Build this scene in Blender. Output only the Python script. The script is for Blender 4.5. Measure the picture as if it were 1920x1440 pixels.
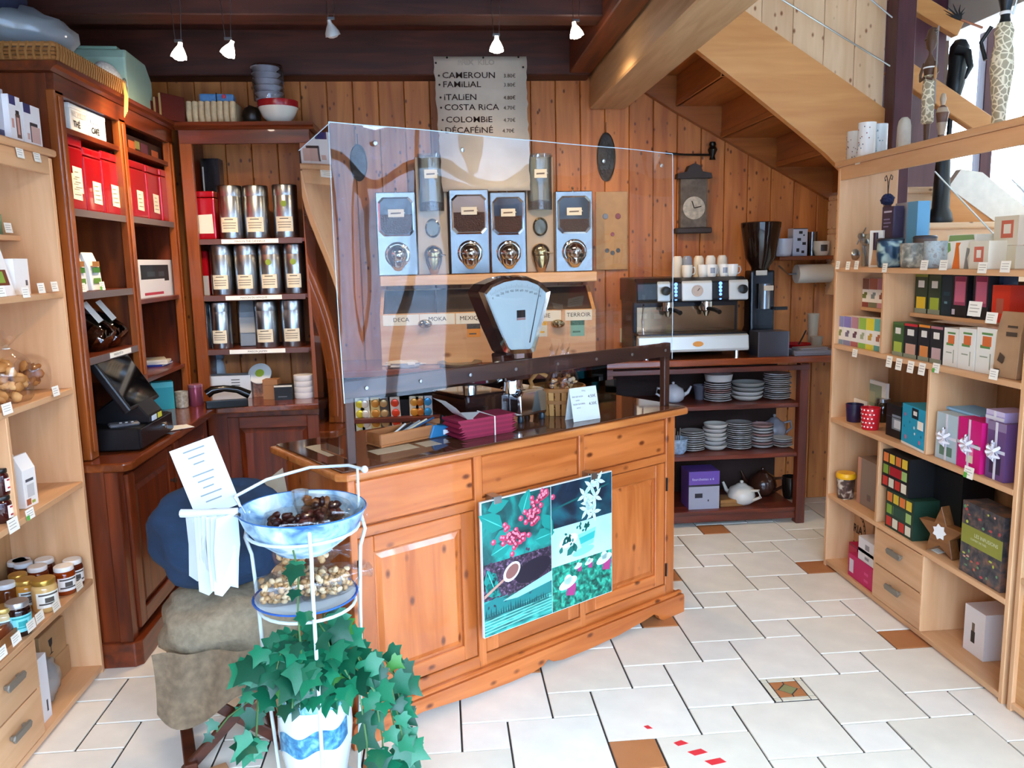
import bpy, bmesh, math, random
from mathutils import Vector, Matrix
random.seed(7)
S = bpy.context.scene
COL = S.collection
for o in list(bpy.data.objects): bpy.data.objects.remove(o)

# ---------------------------------------------------------------- camera
F = 1524.2; CAMZ = 1.628
YAW, PIT, ROL = (math.radians(a) for a in (4.892, 8.711, -1.236))
_f = Vector((math.sin(YAW)*math.cos(PIT), math.cos(YAW)*math.cos(PIT), -math.sin(PIT)))
_r0 = Vector((math.cos(YAW), -math.sin(YAW), 0)); _u0 = _r0.cross(_f)
_r = _r0*math.cos(ROL) + _u0*math.sin(ROL); _u = -_r0*math.sin(ROL) + _u0*math.cos(ROL)
CP = Vector((0, 0, CAMZ))
cd = bpy.data.cameras.new('camera'); cam = bpy.data.objects.new('camera', cd); COL.objects.link(cam)
cam.matrix_world = Matrix(((_r.x, _u.x, -_f.x, 0), (_r.y, _u.y, -_f.y, 0), (_r.z, _u.z, -_f.z, CAMZ), (0, 0, 0, 1)))
cd.sensor_fit = 'HORIZONTAL'; cd.sensor_width = 36; cd.lens = F/1920*36; cd.clip_start = .05
S.camera = cam

def ray(x, y): return _r*((x-960)/F) - _u*((y-720)/F) + _f
def onp(x, y, p, n):
    d = ray(x, y); n = Vector(n); return CP + d*(((Vector(p)-CP).dot(n))/d.dot(n))
def onx(x, y, X): return onp(x, y, (X, 0, 0), (1, 0, 0))
def ony(x, y, Y): return onp(x, y, (0, Y, 0), (0, 1, 0))
def onz(x, y, Z): return onp(x, y, (0, 0, Z), (0, 0, 1))

# ---------------------------------------------------------------- world, light, exposure
wd = bpy.data.worlds.new('World'); S.world = wd; wd.use_nodes = True
bg = wd.node_tree.nodes['Background']; bg.inputs[0].default_value = (.69, .81, 1, 1); bg.inputs[1].default_value = 22
S.view_settings.view_transform = 'Standard'; S.view_settings.look = 'None'
S.view_settings.gamma = 1; S.view_settings.use_curve_mapping = False
S.view_settings.exposure = 0.4
def portal(name, loc, rot, sx, sy):
    l = bpy.data.lights.new(name, 'AREA'); l.shape = 'RECTANGLE'; l.size = sx; l.size_y = sy
    l.cycles.is_portal = True
    o = bpy.data.objects.new(name, l); o.location = loc; o.rotation_euler = rot; COL.objects.link(o)
R90 = math.pi/2
portal('shopfront_portal', (.8, -1.32, 1.55), (R90, 0, 0), 4.4, 2.7)
portal('street_side_portal', (3.12, .55, 1.5), (R90, 0, R90), 3.2, 2.8)
portal('stair_window_portal', (3.95, 5.32, 3.0), (-R90, 0, 0), 1.5, 2.6)

# ---------------------------------------------------------------- materials
MATS = {}
def lin(c):
    if isinstance(c, str):
        c = c.lstrip('#'); c = [int(c[i:i+2], 16)/255 for i in (0, 2, 4)]
        return tuple(v/12.92 if v <= .04045 else ((v+.055)/1.055)**2.4 for v in c) + (1,)
    return tuple(c) + (1,)
def mat(c, rough=.55, metal=0, spec=.5, var=0, scale=20, bump=0, emit=0, trans=0, ior=1.45, coat=0, alpha=1):
    key = (c, rough, metal, spec, var, scale, bump, emit, trans, coat, alpha)
    if key in MATS: return MATS[key]
    m = bpy.data.materials.new('paint_%s' % (c if isinstance(c, str) else 'x')); m.use_nodes = True
    nt = m.node_tree; b = nt.nodes['Principled BSDF']
    b.inputs['Base Color'].default_value = lin(c); b.inputs['Roughness'].default_value = rough
    b.inputs['Metallic'].default_value = metal; b.inputs['Specular IOR Level'].default_value = spec
    b.inputs['Transmission Weight'].default_value = trans; b.inputs['IOR'].default_value = ior
    b.inputs['Coat Weight'].default_value = coat; b.inputs['Alpha'].default_value = alpha
    if emit:
        b.inputs['Emission Color'].default_value = lin(c); b.inputs['Emission Strength'].default_value = emit
    if var or bump:
        tc = nt.nodes.new('ShaderNodeTexCoord'); n = nt.nodes.new('ShaderNodeTexNoise')
        n.inputs['Scale'].default_value = scale; n.inputs['Detail'].default_value = 4
        nt.links.new(tc.outputs['Object'], n.inputs['Vector'])
        if var:
            h = nt.nodes.new('ShaderNodeHueSaturation'); h.inputs['Color'].default_value = lin(c)
            mr = nt.nodes.new('ShaderNodeMapRange'); mr.inputs['From Min'].default_value = .3; mr.inputs['From Max'].default_value = .7
            mr.inputs['To Min'].default_value = 1-var; mr.inputs['To Max'].default_value = 1+var
            nt.links.new(n.outputs['Fac'], mr.inputs['Value']); nt.links.new(mr.outputs['Result'], h.inputs['Value'])
            nt.links.new(h.outputs['Color'], b.inputs['Base Color'])
        if bump:
            bm_ = nt.nodes.new('ShaderNodeBump'); bm_.inputs['Strength'].default_value = bump; bm_.inputs['Distance'].default_value = .01
            nt.links.new(n.outputs['Fac'], bm_.inputs['Height']); nt.links.new(bm_.outputs['Normal'], b.inputs['Normal'])
    MATS[key] = m
    return m
def wood(c1, c2, axis='Z', rough=.4, sc=1.0, knots=0, kcol='#3a1a08', coat=0, spec=.5):
    key = ('wood', c1, c2, axis, rough, sc, knots, kcol, coat)
    if key in MATS: return MATS[key]
    m = bpy.data.materials.new('wood'); m.use_nodes = True; nt = m.node_tree; N = nt.nodes.new; L = nt.links.new
    b = nt.nodes['Principled BSDF']; b.inputs['Roughness'].default_value = rough; b.inputs['Coat Weight'].default_value = coat
    b.inputs['Specular IOR Level'].default_value = spec
    tc = N('ShaderNodeTexCoord'); mp = N('ShaderNodeMapping'); oi = N('ShaderNodeObjectInfo'); ml = N('ShaderNodeMath'); ml.operation = 'MULTIPLY'; ml.inputs[1].default_value = 37
    L(oi.outputs['Random'], ml.inputs[0])
    cb = N('ShaderNodeCombineXYZ')
    for k in range(3): L(ml.outputs[0], cb.inputs[k])
    L(cb.outputs[0], mp.inputs['Location']); L(tc.outputs['Object'], mp.inputs['Vector'])
    s = [14*sc]*3; s['XYZ'.index(axis)] = 1.3*sc
    mp.inputs['Scale'].default_value = s
    n = N('ShaderNodeTexNoise'); n.inputs['Scale'].default_value = 1.6; n.inputs['Detail'].default_value = 5; n.inputs['Distortion'].default_value = .7
    L(mp.outputs[0], n.inputs['Vector'])
    r = N('ShaderNodeValToRGB'); r.color_ramp.elements[0].position = .32; r.color_ramp.elements[1].position = .68
    r.color_ramp.elements[0].color = lin(c2); r.color_ramp.elements[1].color = lin(c1)
    L(n.outputs['Fac'], r.inputs[0]); out = r.outputs[0]
    hs = N('ShaderNodeHueSaturation'); mr = N('ShaderNodeMapRange'); mr.inputs['To Min'].default_value = .88; mr.inputs['To Max'].default_value = 1.1
    L(oi.outputs['Random'], mr.inputs['Value']); L(mr.outputs[0], hs.inputs['Value']); L(out, hs.inputs['Color']); out = hs.outputs[0]
    if knots:
        mp2 = N('ShaderNodeMapping'); s2 = [5.5*knots]*3; s2['XYZ'.index(axis)] = 3.2*knots; mp2.inputs['Scale'].default_value = s2
        L(cb.outputs[0], mp2.inputs['Location']); L(tc.outputs['Object'], mp2.inputs['Vector'])
        v = N('ShaderNodeTexVoronoi'); v.feature = 'F1'; L(mp2.outputs[0], v.inputs['Vector'])
        r2 = N('ShaderNodeValToRGB'); r2.color_ramp.elements[0].position = .08; r2.color_ramp.elements[1].position = .2
        r2.color_ramp.elements[0].color = (1, 1, 1, 1); r2.color_ramp.elements[1].color = (0, 0, 0, 1)
        L(v.outputs['Distance'], r2.inputs[0])
        mx = N('ShaderNodeMix'); mx.data_type = 'RGBA'; L(r2.outputs[0], mx.inputs[0]); L(out, mx.inputs[6]); mx.inputs[7].default_value = lin(kcol); out = mx.outputs[2]
    L(out, b.inputs['Base Color'])
    bp = N('ShaderNodeBump'); bp.inputs['Strength'].default_value = .12; bp.inputs['Distance'].default_value = .004
    L(n.outputs['Fac'], bp.inputs['Height']); L(bp.outputs[0], b.inputs['Normal'])
    MATS[key] = m
    return m
def clear(tint='#ffffff', refl=1.0, wave=0, rough=.02, base=.03, milky=0):
    key = ('clear', tint, refl, wave, rough, base, milky)
    if key in MATS: return MATS[key]
    m = bpy.data.materials.new('clear_plastic'); m.use_nodes = True; nt = m.node_tree; N = nt.nodes.new; L = nt.links.new
    nt.nodes.remove(nt.nodes['Principled BSDF']); out = nt.nodes['Material Output']
    t = N('ShaderNodeBsdfTransparent'); t.inputs[0].default_value = lin(tint)
    g = N('ShaderNodeBsdfGlossy'); g.inputs['Roughness'].default_value = rough
    fr = N('ShaderNodeFresnel'); fr.inputs[0].default_value = 1.5
    ma = N('ShaderNodeMath'); ma.operation = 'MULTIPLY_ADD'; ma.inputs[1].default_value = refl; ma.inputs[2].default_value = base
    ma.use_clamp = True; L(fr.outputs[0], ma.inputs[0])
    mx = N('ShaderNodeMixShader'); L(ma.outputs[0], mx.inputs[0]); L(t.outputs[0], mx.inputs[1]); L(g.outputs[0], mx.inputs[2])
    last = mx.outputs[0]
    if milky:
        d = N('ShaderNodeBsdfDiffuse'); d.inputs[0].default_value = lin('#e8eef2')
        mx2 = N('ShaderNodeMixShader'); mx2.inputs[0].default_value = milky; L(last, mx2.inputs[1]); L(d.outputs[0], mx2.inputs[2]); last = mx2.outputs[0]
    L(last, out.inputs['Surface'])
    if wave:
        tc = N('ShaderNodeTexCoord'); n = N('ShaderNodeTexNoise'); n.inputs['Scale'].default_value = wave; n.inputs['Detail'].default_value = 1.5
        L(tc.outputs['Object'], n.inputs['Vector'])
        bp = N('ShaderNodeBump'); bp.inputs['Strength'].default_value = .25; bp.inputs['Distance'].default_value = .03
        L(n.outputs['Fac'], bp.inputs['Height']); L(bp.outputs[0], g.inputs['Normal']); L(bp.outputs[0], fr.inputs['Normal'])
    MATS[key] = m
    return m
CHROME = mat('#d9dcde', .09, 1); STEEL = mat('#aeb2b4', .28, 1); BLACK = mat('#0c0c0e', .35); WHITE = mat('#f2f0ec', .45)
PAPER = mat('#efe9dc', .8); INK = mat('#2b2624', .8); TAG = mat('#fbf7ea', .7)
BEECH = lambda a: wood('#e0b184', '#d09c6e', a, .45, .8)
DARKW = lambda a: wood('#7a3212', '#4a1b09', a, .33, 1, 0, '#2a1208', .25)
HONEY = lambda a: wood('#d0763a', '#ab5620', a, .3, .8, .55, '#6b2f10', .4)
PINE = lambda a: wood('#d6843e', '#a85a22', a, .5, .7, .8, '#5c2c10')
BRIGHTPINE = lambda a: wood('#f0caa2', '#deb084', a, .5, .7, .8, '#8a4f28')

# ---------------------------------------------------------------- mesh helpers
class MB:
    def __init__(s): s.v = []; s.f = []; s.m = []
    def add(s, vs, fs, m=0, M=None):
        k = len(s.v)
        s.v += [tuple(M @ Vector(p)) if M is not None else tuple(p) for p in vs]
        for f in fs: s.f.append([i+k for i in f]); s.m.append(m)
        return s
    def box(s, x0, x1, y0, y1, z0, z1, m=0, M=None):
        return s.add([(x0,y0,z0),(x1,y0,z0),(x1,y1,z0),(x0,y1,z0),(x0,y0,z1),(x1,y0,z1),(x1,y1,z1),(x0,y1,z1)],
                     [(3,2,1,0),(4,5,6,7),(0,1,5,4),(1,2,6,5),(2,3,7,6),(3,0,4,7)], m, M)
    def cbox(s, c, d, m=0, M=None):
        return s.box(c[0]-d[0]/2, c[0]+d[0]/2, c[1]-d[1]/2, c[1]+d[1]/2, c[2]-d[2]/2, c[2]+d[2]/2, m, M)
    def lathe(s, prof, n=20, m=0, M=None, c=(0,0,0), sx=1, sy=1, mf=None, cap=True):
        k = []; vs = []; fs = []; ms = []
        for i, (r, z) in enumerate(prof):
            for j in range(n):
                a = 2*math.pi*j/n; vs.append((c[0]+r*math.cos(a)*sx, c[1]+r*math.sin(a)*sy, c[2]+z))
        for i in range(len(prof)-1):
            for j in range(n):
                a, b = i*n+j, i*n+(j+1) % n; fs.append((a, b, b+n, a+n)); ms.append(mf[i] if mf else m)
        if cap and prof[0][0] > 1e-5: fs.append(tuple(range(n-1, -1, -1))); ms.append(mf[0] if mf else m)
        if cap and prof[-1][0] > 1e-5: fs.append(tuple(range((len(prof)-1)*n, len(prof)*n))); ms.append(mf[-1] if mf else m)
        kk = len(s.v); s.v += [tuple(M @ Vector(p)) if M is not None else p for p in vs]
        for f, q in zip(fs, ms): s.f.append([i+kk for i in f]); s.m.append(q)
        return s
    def tube(s, path, r, n=8, m=0, M=None):
        path = [Vector(p) for p in path]; vs = []; fs = []; up = None
        R = r if isinstance(r, (list, tuple)) else [r]*len(path)
        for i, p in enumerate(path):
            t = (path[min(i+1, len(path)-1)]-path[max(i-1, 0)]).normalized()
            if up is None:
                up = Vector((0,0,1)) if abs(t.z) < .9 else Vector((1,0,0))
            a = t.cross(up)
            if a.length < 1e-4: a = t.cross(Vector((.3,.9,.2)))
            a.normalize(); up = a.cross(t).normalized()
            for j in range(n):
                g = 2*math.pi*j/n; vs.append(p + (a*math.cos(g)+up*math.sin(g))*R[i])
        for i in range(len(path)-1):
            for j in range(n):
                a, b = i*n+j, i*n+(j+1) % n; fs.append((a, a+n, b+n, b))
        fs.append(tuple(range(n))); fs.append(tuple(range(len(path)*n-1, (len(path)-1)*n-1, -1)))
        return s.add(vs, fs, m, M)
    def prism(s, poly, a, b, ax='y', m=0, M=None):
        """extrude a 2-D polygon along an axis: 'y' -> (x,z) polygon, 'x' -> (y,z), 'z' -> (x,y)"""
        g = {'y': lambda p, t: (p[0], t, p[1]), 'x': lambda p, t: (t, p[0], p[1]), 'z': lambda p, t: (p[0], p[1], t)}[ax]
        n = len(poly); vs = [g(p, a) for p in poly] + [g(p, b) for p in poly]
        fs = [tuple(range(n)), tuple(range(2*n-1, n-1, -1))] + [(i, i+n, (i+1) % n+n, (i+1) % n) for i in range(n)]
        return s.add(vs, fs, m, M)
    def quad(s, pts, m=0, M=None): return s.add(pts, [tuple(range(len(pts)))], m, M)
    def disc(s, c, r, m=0, n=12, ax='y', ry=None):
        ry = ry or r
        pts = []
        for j in range(n):
            a = 2*math.pi*j/n; u, w = r*math.cos(a), ry*math.sin(a)
            pts.append((c[0]+u, c[1], c[2]+w) if ax == 'y' else (c[0]+u, c[1]+w, c[2]))
        return s.quad(pts, m)
    def blob(s, c, r, n=10, k=7, jit=0, m=0, M=None, seed=0):
        rd = random.Random(seed); vs = []; fs = []
        for i in range(1, k):
            th = math.pi*i/k
            for j in range(n):
                a = 2*math.pi*j/n; q = 1+jit*(rd.random()-.5)*2
                vs.append((c[0]+r[0]*math.sin(th)*math.cos(a)*q, c[1]+r[1]*math.sin(th)*math.sin(a)*q, c[2]+r[2]*math.cos(th)*q))
        for i in range(k-2):
            for j in range(n):
                a, b = i*n+j, i*n+(j+1) % n; fs.append((a, a+n, b+n, b))
        t = len(vs); vs += [(c[0], c[1], c[2]+r[2]), (c[0], c[1], c[2]-r[2])]
        for j in range(n):
            fs.append((t, j, (j+1) % n)); q = (k-2)*n; fs.append((t+1, q+(j+1) % n, q+j))
        return s.add(vs, fs, m, M)
    def mesh(s, name, mats, smooth=0, bevel=0, seg=1, weld=False):
        me = bpy.data.meshes.new(name); me.from_pydata(s.v, [], s.f)
        if not isinstance(mats, (list, tuple)): mats = [mats]
        for q in mats: me.materials.append(q)
        me.polygons.foreach_set('material_index', s.m)
        bm = bmesh.new(); bm.from_mesh(me)
        if weld: bmesh.ops.remove_doubles(bm, verts=bm.verts, dist=1e-5)
        bmesh.ops.recalc_face_normals(bm, faces=bm.faces)
        if bevel:
            es = [e for e in bm.edges if len(e.link_faces) == 2 and e.calc_face_angle(0) > .6]
            bmesh.ops.bevel(bm, geom=es, offset=bevel, segments=seg, affect='EDGES', profile=.6, clamp_overlap=True)
        bm.to_mesh(me); bm.free()
        if smooth:
            me.shade_smooth(); me.set_sharp_from_angle(angle=math.radians(smooth))
        me.update(); return me
    def build(s, name, mats, parent=None, loc=None, rz=0, smooth=0, bevel=0, seg=1, rot=None, weld=False):
        return link(name, s.mesh(name, mats, smooth, bevel, seg, weld), parent, loc, rz, rot)
def link(name, me, parent=None, loc=None, rz=0, rot=None):
    o = bpy.data.objects.new(name, me); COL.objects.link(o)
    if loc is not None: o.location = loc
    o.rotation_euler = rot if rot else (0, 0, rz)
    if parent: o.parent = parent
    return o
def tag(o, label, cat, group=None):
    o['label'] = label; o['category'] = cat
    if group: o['group'] = group
    return o
def thing(name, label, cat, loc=(0,0,0), rz=0, group=None, rot=None):
    o = bpy.data.objects.new(name, None); COL.objects.link(o); o.empty_display_size = .05
    o.location = loc; o.rotation_euler = rot if rot else (0, 0, rz)
    return tag(o, label, cat, group)
def struct(o): o['kind'] = 'structure'; return o
def copy_tree(o, parent=None):
    c = o.copy(); COL.objects.link(c)
    if parent: c.parent = parent
    for ch in list(o.children): copy_tree(ch, c)
    return c
FONT = {}
def text(body, size, m, parent=None, loc=(0,0,0), rot=(R90, 0, 0), name='lettering', align='LEFT', sx=1, bold=0, depth=0):
    cu = bpy.data.curves.new('txt', 'FONT'); cu.body = body; cu.size = size; cu.align_x = align; cu.offset = bold; cu.extrude = depth
    cu.resolution_u = 2
    t = bpy.data.objects.new('txt', cu); COL.objects.link(t)
    dg = bpy.context.evaluated_depsgraph_get(); me = bpy.data.meshes.new_from_object(t.evaluated_get(dg))
    bpy.data.objects.remove(t); bpy.data.curves.remove(cu)
    me.materials.clear(); me.materials.append(m)
    if sx != 1: me.transform(Matrix.Diagonal((sx, 1, 1, 1)))
    o = link(name, me, parent, loc, 0, rot); return o

# ---------------------------------------------------------------- the room
# floor: big and half-size tiles laid in a pinwheel, joints recessed
U = .165; OX, OY = 5.130*U, 16.252*U
fl = MB(); fl.box(-2.2, 5.0, -1.4, 6.6, -.06, -.006)
floor = struct(fl.build('floor', mat('#3a3634', .9)))
JT = .0035
def tile_mesh(n, nm, m):
    b = MB(); b.box(JT, n*U-JT, JT, n*U-JT, -.01, 0); return b.mesh(nm, m, bevel=.002)
def tilemat(c):
    m = mat(c, .26, 0, .5, .05, 9, .05); return m
TM = [tile_mesh(2, 'tile', tilemat('#f2eadc')), tile_mesh(2, 'tile', tilemat('#ece3d2'))]
TS = [tile_mesh(1, 'tile', tilemat('#f2eadc')), tile_mesh(1, 'tile', tilemat('#efe6d6'))]
TT = tile_mesh(1, 'tile', tilemat('#b5764a'))
terra = {(0,4),(6,7),(6,2),(4,11),(1,7),(-7,-2),(-4,2),(-2,-2),(-9,4),(-12,9),(8,-2)}
d = MB()   # the inlaid tile: border strips, four corner pieces, a lozenge
d.box(JT, U-JT, JT, U-JT, -.01, -.002, 3)
for q in range(4):
    M = Matrix.Translation((U/2, U/2, 0)) @ Matrix.Rotation(q*R90, 4, 'Z')
    d.box(-.052, .052, .057, .079, -.002, 0, 0, M); d.box(.057, .079, .057, .079, -.002, 0, 0, M)
    d.prism([(.003, .052), (.052, .052), (.052, .003), (.038, .003), (.003, .038)], -.002, 0, 'z', 1, M)
d.prism([(U/2-.033, U/2), (U/2, U/2-.033), (U/2+.033, U/2), (U/2, U/2+.033)], -.002, 0, 'z', 2)
DECO = d.mesh('inlaid_tile', [tilemat('#e0d5bd'), tilemat('#b5764a'), tilemat('#8e8a5c'), mat('#3a3634', .9)])
rest = MB(); rnd = random.Random(3)
for i in range(-24, 25):
    for j in range(-24, 25):
        bx, by = 2*i+j, i-2*j
        for n, cx, cy in ((2, bx, by), (1, bx+2, by)):
            X, Y = cx*U+OX, cy*U+OY
            if X < -2.2 or X > 4.6 or Y < -1.3 or Y > 5.6: continue
            if -1.75 < X+n*U/2 < 2.2 and 2.25 < Y and Y+n*U/2 < 4.95:
                if n == 2: me = TM[rnd.random() < .35]
                else: me = DECO if (cx, cy) == (2, 0) else TT if (cx, cy) in terra else TS[rnd.random() < .4]
                link('tile', me, floor, (X, Y, rnd.uniform(-.0006, .0004)))
            else: rest.box(X+JT, X+n*U-JT, Y+JT, Y+n*U-JT, -.01, 0)
o = rest.build('floor_tiles', tilemat('#e6ddcb'), floor); o['kind'] = 'stuff'
# red tape remains on the floor
def tape(name, pts, label):
    b = MB(); b.prism([tuple(onz(x, y, 0)[:2]) for x, y in pts], .0002, .0009, 'z'); o = b.build(name, mat('#e0333a', .6)); tag(o, label, 'tape', 'worn red floor tape'); return o
tape('floor_tape', [(1263,1393),(1277,1388),(1291,1394),(1272,1399)], 'small red tape scrap nearest the counter on the white tile')
tape('floor_tape', [(1289,1410),(1314,1404),(1327,1411),(1303,1417)], 'middle red tape scrap of three on the white tile')
tape('floor_tape', [(1321,1427),(1350,1421),(1362,1429),(1335,1435)], 'red tape scrap of three nearest the bottom edge of picture')
tape('floor_tape', [(1207,1362),(1215,1360),(1224,1366),(1214,1367)], 'tiny torn red tape remnant beside terracotta tile')

# back wall of vertical knotty pine planks
def wallbox(name, x0, x1, y0, y1, z0, z1, m, par=None):
    b = MB(); b.box(x0, x1, y0, y1, z0, z1); o = b.build(name, m, par); return struct(o) if not par else o
WB = 5.1
wall_back = wallbox('wall_back', -2.2, 3.2, WB+.02, WB+.16, 0, 4.3, mat('#4a2a14', .8))
pw = .152
pm = MB(); pm.box(.0015, pw-.0015, 0, .022, 0, 4.3); pme = pm.mesh('plank', PINE('Z'), bevel=.004)
x = -2.15
while x < 3.1:
    link('plank', pme, wall_back, (x, WB-.002, 0)); x += pw
wall_left = wallbox('wall_left', -2.3, -2.05, -1.5, 5.3, 0, 3.3, mat('#a88a68', .8, var=.05))
# ceiling: dark boards and beams over the shop, open stairwell to the right
ceiling = wallbox('ceiling', -2.3, .95, -1.5, 5.3, 2.96, 3.06, mat('#2a150c', .7))
cbm = MB(); cbm.box(-2.2, .93, .003, .197, 2.935, 2.958); cme = cbm.mesh('ceiling_board', wood('#5a2a1c', '#381810', 'X', .6))
y = -1.4
while y < 5.0:
    link('ceiling_board', cme, ceiling, (0, y, 0)); y += .2
for k, (yy, zz, hh, dd) in enumerate([(4.93, 2.69, .25, .17), (3.95, 2.74, .2, .16), (2.95, 2.74, .2, .16), (1.9, 2.74, .2, .16), (.8, 2.74, .2, .16)]):
    b = MB(); b.box(-2.2, .93, yy, yy+dd, zz, zz+hh); struct(b.build('trim_%d' % (k+1), wood('#54281a', '#36170e', 'X', .6), bevel=.006))
b = MB(); b.box(.80, .93, -1.4, 5.08, 2.70, 3.05); struct(b.build('trim_6', wood('#7c3a18', '#572711', 'Y', .55), bevel=.006))
b = MB(); b.box(.945, 1.17, -1.4, 5.08, 2.52, 2.82); struct(b.build('trim_7', wood('#d2ac80', '#bd9468', 'Y', .5), bevel=.008))
wallbox('ceiling', .9, 5.0, -1.5, 6.7, 4.3, 4.4, mat('#e9e2d4', .8))
wallbox('wall_upper', .95, 1.15, -1.5, 5.2, 2.83, 4.35, mat('#e2d8c4', .8))
# shopfront behind the photographer and street side: frames and panes, daylight comes in here
wallbox('wall_front', -2.3, -1.5, -1.5, -1.3, 0, 3.1, mat('#d9cfbe', .8)); wallbox('wall_front', -1.5, 4.9, -1.5, -1.3, 2.95, 4.4, mat('#d9cfbe', .8))
FR = mat('#5a4636', .5)
def window(n, quad, bars):
    b = MB()
    for q in bars: b.box(*q)
    o = struct(b.build('window_%d' % n, FR)); g = MB(); g.box(*quad); g.build('pane', clear('#f4fbff', .6, 0, .0, 0), o); return o
window(1, (-1.5, 3.2, -1.41, -1.40, .02, 2.95), [(xx, xx+.09, -1.45, -1.35, .02, 2.95) for xx in (-1.5, -.35, .8, 1.95, 3.1)] + [(-1.5, 3.2, -1.45, -1.35, .02, .1), (-1.5, 3.2, -1.45, -1.35, 2.2, 2.27), (-1.5, 3.2, -1.45, -1.35, 2.86, 2.95)])
window(2, (3.2, 3.21, -1.3, 2.2, .05, 2.95), [(3.15, 3.25, yy, yy+.09, .05, 2.95) for yy in (-1.3, -.2, .95, 2.11)] + [(3.15, 3.25, -1.3, 2.2, .05, .15), (3.15, 3.25, -1.3, 2.2, 2.2, 2.27), (3.15, 3.25, -1.3, 2.2, 2.88, 2.95)])
wallbox('wall_right', 3.2, 3.4, -1.5, 5.2, 2.95, 4.35, mat('#e6dfd2', .8)); wallbox('wall_right', 3.2, 3.4, 2.2, 3.4, 0, 2.95, mat('#e6dfd2', .8))
wallbox('wall_right', 4.75, 4.95, 2.2, 6.0, 0, 4.35, mat('#eee8dc', .8)); wallbox('wall_right', 3.4, 4.95, 2.1, 2.25, 0, 4.35, mat('#eee8dc', .8))
window(3, (3.2, 4.75, 5.24, 5.25, 1.4, 4.25), [(xx, xx+.1, 5.2, 5.3, 1.4, 4.25) for xx in (3.2, 3.9, 4.65)] + [(3.2, 4.75, 5.2, 5.3, 1.4, 1.5), (3.2, 4.75, 5.2, 5.3, 4.15, 4.25)])
wallbox('wall_back', 3.2, 4.95, 5.2, 5.35, 0, 1.4, mat('#e6dfd2', .8))
# the street outside, seen only in reflections: paving and the low house fronts opposite
wallbox('floor_street', -12, 14, -10.5, -1.5, -.12, -.05, mat('#8d8f94', .8, var=.1, scale=3)); wallbox('floor_street', 5.0, 14, -1.5, 9, -.12, -.05, mat('#8d8f94', .8, var=.1, scale=3))
HOUSE = mat('#8f99a6', .85, var=.25, scale=5, bump=.5)
wallbox('wall_opposite', -12, 14, -10.7, -10.3, -.05, 4.2, HOUSE); wallbox('wall_opposite', 12, 12.4, -10.3, 9, -.05, 4.2, HOUSE)
# ---------------------------------------------------------------- furniture helpers
def bxp(name, m, parent, x0, x1, y0, y1, z0, z1, bevel=.002):
    b = MB(); b.box(min(x0, x1), max(x0, x1), min(y0, y1), max(y0, y1), z0, z1); return b.build(name, m, parent, bevel=bevel)
def panel_door(parent, w, h, M, loc, rot, name='door', knob=None, fw=.065, frm='Z'):
    """framed door with a raised and fielded panel; local x across, z up, front at y=0"""
    dr = bpy.data.objects.new(name, None); COL.objects.link(dr); dr.parent = parent; dr.location = loc; dr.rotation_euler = (0, 0, rot)
    for q0 in (0, w-fw): b = MB(); b.box(q0, q0+fw, 0, .022, 0, h); b.build('stile', M('Z'), dr, bevel=.003)
    for q0 in (0, h-fw): b = MB(); b.box(fw, w-fw, 0, .022, q0, q0+fw); b.build('rail', M('X'), dr, bevel=.003)
    b = MB(); i = fw+.028
    b.add([(fw,.016,fw),(w-fw,.016,fw),(w-fw,.016,h-fw),(fw,.016,h-fw),(i,.004,i),(w-i,.004,i),(w-i,.004,h-i),(i,.004,h-i),
           (fw,.021,fw),(w-fw,.021,fw),(w-fw,.021,h-fw),(fw,.021,h-fw)],
          [(0,1,5,4),(1,2,6,5),(2,3,7,6),(3,0,4,7),(4,5,6,7),(8,11,10,9),(0,8,9,1),(1,9,10,2),(2,10,11,3),(3,11,8,0)]); b.build('panel', M('Z'), dr)
    if knob:
        k = MB(); k.lathe([(.006,0),(.006,.012),(.013,.016),(.014,.022),(.008,.028),(0,.029)], 12, 0, Matrix.Translation((knob[0], 0, knob[1])) @ Matrix.Rotation(R90, 4, 'X')); k.build('knob', mat('#2e1a10', .4), dr, smooth=40)
    return dr

# ---------------------------------------------------------------- beech shelf units
GREYH = mat('#8f8a80', .4, .6)
def drawer(parent, x0, x1, z0, z1, y0=0):
    dr = bxp('drawer', BEECH('X'), parent, x0+.003, x1-.003, y0, y0+.02, z0+.003, z1-.003, .0015)
    c = (x0+x1)/2; z = (z0+z1)/2+.02
    b = MB(); b.prism([(c-.05, z-.012), (c-.06, z+.004), (c-.05, z+.016), (c+.05, z+.016), (c+.06, z+.004), (c+.05, z-.012)], y0-.024, y0-.014, 'y')
    b.box(c-.045, c-.03, y0-.016, y0, z-.006, z+.01); b.box(c+.03, c+.045, y0-.016, y0, z-.006, z+.01)
    b.build('handle', GREYH, dr, bevel=.003)
    return dr
def beech_unit(label, loc, rz, L, parts):
    t = thing('shelf_unit', label, 'shelf unit', loc, rz)
    D = .30
    for x0 in (0, L-.022): bxp('side_panel', BEECH('Z'), t, x0, x0+.022, 0, D, 0, 2.035)
    bxp('top_board', BEECH('X'), t, -.012, L+.012, -.015, D, 2.04, 2.066, .006)
    bxp('fascia', BEECH('X'), t, .022, L-.022, .002, .022, 1.975, 2.04)
    bxp('plinth', BEECH('X'), t, .022, L-.022, .015, .03, 0, .02)
    parts(t, L, D); return t
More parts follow.
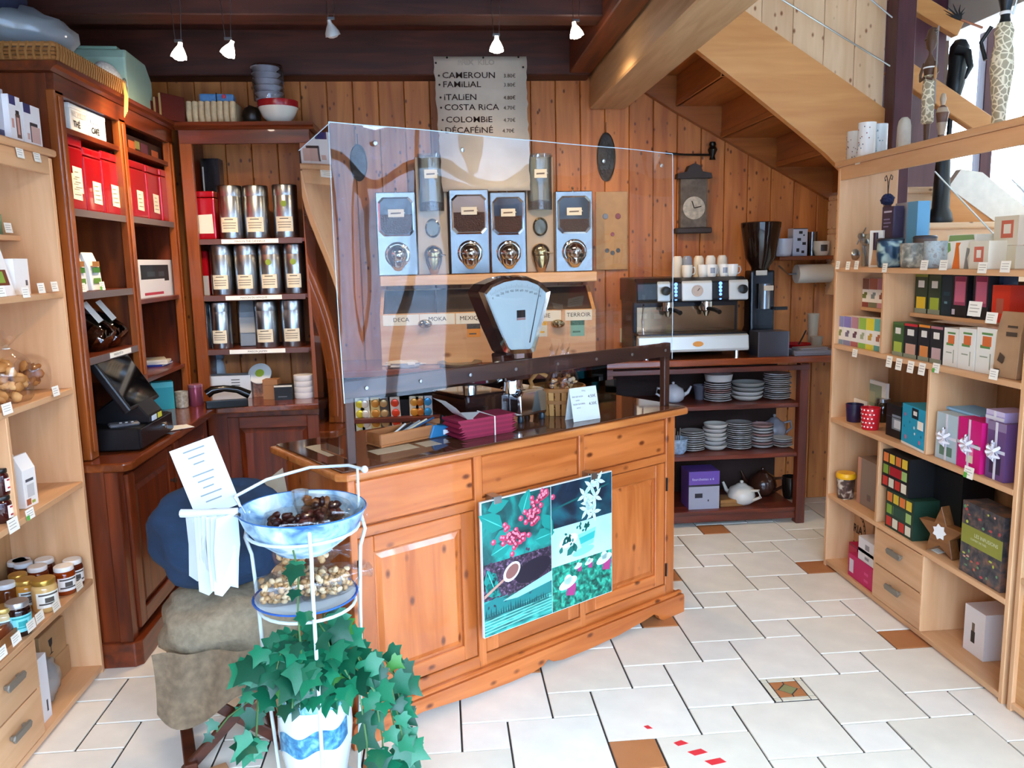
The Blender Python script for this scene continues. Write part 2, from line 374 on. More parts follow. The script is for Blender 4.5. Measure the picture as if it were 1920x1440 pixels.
def rparts(t, L, D):
    # local x = 3.95 - Y
    for z in (.035, .392, .795, 1.172, 1.555): bxp('shelf', BEECH('X'), t, .022, L-.022, 0, D-.004, z-.022, z)
    bxp('shelf', BEECH('X'), t, .022, .455, .135, D-.004, 1.338, 1.356)
    bxp('shelf', BEECH('X'), t, .475, L-.022, .12, D-.004, 1.338, 1.356)
    for x, z0, z1 in ((.456, 1.172, 1.533), (.835, .795, 1.15), (.482, .392, .773)): bxp('divider', BEECH('Z'), t, x-.009, x+.009, .002, D-.004, z0, z1)
    for x in (.492, .863): bxp('divider', BEECH('Z'), t, x-.009, x+.009, .002, D-.004, .035, .370)
    for z0, z1 in ((.035, .2), (.2, .368)): drawer(t, .485, .872, z0, z1, 0)
    bxp('back_panel', wood('#a87a50', '#946640', 'Z', .6), t, .022, L-.022, D-.004, D, .02, 1.50)
RS = beech_unit('beech shelf unit full of tea boxes beside the staircase', (1.97, 3.95, 0), -R90, 1.385, rparts)
def r2parts(t, L, D):
    for z in (.035, .5, .86, 1.0, 1.4): bxp('shelf', BEECH('X'), t, .022, L-.022, 0, D-.004, z-.022, z)
    bxp('back_panel', wood('#a87a50', '#946640', 'Z', .6), t, .022, L-.022, D-.004, D, .02, 2.0)
RS2 = beech_unit('beech shelf unit cut off by the right edge of the picture', (1.97, 2.54, 0), -R90, .55, r2parts)
def lparts(t, L, D):
    # local x = Y - 2.0
    for z in (.035, .405, .805, 1.175, 1.542): bxp('shelf', BEECH('X'), t, .022, L-.022, 0, D-.004, z-.022, z)
    bxp('shelf', BEECH('X'), t, .3, L-.022, .13, D-.004, 1.735, 1.755)
    bxp('divider', BEECH('Z'), t, .735, .753, .002, D-.004, .805, 1.153)
    bxp('divider', BEECH('Z'), t, .735, .753, .002, D-.004, .035, .383)
    for z0, z1 in ((.035, .21), (.21, .383)): drawer(t, .4, .753, z0, z1, 0)
    bxp('back_panel', wood('#c99c6c', '#b98a58', 'Z', .6), t, .022, L-.022, D-.004, D, .02, 2.03)
LS = beech_unit('beech shelf unit with honey jars by the dark hutch', (-1.42, 2.0, 0), R90, 1.252, lparts)

# ---------------------------------------------------------------- dark hutch along the left wall (front X = -1.42)
HX = -1.42
t = thing('wall_hutch', 'dark wooden hutch of open bays with red tins on the left wall', 'hutch', (0, 0, 0))
bxp('side_panel', DARKW('Z'), t, HX-.03, -2.03, 3.335, 3.36, .862, 2.36)
bxp('side_panel', DARKW('Z'), t, HX-.03, -2.03, 4.69, 4.71, .862, 2.36)
for y0, y1, z0 in ((3.33, 3.405, .862), (3.955, 4.03, 1.09), (4.64, 4.70, .862)):
    b = MB(); b.box(HX-.035, HX, y0, y1, z0, 2.30); b.box(HX, HX+.008, y0+.018, y1-.018, z0+.03, 2.28); b.build('post', wood('#a5561f', '#7c3a12', 'Z', .33, 1, 0, '#2a1208', .3), t, bevel=.004)
bxp('rail', DARKW('Y'), t, HX-.03, HX, 3.335, 4.70, 2.285, 2.36)
b = MB(); b.prism([(HX-.62, 2.36), (HX+.005, 2.36), (HX+.015, 2.372), (HX+.03, 2.38), (HX+.035, 2.395), (HX-.62, 2.395)], 3.30, 4.72, 'y'); b.build('cornice', DARKW('Y'), t)
for y0, y1, z in ((3.36, 3.965, 2.175), (3.36, 3.965, 1.865), (3.36, 3.965, 1.535), (3.36, 3.965, 1.268), (4.02, 4.69, 2.185), (4.02, 4.69, 1.868), (4.02, 4.69, 1.475), (4.02, 4.69, 1.095)):
    sh = bxp('shelf', DARKW('Y'), t, HX-.01-(0 if z > 1.2 else .0), -2.0, y0, y1, z-.022, z)
    if z in (1.865, 1.868, 1.535, 1.268): bxp('label_strip', mat('#6a5d5c', .3), sh, HX-.0095, HX-.006, y0+.01, y1-.01, z-.03, z-.001, 0)
bxp('back_panel', wood('#7a3a18', '#54240e', 'Z', .5), t, -2.03, -2.01, 3.36, 4.69, .865, 2.36)
bxp('divider', wood('#8a4218', '#63290e', 'Z', .4), t, -2.0, HX-.03, 3.985, 4.0, 1.09, 2.30)

t = thing('wall_hutch', 'dark wooden hutch of steel canisters against the pine back wall', 'hutch', (0, 0, 0))
for x0, x1 in ((-1.385, -1.32), (-.745, -.685)): bxp('post', wood('#a5561f', '#7c3a12', 'Z', .33, 1, 0, '#2a1208', .3), t, x0, x1, 4.70, 4.735, .862, 2.29, .004)
for x0 in (-1.385, -.707): bxp('side_panel', DARKW('Z'), t, x0, x0+.022, 4.735, 5.09, .862, 2.36)
bxp('rail', DARKW('X'), t, -1.385, -.685, 4.702, 4.73, 2.285, 2.36)
b = MB(); b.prism([(4.66, 2.395), (4.67, 2.378), (4.69, 2.37), (4.70, 2.36), (5.09, 2.36), (5.09, 2.395)], -1.40, -.66, 'x'); b.build('cornice', DARKW('X'), t)
for z in (1.775, 1.462, 1.158):
    sh = bxp('shelf', DARKW('X'), t, -1.365, -.707, 4.715, 5.085, z-.022, z)
    bxp('label_strip', mat('#6a4a44', .35), sh, -1.33, -.76, 4.7105, 4.7145, z-.03, z-.001, 0)
    o = bxp('label_card', TAG, sh, -1.2, -.89, 4.7085, 4.7105, z-.027, z-.003, 0)
    text(('MAISON THÉ CANNELLE', 'MAISON DU AFRIQUE', 'MAISON JASMIN')[(1.775, 1.462, 1.158).index(z)], .015, INK, sh, (-1.045, 4.7083, z-.02), align='CENTER')

# lower cabinets and their L-shaped worktop
t = thing('base_cabinet', 'dark wooden base cabinet with panel doors under the till', 'cabinet')
b = MB(); b.box(-2.03, -1.315, 3.285, 4.5, .1, .825); b.build('body', DARKW('Z'), t, bevel=.003)
b = MB(); b.prism([(-2.03, 3.262), (-1.30, 3.262), (-1.275, 3.287), (-1.275, 4.5), (-2.03, 4.5)], 0, .105, 'z'); b.build('plinth', DARKW('Y'), t, bevel=.004)
bxp('corner_stile', DARKW('Z'), t, -1.36, -1.305, 3.275, 3.335, .1, .825, .004)
for y0 in (3.345, 3.935): panel_door(t, .55, .66, DARKW, (-1.305+.012, y0, .135), R90, knob=(.5 if y0 < 3.5 else .05, .5))
t = thing('base_cabinet', 'dark wooden base cabinet below the canister hutch', 'cabinet')
b = MB(); b.box(-1.31, -.67, 4.565, 5.09, .1, .825); b.build('body', DARKW('Z'), t, bevel=.003)
bxp('plinth', DARKW('X'), t, -1.31, -.67, 4.58, 5.05, 0, .105)
panel_door(t, .5, .66, DARKW, (-1.2, 4.545, .135), 0, knob=(.45, .5))
b = MB(); b.prism([(-2.03, 3.262), (-1.275, 3.262), (-1.25, 3.29), (-1.24, 4.49), (-.655, 4.53), (-.655, 5.09), (-2.03, 5.09)], .826, .861, 'z')
o = b.build('worktop', wood('#8e451c', '#5e270e', 'Y', .22, 1, 0, '#2a1208', .5), bevel=.008, seg=2); tag(o, 'dark varnished L-shaped worktop carrying the till and telephone', 'worktop')

# back counter behind the serving counter (front Y = 4.6)
t = thing('back_counter', 'dark red wooden open counter stacked with plates under the coffee machine', 'cabinet')
RW = lambda a: wood('#74301a', '#471a0d', a, .4, 1, 0, '#2a1208', .15)
for x0 in (-.62, .93, 2.11): bxp('upright', RW('Z'), t, x0, x0+.055, 4.60, 4.66, 0, .985, .004)
for x0, x1 in ((-.62, .93), (.985, 2.11)):
    for z in (.1, .442, .745): bxp('shelf', RW('X'), t, x0+.03, x1+.02, 4.615, 5.06, z-.026, z)
bxp('plinth', RW('X'), t, -.6, 2.14, 4.62, 4.64, .03, .08); bxp('rail', RW('X'), t, -.62, 2.165, 4.598, 4.63, .945, .975)
bxp('back_panel', mat('#2c140c', .7), t, -.62, 2.165, 5.06, 5.075, .02, .985)
b = MB(); b.box(-.65, 2.75, 4.57, 5.095, .99, 1.03); o = b.build('worktop', wood('#97481f', '#6a2c10', 'X', .25, 1, 0, '#2a1208', .4), bevel=.008, seg=2); tag(o, 'long varnished worktop under the coffee machine along the pine wall', 'worktop')
bxp('support', RW('Z'), o, 2.62, 2.68, 4.62, 5.08, 0, .99)
b = MB(); b.box(2.1, 2.75, 4.93, 5.095, 1.585, 1.61); o = b.build('wall_shelf', wood('#8c4a22', '#6b3012', 'X', .35), bevel=.003); tag(o, 'small wooden wall shelf holding mugs beside the grinder', 'shelf')

# ---------------------------------------------------------------- serving counter (turned 33 degrees)
CA = math.radians(33); CO = Vector((-.322, 2.611, 0)); CDX = Vector((math.cos(CA), math.sin(CA), 0)); CDY = Vector((-math.sin(CA), math.cos(CA), 0))
def cl(x, y, z=0): return CO + CDX*x + CDY*y + Vector((0, 0, z))
ct = thing('serving_counter', 'honey-coloured wooden serving counter with panel doors and glass-topped worktop', 'counter', CO, CA)
bxp('body', HONEY('Z'), ct, 0, 1.60, .014, .50, .06, .93, 0)
for x0, x1 in ((-.003, .025), (.503, .538), (1.022, 1.052), (1.545, 1.603)): bxp('stile', HONEY('Z'), ct, x0, x1, -.004, .02, .09, .925, .003)
for z0, z1 in ((.918, .935), (.722, .758), (.09, .147)): bxp('rail', HONEY('X'), ct, 0, 1.60, -.002, .02, z0, z1, .003)
for x0, x1 in ((.027, .5), (.541, 1.019), (1.055, 1.542)):
    bxp('drawer', HONEY('X'), ct, x0, x1, .004, .03, .761, .915, .004)
    panel_door(ct, x1-x0, .568, HONEY, (x0, .002, .150), 0, fw=.058)
for z in (.62, .22):   # iron hinges on the outer doors
    for x in (.022, 1.548): b = MB(); b.lathe([(.005, -.03), (.005, .03)], 8, 0, None, (x, -.006, z)); b.build('hinge', BLACK, ct)
bm_ = [(-.04, 0), (.13, 0), (.15, .012), (.175, .034), (.23, .04), (.45, .02), (.62, .012), (.74, .014), (.79, .024), (.817, .042), (.845, .024), (.9, .014), (1.05, .012), (1.22, .018), (1.38, .036), (1.44, .046), (1.47, .03), (1.48, .012), (1.5, 0), (1.645, 0), (1.645, .075), (1.638, .088), (-.033, .088), (-.04, .075)]
b = MB(); b.prism(bm_, -.032, -.006, 'y'); b.build('base_board', HONEY('X'), ct)
bxp('base_moulding', HONEY('X'), ct, -.035, 1.64, -.024, .0, .085, .104, .006)
for x0 in (-.04, 1.615): bxp('base_board', HONEY('Y'), ct, x0, x0+.03, -.01, .5, 0, .088, .003)
wt = MB(); wt.prism([(-.02, -.045), (1.64, -.045), (1.665, -.02), (1.665, .53), (-.05, .53), (-.05, -.015)], .932, .96, 'z')
wt.build('worktop', wood('#cf8244', '#a85d2a', 'X', .25, .8, .4, '#6b2f10', .5), ct, bevel=.009, seg=3)
g = MB(); g.prism([(-.03, -.025), (1.645, -.025), (1.645, .52), (-.03, .52)], .9605, .966, 'z')
g.build('glass_top', mat('#563525', .06, 0, .6), ct, bevel=.002)
for (x, y, w, h) in ((.17, .10, .17, .08), (.36, .09, .07, .08), (.03, .2, .09, .2)):
    bxp('paper_under_glass', mat('#c9b796', .35), ct, x, x+w, y, y+h, .9661, .9664, 0)

# clear protective screen on a dark wooden rail
sc = thing('protective_screen', 'clear flexible plastic screen on a dark wooden rail atop the counter', 'screen', cl(0, 0, .966), CA)
SHEET = clear('#f2f7fb', 1.0, 2.3, .015, .02, .003)
def sheet(name, pts_fn, nu, nv, m, par):
    b = MB(); vs = [pts_fn(i/nu, j/nv) for j in range(nv+1) for i in range(nu+1)]
    fs = [(j*(nu+1)+i, j*(nu+1)+i+1, (j+1)*(nu+1)+i+1, (j+1)*(nu+1)+i) for j in range(nv) for i in range(nu)]
    b.add(vs, fs); o = b.build(name, m, par, smooth=60)
    return o
def fs_(u, v):
    x = .018+u*1.597; z = .21+v*.885-.0*u
    y = .028 + .006*math.sin(x*7+v*2)*v + .004*math.sin(x*13)*v*v + .012*math.exp(-(x-.05)**2/.004)*math.sin(v*math.pi)
    return (x, y, z)
sheet('clear_sheet', fs_, 40, 14, SHEET, sc)
def ss_(u, v):
    return (.018-.012*u*v + .004*math.sin(v*5)*u, .03+.2*u, .02+v*(1.07-.06*u))
sheet('side_sheet', ss_, 10, 16, clear('#f2f7fb', .8, 0, .02, .01), sc)
for u0, fn, ax in ((0, fs_, 'v'), (1, fs_, 'v'), (1, fs_, 'u'), (1, ss_, 'u')):  # pale bead stands in for the reflections that outline the clear sheet
    b = MB(); b.tube([fn(u0, i/20) if ax == 'v' else fn(i/20, u0) for i in range(21)], .0016, 5); b.build('sheet_edge', mat('#c9dbe4', .2, 0, .6), sc)
DP = wood('#57301f', '#3d1f14', 'X', .4)
bxp('rail', DP, sc, .02, 1.612, .032, .055, .222, .282, .003)
for x in (.022, 1.575): bxp('post', wood('#57301f', '#3d1f14', 'Z', .4), sc, x, x+.034, .035, .065, 0, .282, .003)
for i in range(8):
    x = .1+i*.21; b = MB(); b.lathe([(0, .002), (.006, .0015), (.007, 0)], 8, 0, Matrix.Translation((x, .026, .252)) @ Matrix.Rotation(R90, 4, 'X')); b.build('screw', STEEL, sc)
for i in range(5):
    x = .17+i*.34; b = MB(); b.lathe([(0, .003), (.007, .002), (.009, 0)], 8, 0, Matrix.Translation((x, .02, 1.04)) @ Matrix.Rotation(R90, 4, 'X')); b.build('screw', STEEL, sc)

# ---------------------------------------------------------------- staircase
ST = thing('staircase', 'pale wooden staircase climbing left above the coffee corner', 'staircase')
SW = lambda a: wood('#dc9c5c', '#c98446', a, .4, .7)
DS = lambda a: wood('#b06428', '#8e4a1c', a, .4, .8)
def zlow(x): return 2.118-.72*(x-2.073)
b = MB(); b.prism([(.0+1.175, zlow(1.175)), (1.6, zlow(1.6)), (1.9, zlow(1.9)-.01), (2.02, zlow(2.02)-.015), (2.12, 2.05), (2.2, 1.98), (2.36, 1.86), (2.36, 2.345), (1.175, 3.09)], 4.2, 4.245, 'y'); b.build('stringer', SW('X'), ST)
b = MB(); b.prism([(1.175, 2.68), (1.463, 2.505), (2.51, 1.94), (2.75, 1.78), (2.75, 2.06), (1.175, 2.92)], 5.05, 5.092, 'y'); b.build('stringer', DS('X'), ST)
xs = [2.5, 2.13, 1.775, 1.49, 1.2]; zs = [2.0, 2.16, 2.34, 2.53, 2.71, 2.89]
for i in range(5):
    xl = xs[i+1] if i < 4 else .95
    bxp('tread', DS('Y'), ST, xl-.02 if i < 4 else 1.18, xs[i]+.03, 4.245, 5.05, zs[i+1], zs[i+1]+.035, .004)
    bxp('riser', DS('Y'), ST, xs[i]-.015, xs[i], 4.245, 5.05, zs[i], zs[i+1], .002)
PU = wood('#5a2f38', '#45222b', 'Z', .35)
bxp('newel_post', PU, ST, 2.335, 2.435, 4.12, 4.22, 0, 4.25, .004)
for i in range(7):
    x0 = 1.175+i*.165; x1 = min(x0+.163, 2.335)
    if x1-x0 < .03: continue
    bxp('balustrade_plank', BRIGHTPINE('Z'), ST, x0, x1, 4.215, 4.235, 2.36 - .0 + max(0, (2.33-x1))*.6, 4.2, .002)
def bar(a, c, h, th, name, m):
    a, c = Vector(a), Vector(c); d = (c-a).normalized(); n = Vector((0, 0, 1)); n = (n - d*n.dot(d)).normalized(); s = d.cross(n)
    b = MB(); vs = []
    for p in (a, c):
        for i, j in ((-1,-1),(1,-1),(1,1),(-1,1)): vs.append(p + s*(th/2*i) + n*(h/2*j))
    b.add(vs, [(0,1,2,3),(7,6,5,4),(0,4,5,1),(1,5,6,2),(2,6,7,3),(3,7,4,0)]); return b.build(name, m, ST, bevel=.004)
bar((2.40, 4.28, 2.60), (3.0, 4.30, 2.255), .11, .05, 'handrail', SW('X'))
bar((1.9, 4.28, 3.22), (2.8, 4.34, 2.79), .09, .05, 'handrail', SW('X'))
for a, c in (((1.75, 4.17, 2.885), (2.335, 4.17, 2.565)), ((2.1, 4.17, 2.97), (2.335, 4.17, 2.80)), ((2.5, 4.0, 2.02), (3.0, 4.0, 1.55)), ((2.95, 4.05, 1.98), (3.4, 4.05, 1.6))):
    b = MB(); b.tube([a, c], .004, 6); b.build('cable', STEEL, ST)
for (x0, x1, y0, z) in ((2.45, 2.86, 4.42, 1.98), (2.45, 3.55, 4.22, 1.775), (2.45, 3.7, 4.0, 1.57)):
    bxp('riser', BRIGHTPINE('X'), ST, x0, x1-.03, y0+.03, 5.03, z-.205, z-.035); bxp('tread', BRIGHTPINE('X'), ST, x0, x1, y0, 5.03, z-.035, z, .008)
b = MB(); b.prism([(2.9, 1.98), (2.97, 2.08), (3.1, 2.06), (3.65, 1.66), (3.65, 1.45), (3.2, 1.78)], 4.5, 4.55, 'y'); b.build('white_stringer', mat('#ece6dc', .5, var=.06), ST)
b = MB(); b.prism([(2.9, 1.75), (2.9, 1.98), (3.2, 1.78), (3.65, 1.45), (3.65, 1.2)], 4.51, 4.54, 'y'); b.build('stringer', SW('X'), ST)
b = MB(); b.box(2.5, 3.19, 5.06, 5.098, 1.8, 4.25); struct(b.build('trim_8', wood('#5e3440', '#4a2732', 'Z', .35)))
b = MB(); b.box(3.42, 3.5, 5.0, 5.08, 1.4, 4.25); struct(b.build('trim_9', PU, bevel=.004))
# ---------------------------------------------------------------- small-goods helpers
def fx(xl, xr, yt, yb, X, z=None):
    p, q, t_ = onx(xl, yb, X), onx(xr, yb, X), onx((xl+xr)/2, yt, X); z0 = z if z is not None else (p.z+q.z)/2
    return Vector((X, (p.y+q.y)/2, z0)), abs(p.y-q.y), t_.z-z0
def fy(xl, xr, yt, yb, Y, z=None):
    p, q, t_ = ony(xl, yb, Y), ony(xr, yb, Y), ony((xl+xr)/2, yt, Y); z0 = z if z is not None else (p.z+q.z)/2
    return Vector(((p.x+q.x)/2, Y, z0)), abs(p.x-q.x), t_.z-z0
def gridface(b, w, h, y, patches, base=0, sgn=1, axis='x'):
    """front face cut along the print's edges, one material per cell (flat print)"""
    xs = sorted({-w/2, w/2} | {max(-.5, min(.5, v))*w for p in patches for v in p[:2]})
    zs = sorted({0, h} | {max(0, min(1, v))*h for p in patches for v in p[2:4]})
    k = len(b.v); nx = len(xs)
    b.v += [(x, y, z) for z in zs for x in xs]
    for j in range(len(zs)-1):
        for i in range(nx-1):
            cx, cz = (xs[i]+xs[i+1])/2/w, (zs[j]+zs[j+1])/2/h; m = base
            for p in patches:
                if p[0] < cx < p[1] and p[2] < cz < p[3]: m = p[4]
            b.f.append([k+j*nx+i, k+j*nx+i+1, k+(j+1)*nx+i+1, k+(j+1)*nx+i]); b.m.append(m)
def pkg(name, label, cat, pos, rz, w, d, h, cols, patches=(), group=None, side=None, rough=.45, tilt=0, dots=None):
    """printed carton; local front y=0, cols[0] body; patches (x0,x1,z0,z1,colour index), x in -.5.5, z in 0..1"""
    ms = [c if not isinstance(c, str) else mat(c, rough) for c in cols]
    b = MB(); gridface(b, w, h, 0, patches)
    sm = side if side is not None else 0
    b.add([(-w/2,0,0),(w/2,0,0),(w/2,d,0),(-w/2,d,0),(-w/2,0,h),(w/2,0,h),(w/2,d,h),(-w/2,d,h)], [(3,2,1,0),(4,5,6,7),(1,2,6,5),(2,3,7,6),(3,0,4,7)], sm)
    o = b.build(name, ms, None, pos, rz, weld=True, rot=(tilt, 0, rz) if tilt else None)
    tag(o, label, cat, group)
    if dots:   # small printed motifs: (x, z, r, colour index)
        for x, z, r, c in dots:
            q = MB(); q.disc((x*w, -.0006, z*h), r, 0, 10); q.build('printed_motif', ms[c], o)
    return o
def price_tag(pos, rz, w, h, where, lines=3, tilt=-.12, green=0):
    b = MB(); pp = [(-.38, .38-.25*random.random(), .78-.22*i-.06, .78-.22*i, 1) for i in range(lines)]
    if green: pp.append((-.5, -.12, 0, .45, 2))
    gridface(b, w, h, 0, pp); b.add([(-w/2,.0008,0),(w/2,.0008,0),(w/2,.0008,h),(-w/2,.0008,h)], [(3,2,1,0)])
    o = b.build('price_tag', [TAG, mat('#b9b2a4', .8), mat('#5fae46', .7)], None, pos, 0, rot=(tilt, 0, rz)); tag(o, where, 'price tag', 'price tags on shelf edges'); return o
def rtag(x, y, z, where, w=.05, h=.036, **k):    # on the right unit's shelf edges
    p = onx(x, y, 1.964); return price_tag((1.9635, p.y, p.z-h/2), -R90, w, h, where, **k)
def ltag(x, y, where, w=.05, h=.036, X=-1.413, **k):
    p = onx(x, y, X); return price_tag((X, p.y, p.z-h/2), R90, w, h, where, **k)

def canister(label, pos, r, h, paper=True, dot=False, group='steel tea canisters in the hutch'):
    t = thing('tea_canister', label, 'canister', pos, 0, group)
    b = MB(); b.lathe([(r*.97, 0), (r, .006), (r, h*.80), (r*.985, h*.80+.002)], 28); b.build('body', STEEL, t, smooth=40)
    b = MB(); b.lathe([(r*1.012, h*.80), (r*1.012, h-.006), (r*.97, h), (r*.9, h-.003), (0, h-.003)], 28); b.build('lid', STEEL, t, smooth=40)
    if paper:
        b = MB(); vs = []; n = 8; z0, z1 = h*.12, h*.40; a0, a1 = math.radians(-132), math.radians(-50)
        for j in (z0, z1):
            for i in range(n+1): a = a0+(a1-a0)*i/n; vs.append(((r+.0012)*math.cos(a), (r+.0012)*math.sin(a), j))
        b.add(vs, [(i, i+1, i+n+2, i+n+1) for i in range(n)]); b.build('paper_label', mat('#e8dcbf', .8), t)
        for q, (f, wd_) in enumerate(((.86, .5), (.62, .8), (.45, .75), (.28, .7))):
            b = MB(); vs = []; zc = z0+(z1-z0)*f
            for j in (zc-.0022, zc+.0022):
                for i in range(n+1): a = (a0+a1)/2+(a1-a0)*wd_*(i/n-.5); vs.append(((r+.0016)*math.cos(a), (r+.0016)*math.sin(a), j))
            b.add(vs, [(i, i+1, i+n+2, i+n+1) for i in range(n)]); b.build('printed_line', mat('#8a8072' if q else '#4a423a', .8), t)
    if dot:
        b = MB(); a = math.radians(-88); b.lathe([(0, .0005), (.017, .0005), (.017, 0)], 14, 0, Matrix.Translation(((r+.0008)*math.cos(a), (r+.0008)*math.sin(a), h*.64)) @ Matrix.Rotation(R90, 4, 'X')); b.build('sticker', mat('#8ea23c', .7), t)
    return t
def jar(label, pos, r, h, glass, lidc, labelc=None, group=None, ang=-60, lidm=0, motif=None, cat='jar'):
    t = thing('preserve_jar', label, cat, pos, 0, group)
    b = MB(); b.lathe([(r*.9, 0), (r, .006), (r, h*.72), (r*.94, h*.79), (r*.82, h*.83), (r*.82, h*.86)], 22); b.build('glass_body', mat(glass, .12, 0, .6, coat=.4), t, smooth=50)
    b = MB(); b.lathe([(r*.9, h*.84), (r*.92, h*.86), (r*.92, h*.97), (r*.86, h), (0, h)], 22); b.build('lid', mat(lidc, .3, lidm), t, smooth=40)
    if labelc:
        b = MB(); vs = []; n = 8; a0, a1 = math.radians(ang-58), math.radians(ang+58)
        for j in (h*.16, h*.64):
            for i in range(n+1): a = a0+(a1-a0)*i/n; vs.append(((r+.001)*math.cos(a), (r+.001)*math.sin(a), j))
        b.add(vs, [(i, i+1, i+n+2, i+n+1) for i in range(n)]); lb = b.build('paper_label', mat(labelc, .7), t)
        for q, (f, wd_) in enumerate(((.85, .8), (.5, .35), (.25, .8))):
            b = MB(); vs = []; zc = h*(.16+.48*f)
            for j in (zc-.003-(q == 1)*.006, zc+.003+(q == 1)*.006):
                for i in range(n+1): a = (a0+a1)/2+(a1-a0)*wd_*(i/n-.5); vs.append(((r+.0014)*math.cos(a), (r+.0014)*math.sin(a), j))
            b.add(vs, [(i, i+1, i+n+2, i+n+1) for i in range(n)]); b.build('printed_line', mat(motif or '#57504a', .8), lb)
    return t
FILM = clear('#ffffff', .3, 14, .12, .03)
def film_bag(label, cat, pos, rz, w, d, h, bit, bitcols, n, name='snack_bag', group=None, seed=1, knot=True, bits='biscuit'):
    """clear bag filled with pieces, gathered and tied on top"""
    t = thing(name, label, cat, pos, rz, group); rd = random.Random(seed)
    ms = [mat(c, .6, var=.12, scale=60) for c in bitcols]
    f = MB()
    for i in range(n):
        for _ in range(20):
            x, y, z = rd.uniform(-1, 1), rd.uniform(-1, 1), rd.uniform(0, 1)
            if x*x + y*y < .9: break
        M = Matrix.Translation((x*(w/2-bit*.7), y*(d/2-bit*.7), bit*.6+z*(h-bit*1.5))) @ Matrix.Rotation(rd.uniform(0, 6), 4, Vector((rd.random()+.1, rd.random(), rd.random())))
        f.blob((0, 0, 0), (bit*rd.uniform(.7, 1.1), bit*rd.uniform(.6, .9), bit*rd.uniform(.35, .6)), 7, 5, .12, rd.randrange(len(ms)), M, i)
    o = f.build(bits, ms, t, smooth=60); o['kind'] = 'stuff'
    b = MB(); rings = [(.86, 0), (1.0, .08), (1.04, .5), (1.0, .85), (.75, 1.02), (.3, 1.16), (.14, 1.2)]
    b.lathe([(k_*.5, z*h) for k_, z in rings], 18, 0, None, (0, 0, 0), w, d); b.build('film', FILM, t, smooth=70)
    if knot:
        b = MB(); q = 9
        vs = [(0, 0, h*1.19)] + [((.25*w+.1*w*(i % 2))*math.cos(i*2*math.pi/q), (.25*w+.1*w*(i % 2))*math.sin(i*2*math.pi/q), h*1.19+.04+.015*(i % 3)) for i in range(q)]
        b.add(vs, [(0, i+1, (i+1) % q+1) for i in range(q)]); b.build('gathered_top', FILM, t)
        b = MB(); b.lathe([(.012, h*1.17), (.014, h*1.185), (.012, h*1.2)], 8); b.build('tie', mat('#e8e0d0', .6), t)
    return t

# ---------------------------------------------------------------- goods on the left beech unit
p, w, h = fx(-15, 24, 205, 262, -1.44, 2.066); pkg('press_box', 'grey and white press box at left picture edge atop the shelf unit', 'box', p+Vector((-.02, 0, 0)), R90, .15, .11, .17, ['#b8b6bd', '#d8d5d8', '#b03038', '#2b2b55'], [(-.2,.2,.35,.65,2),(-.4,.4,.05,.2,3)], rough=.4)
p, w, h = fx(24, 45, 205, 272, -1.44, 2.066); pkg('press_box', 'white box picturing a coffee press atop the left shelf unit', 'box', p, R90, w*1.02, .09, .155, ['#f1eeec', '#262a66', '#6d5348', '#d8a090', '#2a2a2c'], [(-.42,.1,.8,1,1),(.0,.4,.1,.62,2),(.05,.35,.62,.7,4),(.1,.3,.18,.55,3),(-.35,-.15,.3,.5,3)], side=0)
p, w, h = fx(50, 83, 218, 290, -1.44, 2.066); pkg('press_box', 'white box picturing a glass kettle atop the left shelf unit', 'box', p, R90, .125, .09, .145, ['#f3f0ee', '#262a66', '#d9b3a6', '#3a3236'], [(-.45,-.05,.78,1,1),(-.1,.42,.1,.5,2),(-.15,.3,.5,.58,3),(-.16,-.1,.1,.55,3),(-.35,-.2,.15,.3,2)])
ltag(39, 286, 'price tag below the coffee press box on the left unit top'); ltag(71, 294, 'price tag below the glass kettle box on the left unit top')
SX = -1.55
p = onx(18, 418, SX-.04); pkg('soap_box', 'green carton lying on its back on the small upper left shelf', 'box', (SX-.06, p.y-.02, 1.7555), R90+.5, .13, .09, .075, ['#7d8d55', '#b9c6a2', '#5d6b3d'], [(-.2,.45,.55,.95,1)])
t = thing('glass_mug', 'clear glass mug with arched handle on the small upper left shelf', 'mug', (SX-.03, onx(38, 425, SX-.03).y, 1.7555), 0)
b = MB(); b.lathe([(.03, 0), (.036, .004), (.038, .08), (.035, .08), (.033, .008), (0, .008)], 20); b.build('cup', clear('#eef4f0', 1.3, 0, .02, .06), t, smooth=40)
b = MB(); b.tube([(.0, .03+.03*math.sin(a), .042+.034*math.cos(a)) for a in [i*.3 for i in range(11)]], .0045, 8); b.build('handle', mat('#e8eeec', .15, 0, .6), t, smooth=60)
ltag(17, 427, 'price tag under the green carton on the small upper left shelf', X=SX+.004); ltag(47, 429, 'price tag under the glass mug on the small upper left shelf', X=SX+.004)
p = onx(10, 540, -1.45); pkg('recipe_card', 'white framed card with red and brown print leaning on the left shelf', 'card', (-1.45, p.y-.03, 1.5425), R90, .19, .012, .30, ['#f6f2ec', '#c8452e', '#e5c93c', '#7a3c22', '#8fae46'], [(-.42,.42,.62,.92,1),(-.42,.1,.5,.6,2),(-.42,.42,.12,.3,3),(.1,.3,.15,.28,4)], tilt=-.22)
p, w, h = fx(26, 62, 495, 545, -1.46, 1.5425); pkg('white_carton', 'plain white carton with a small emblem on the left shelf', 'box', p, R90, .10, .09, .125, ['#f7f5f0', '#55565c'], [(.2,.35,.25,.4,1)])
for x, y, wh in ((4, 546, 'under the leaning recipe card'), (50, 548, 'under the plain white carton'), (79, 540, 'standing alone, second from the unit end'), (104, 537, 'nearest the dark hutch, upper left shelf')): ltag(x, y, 'price tag '+wh)
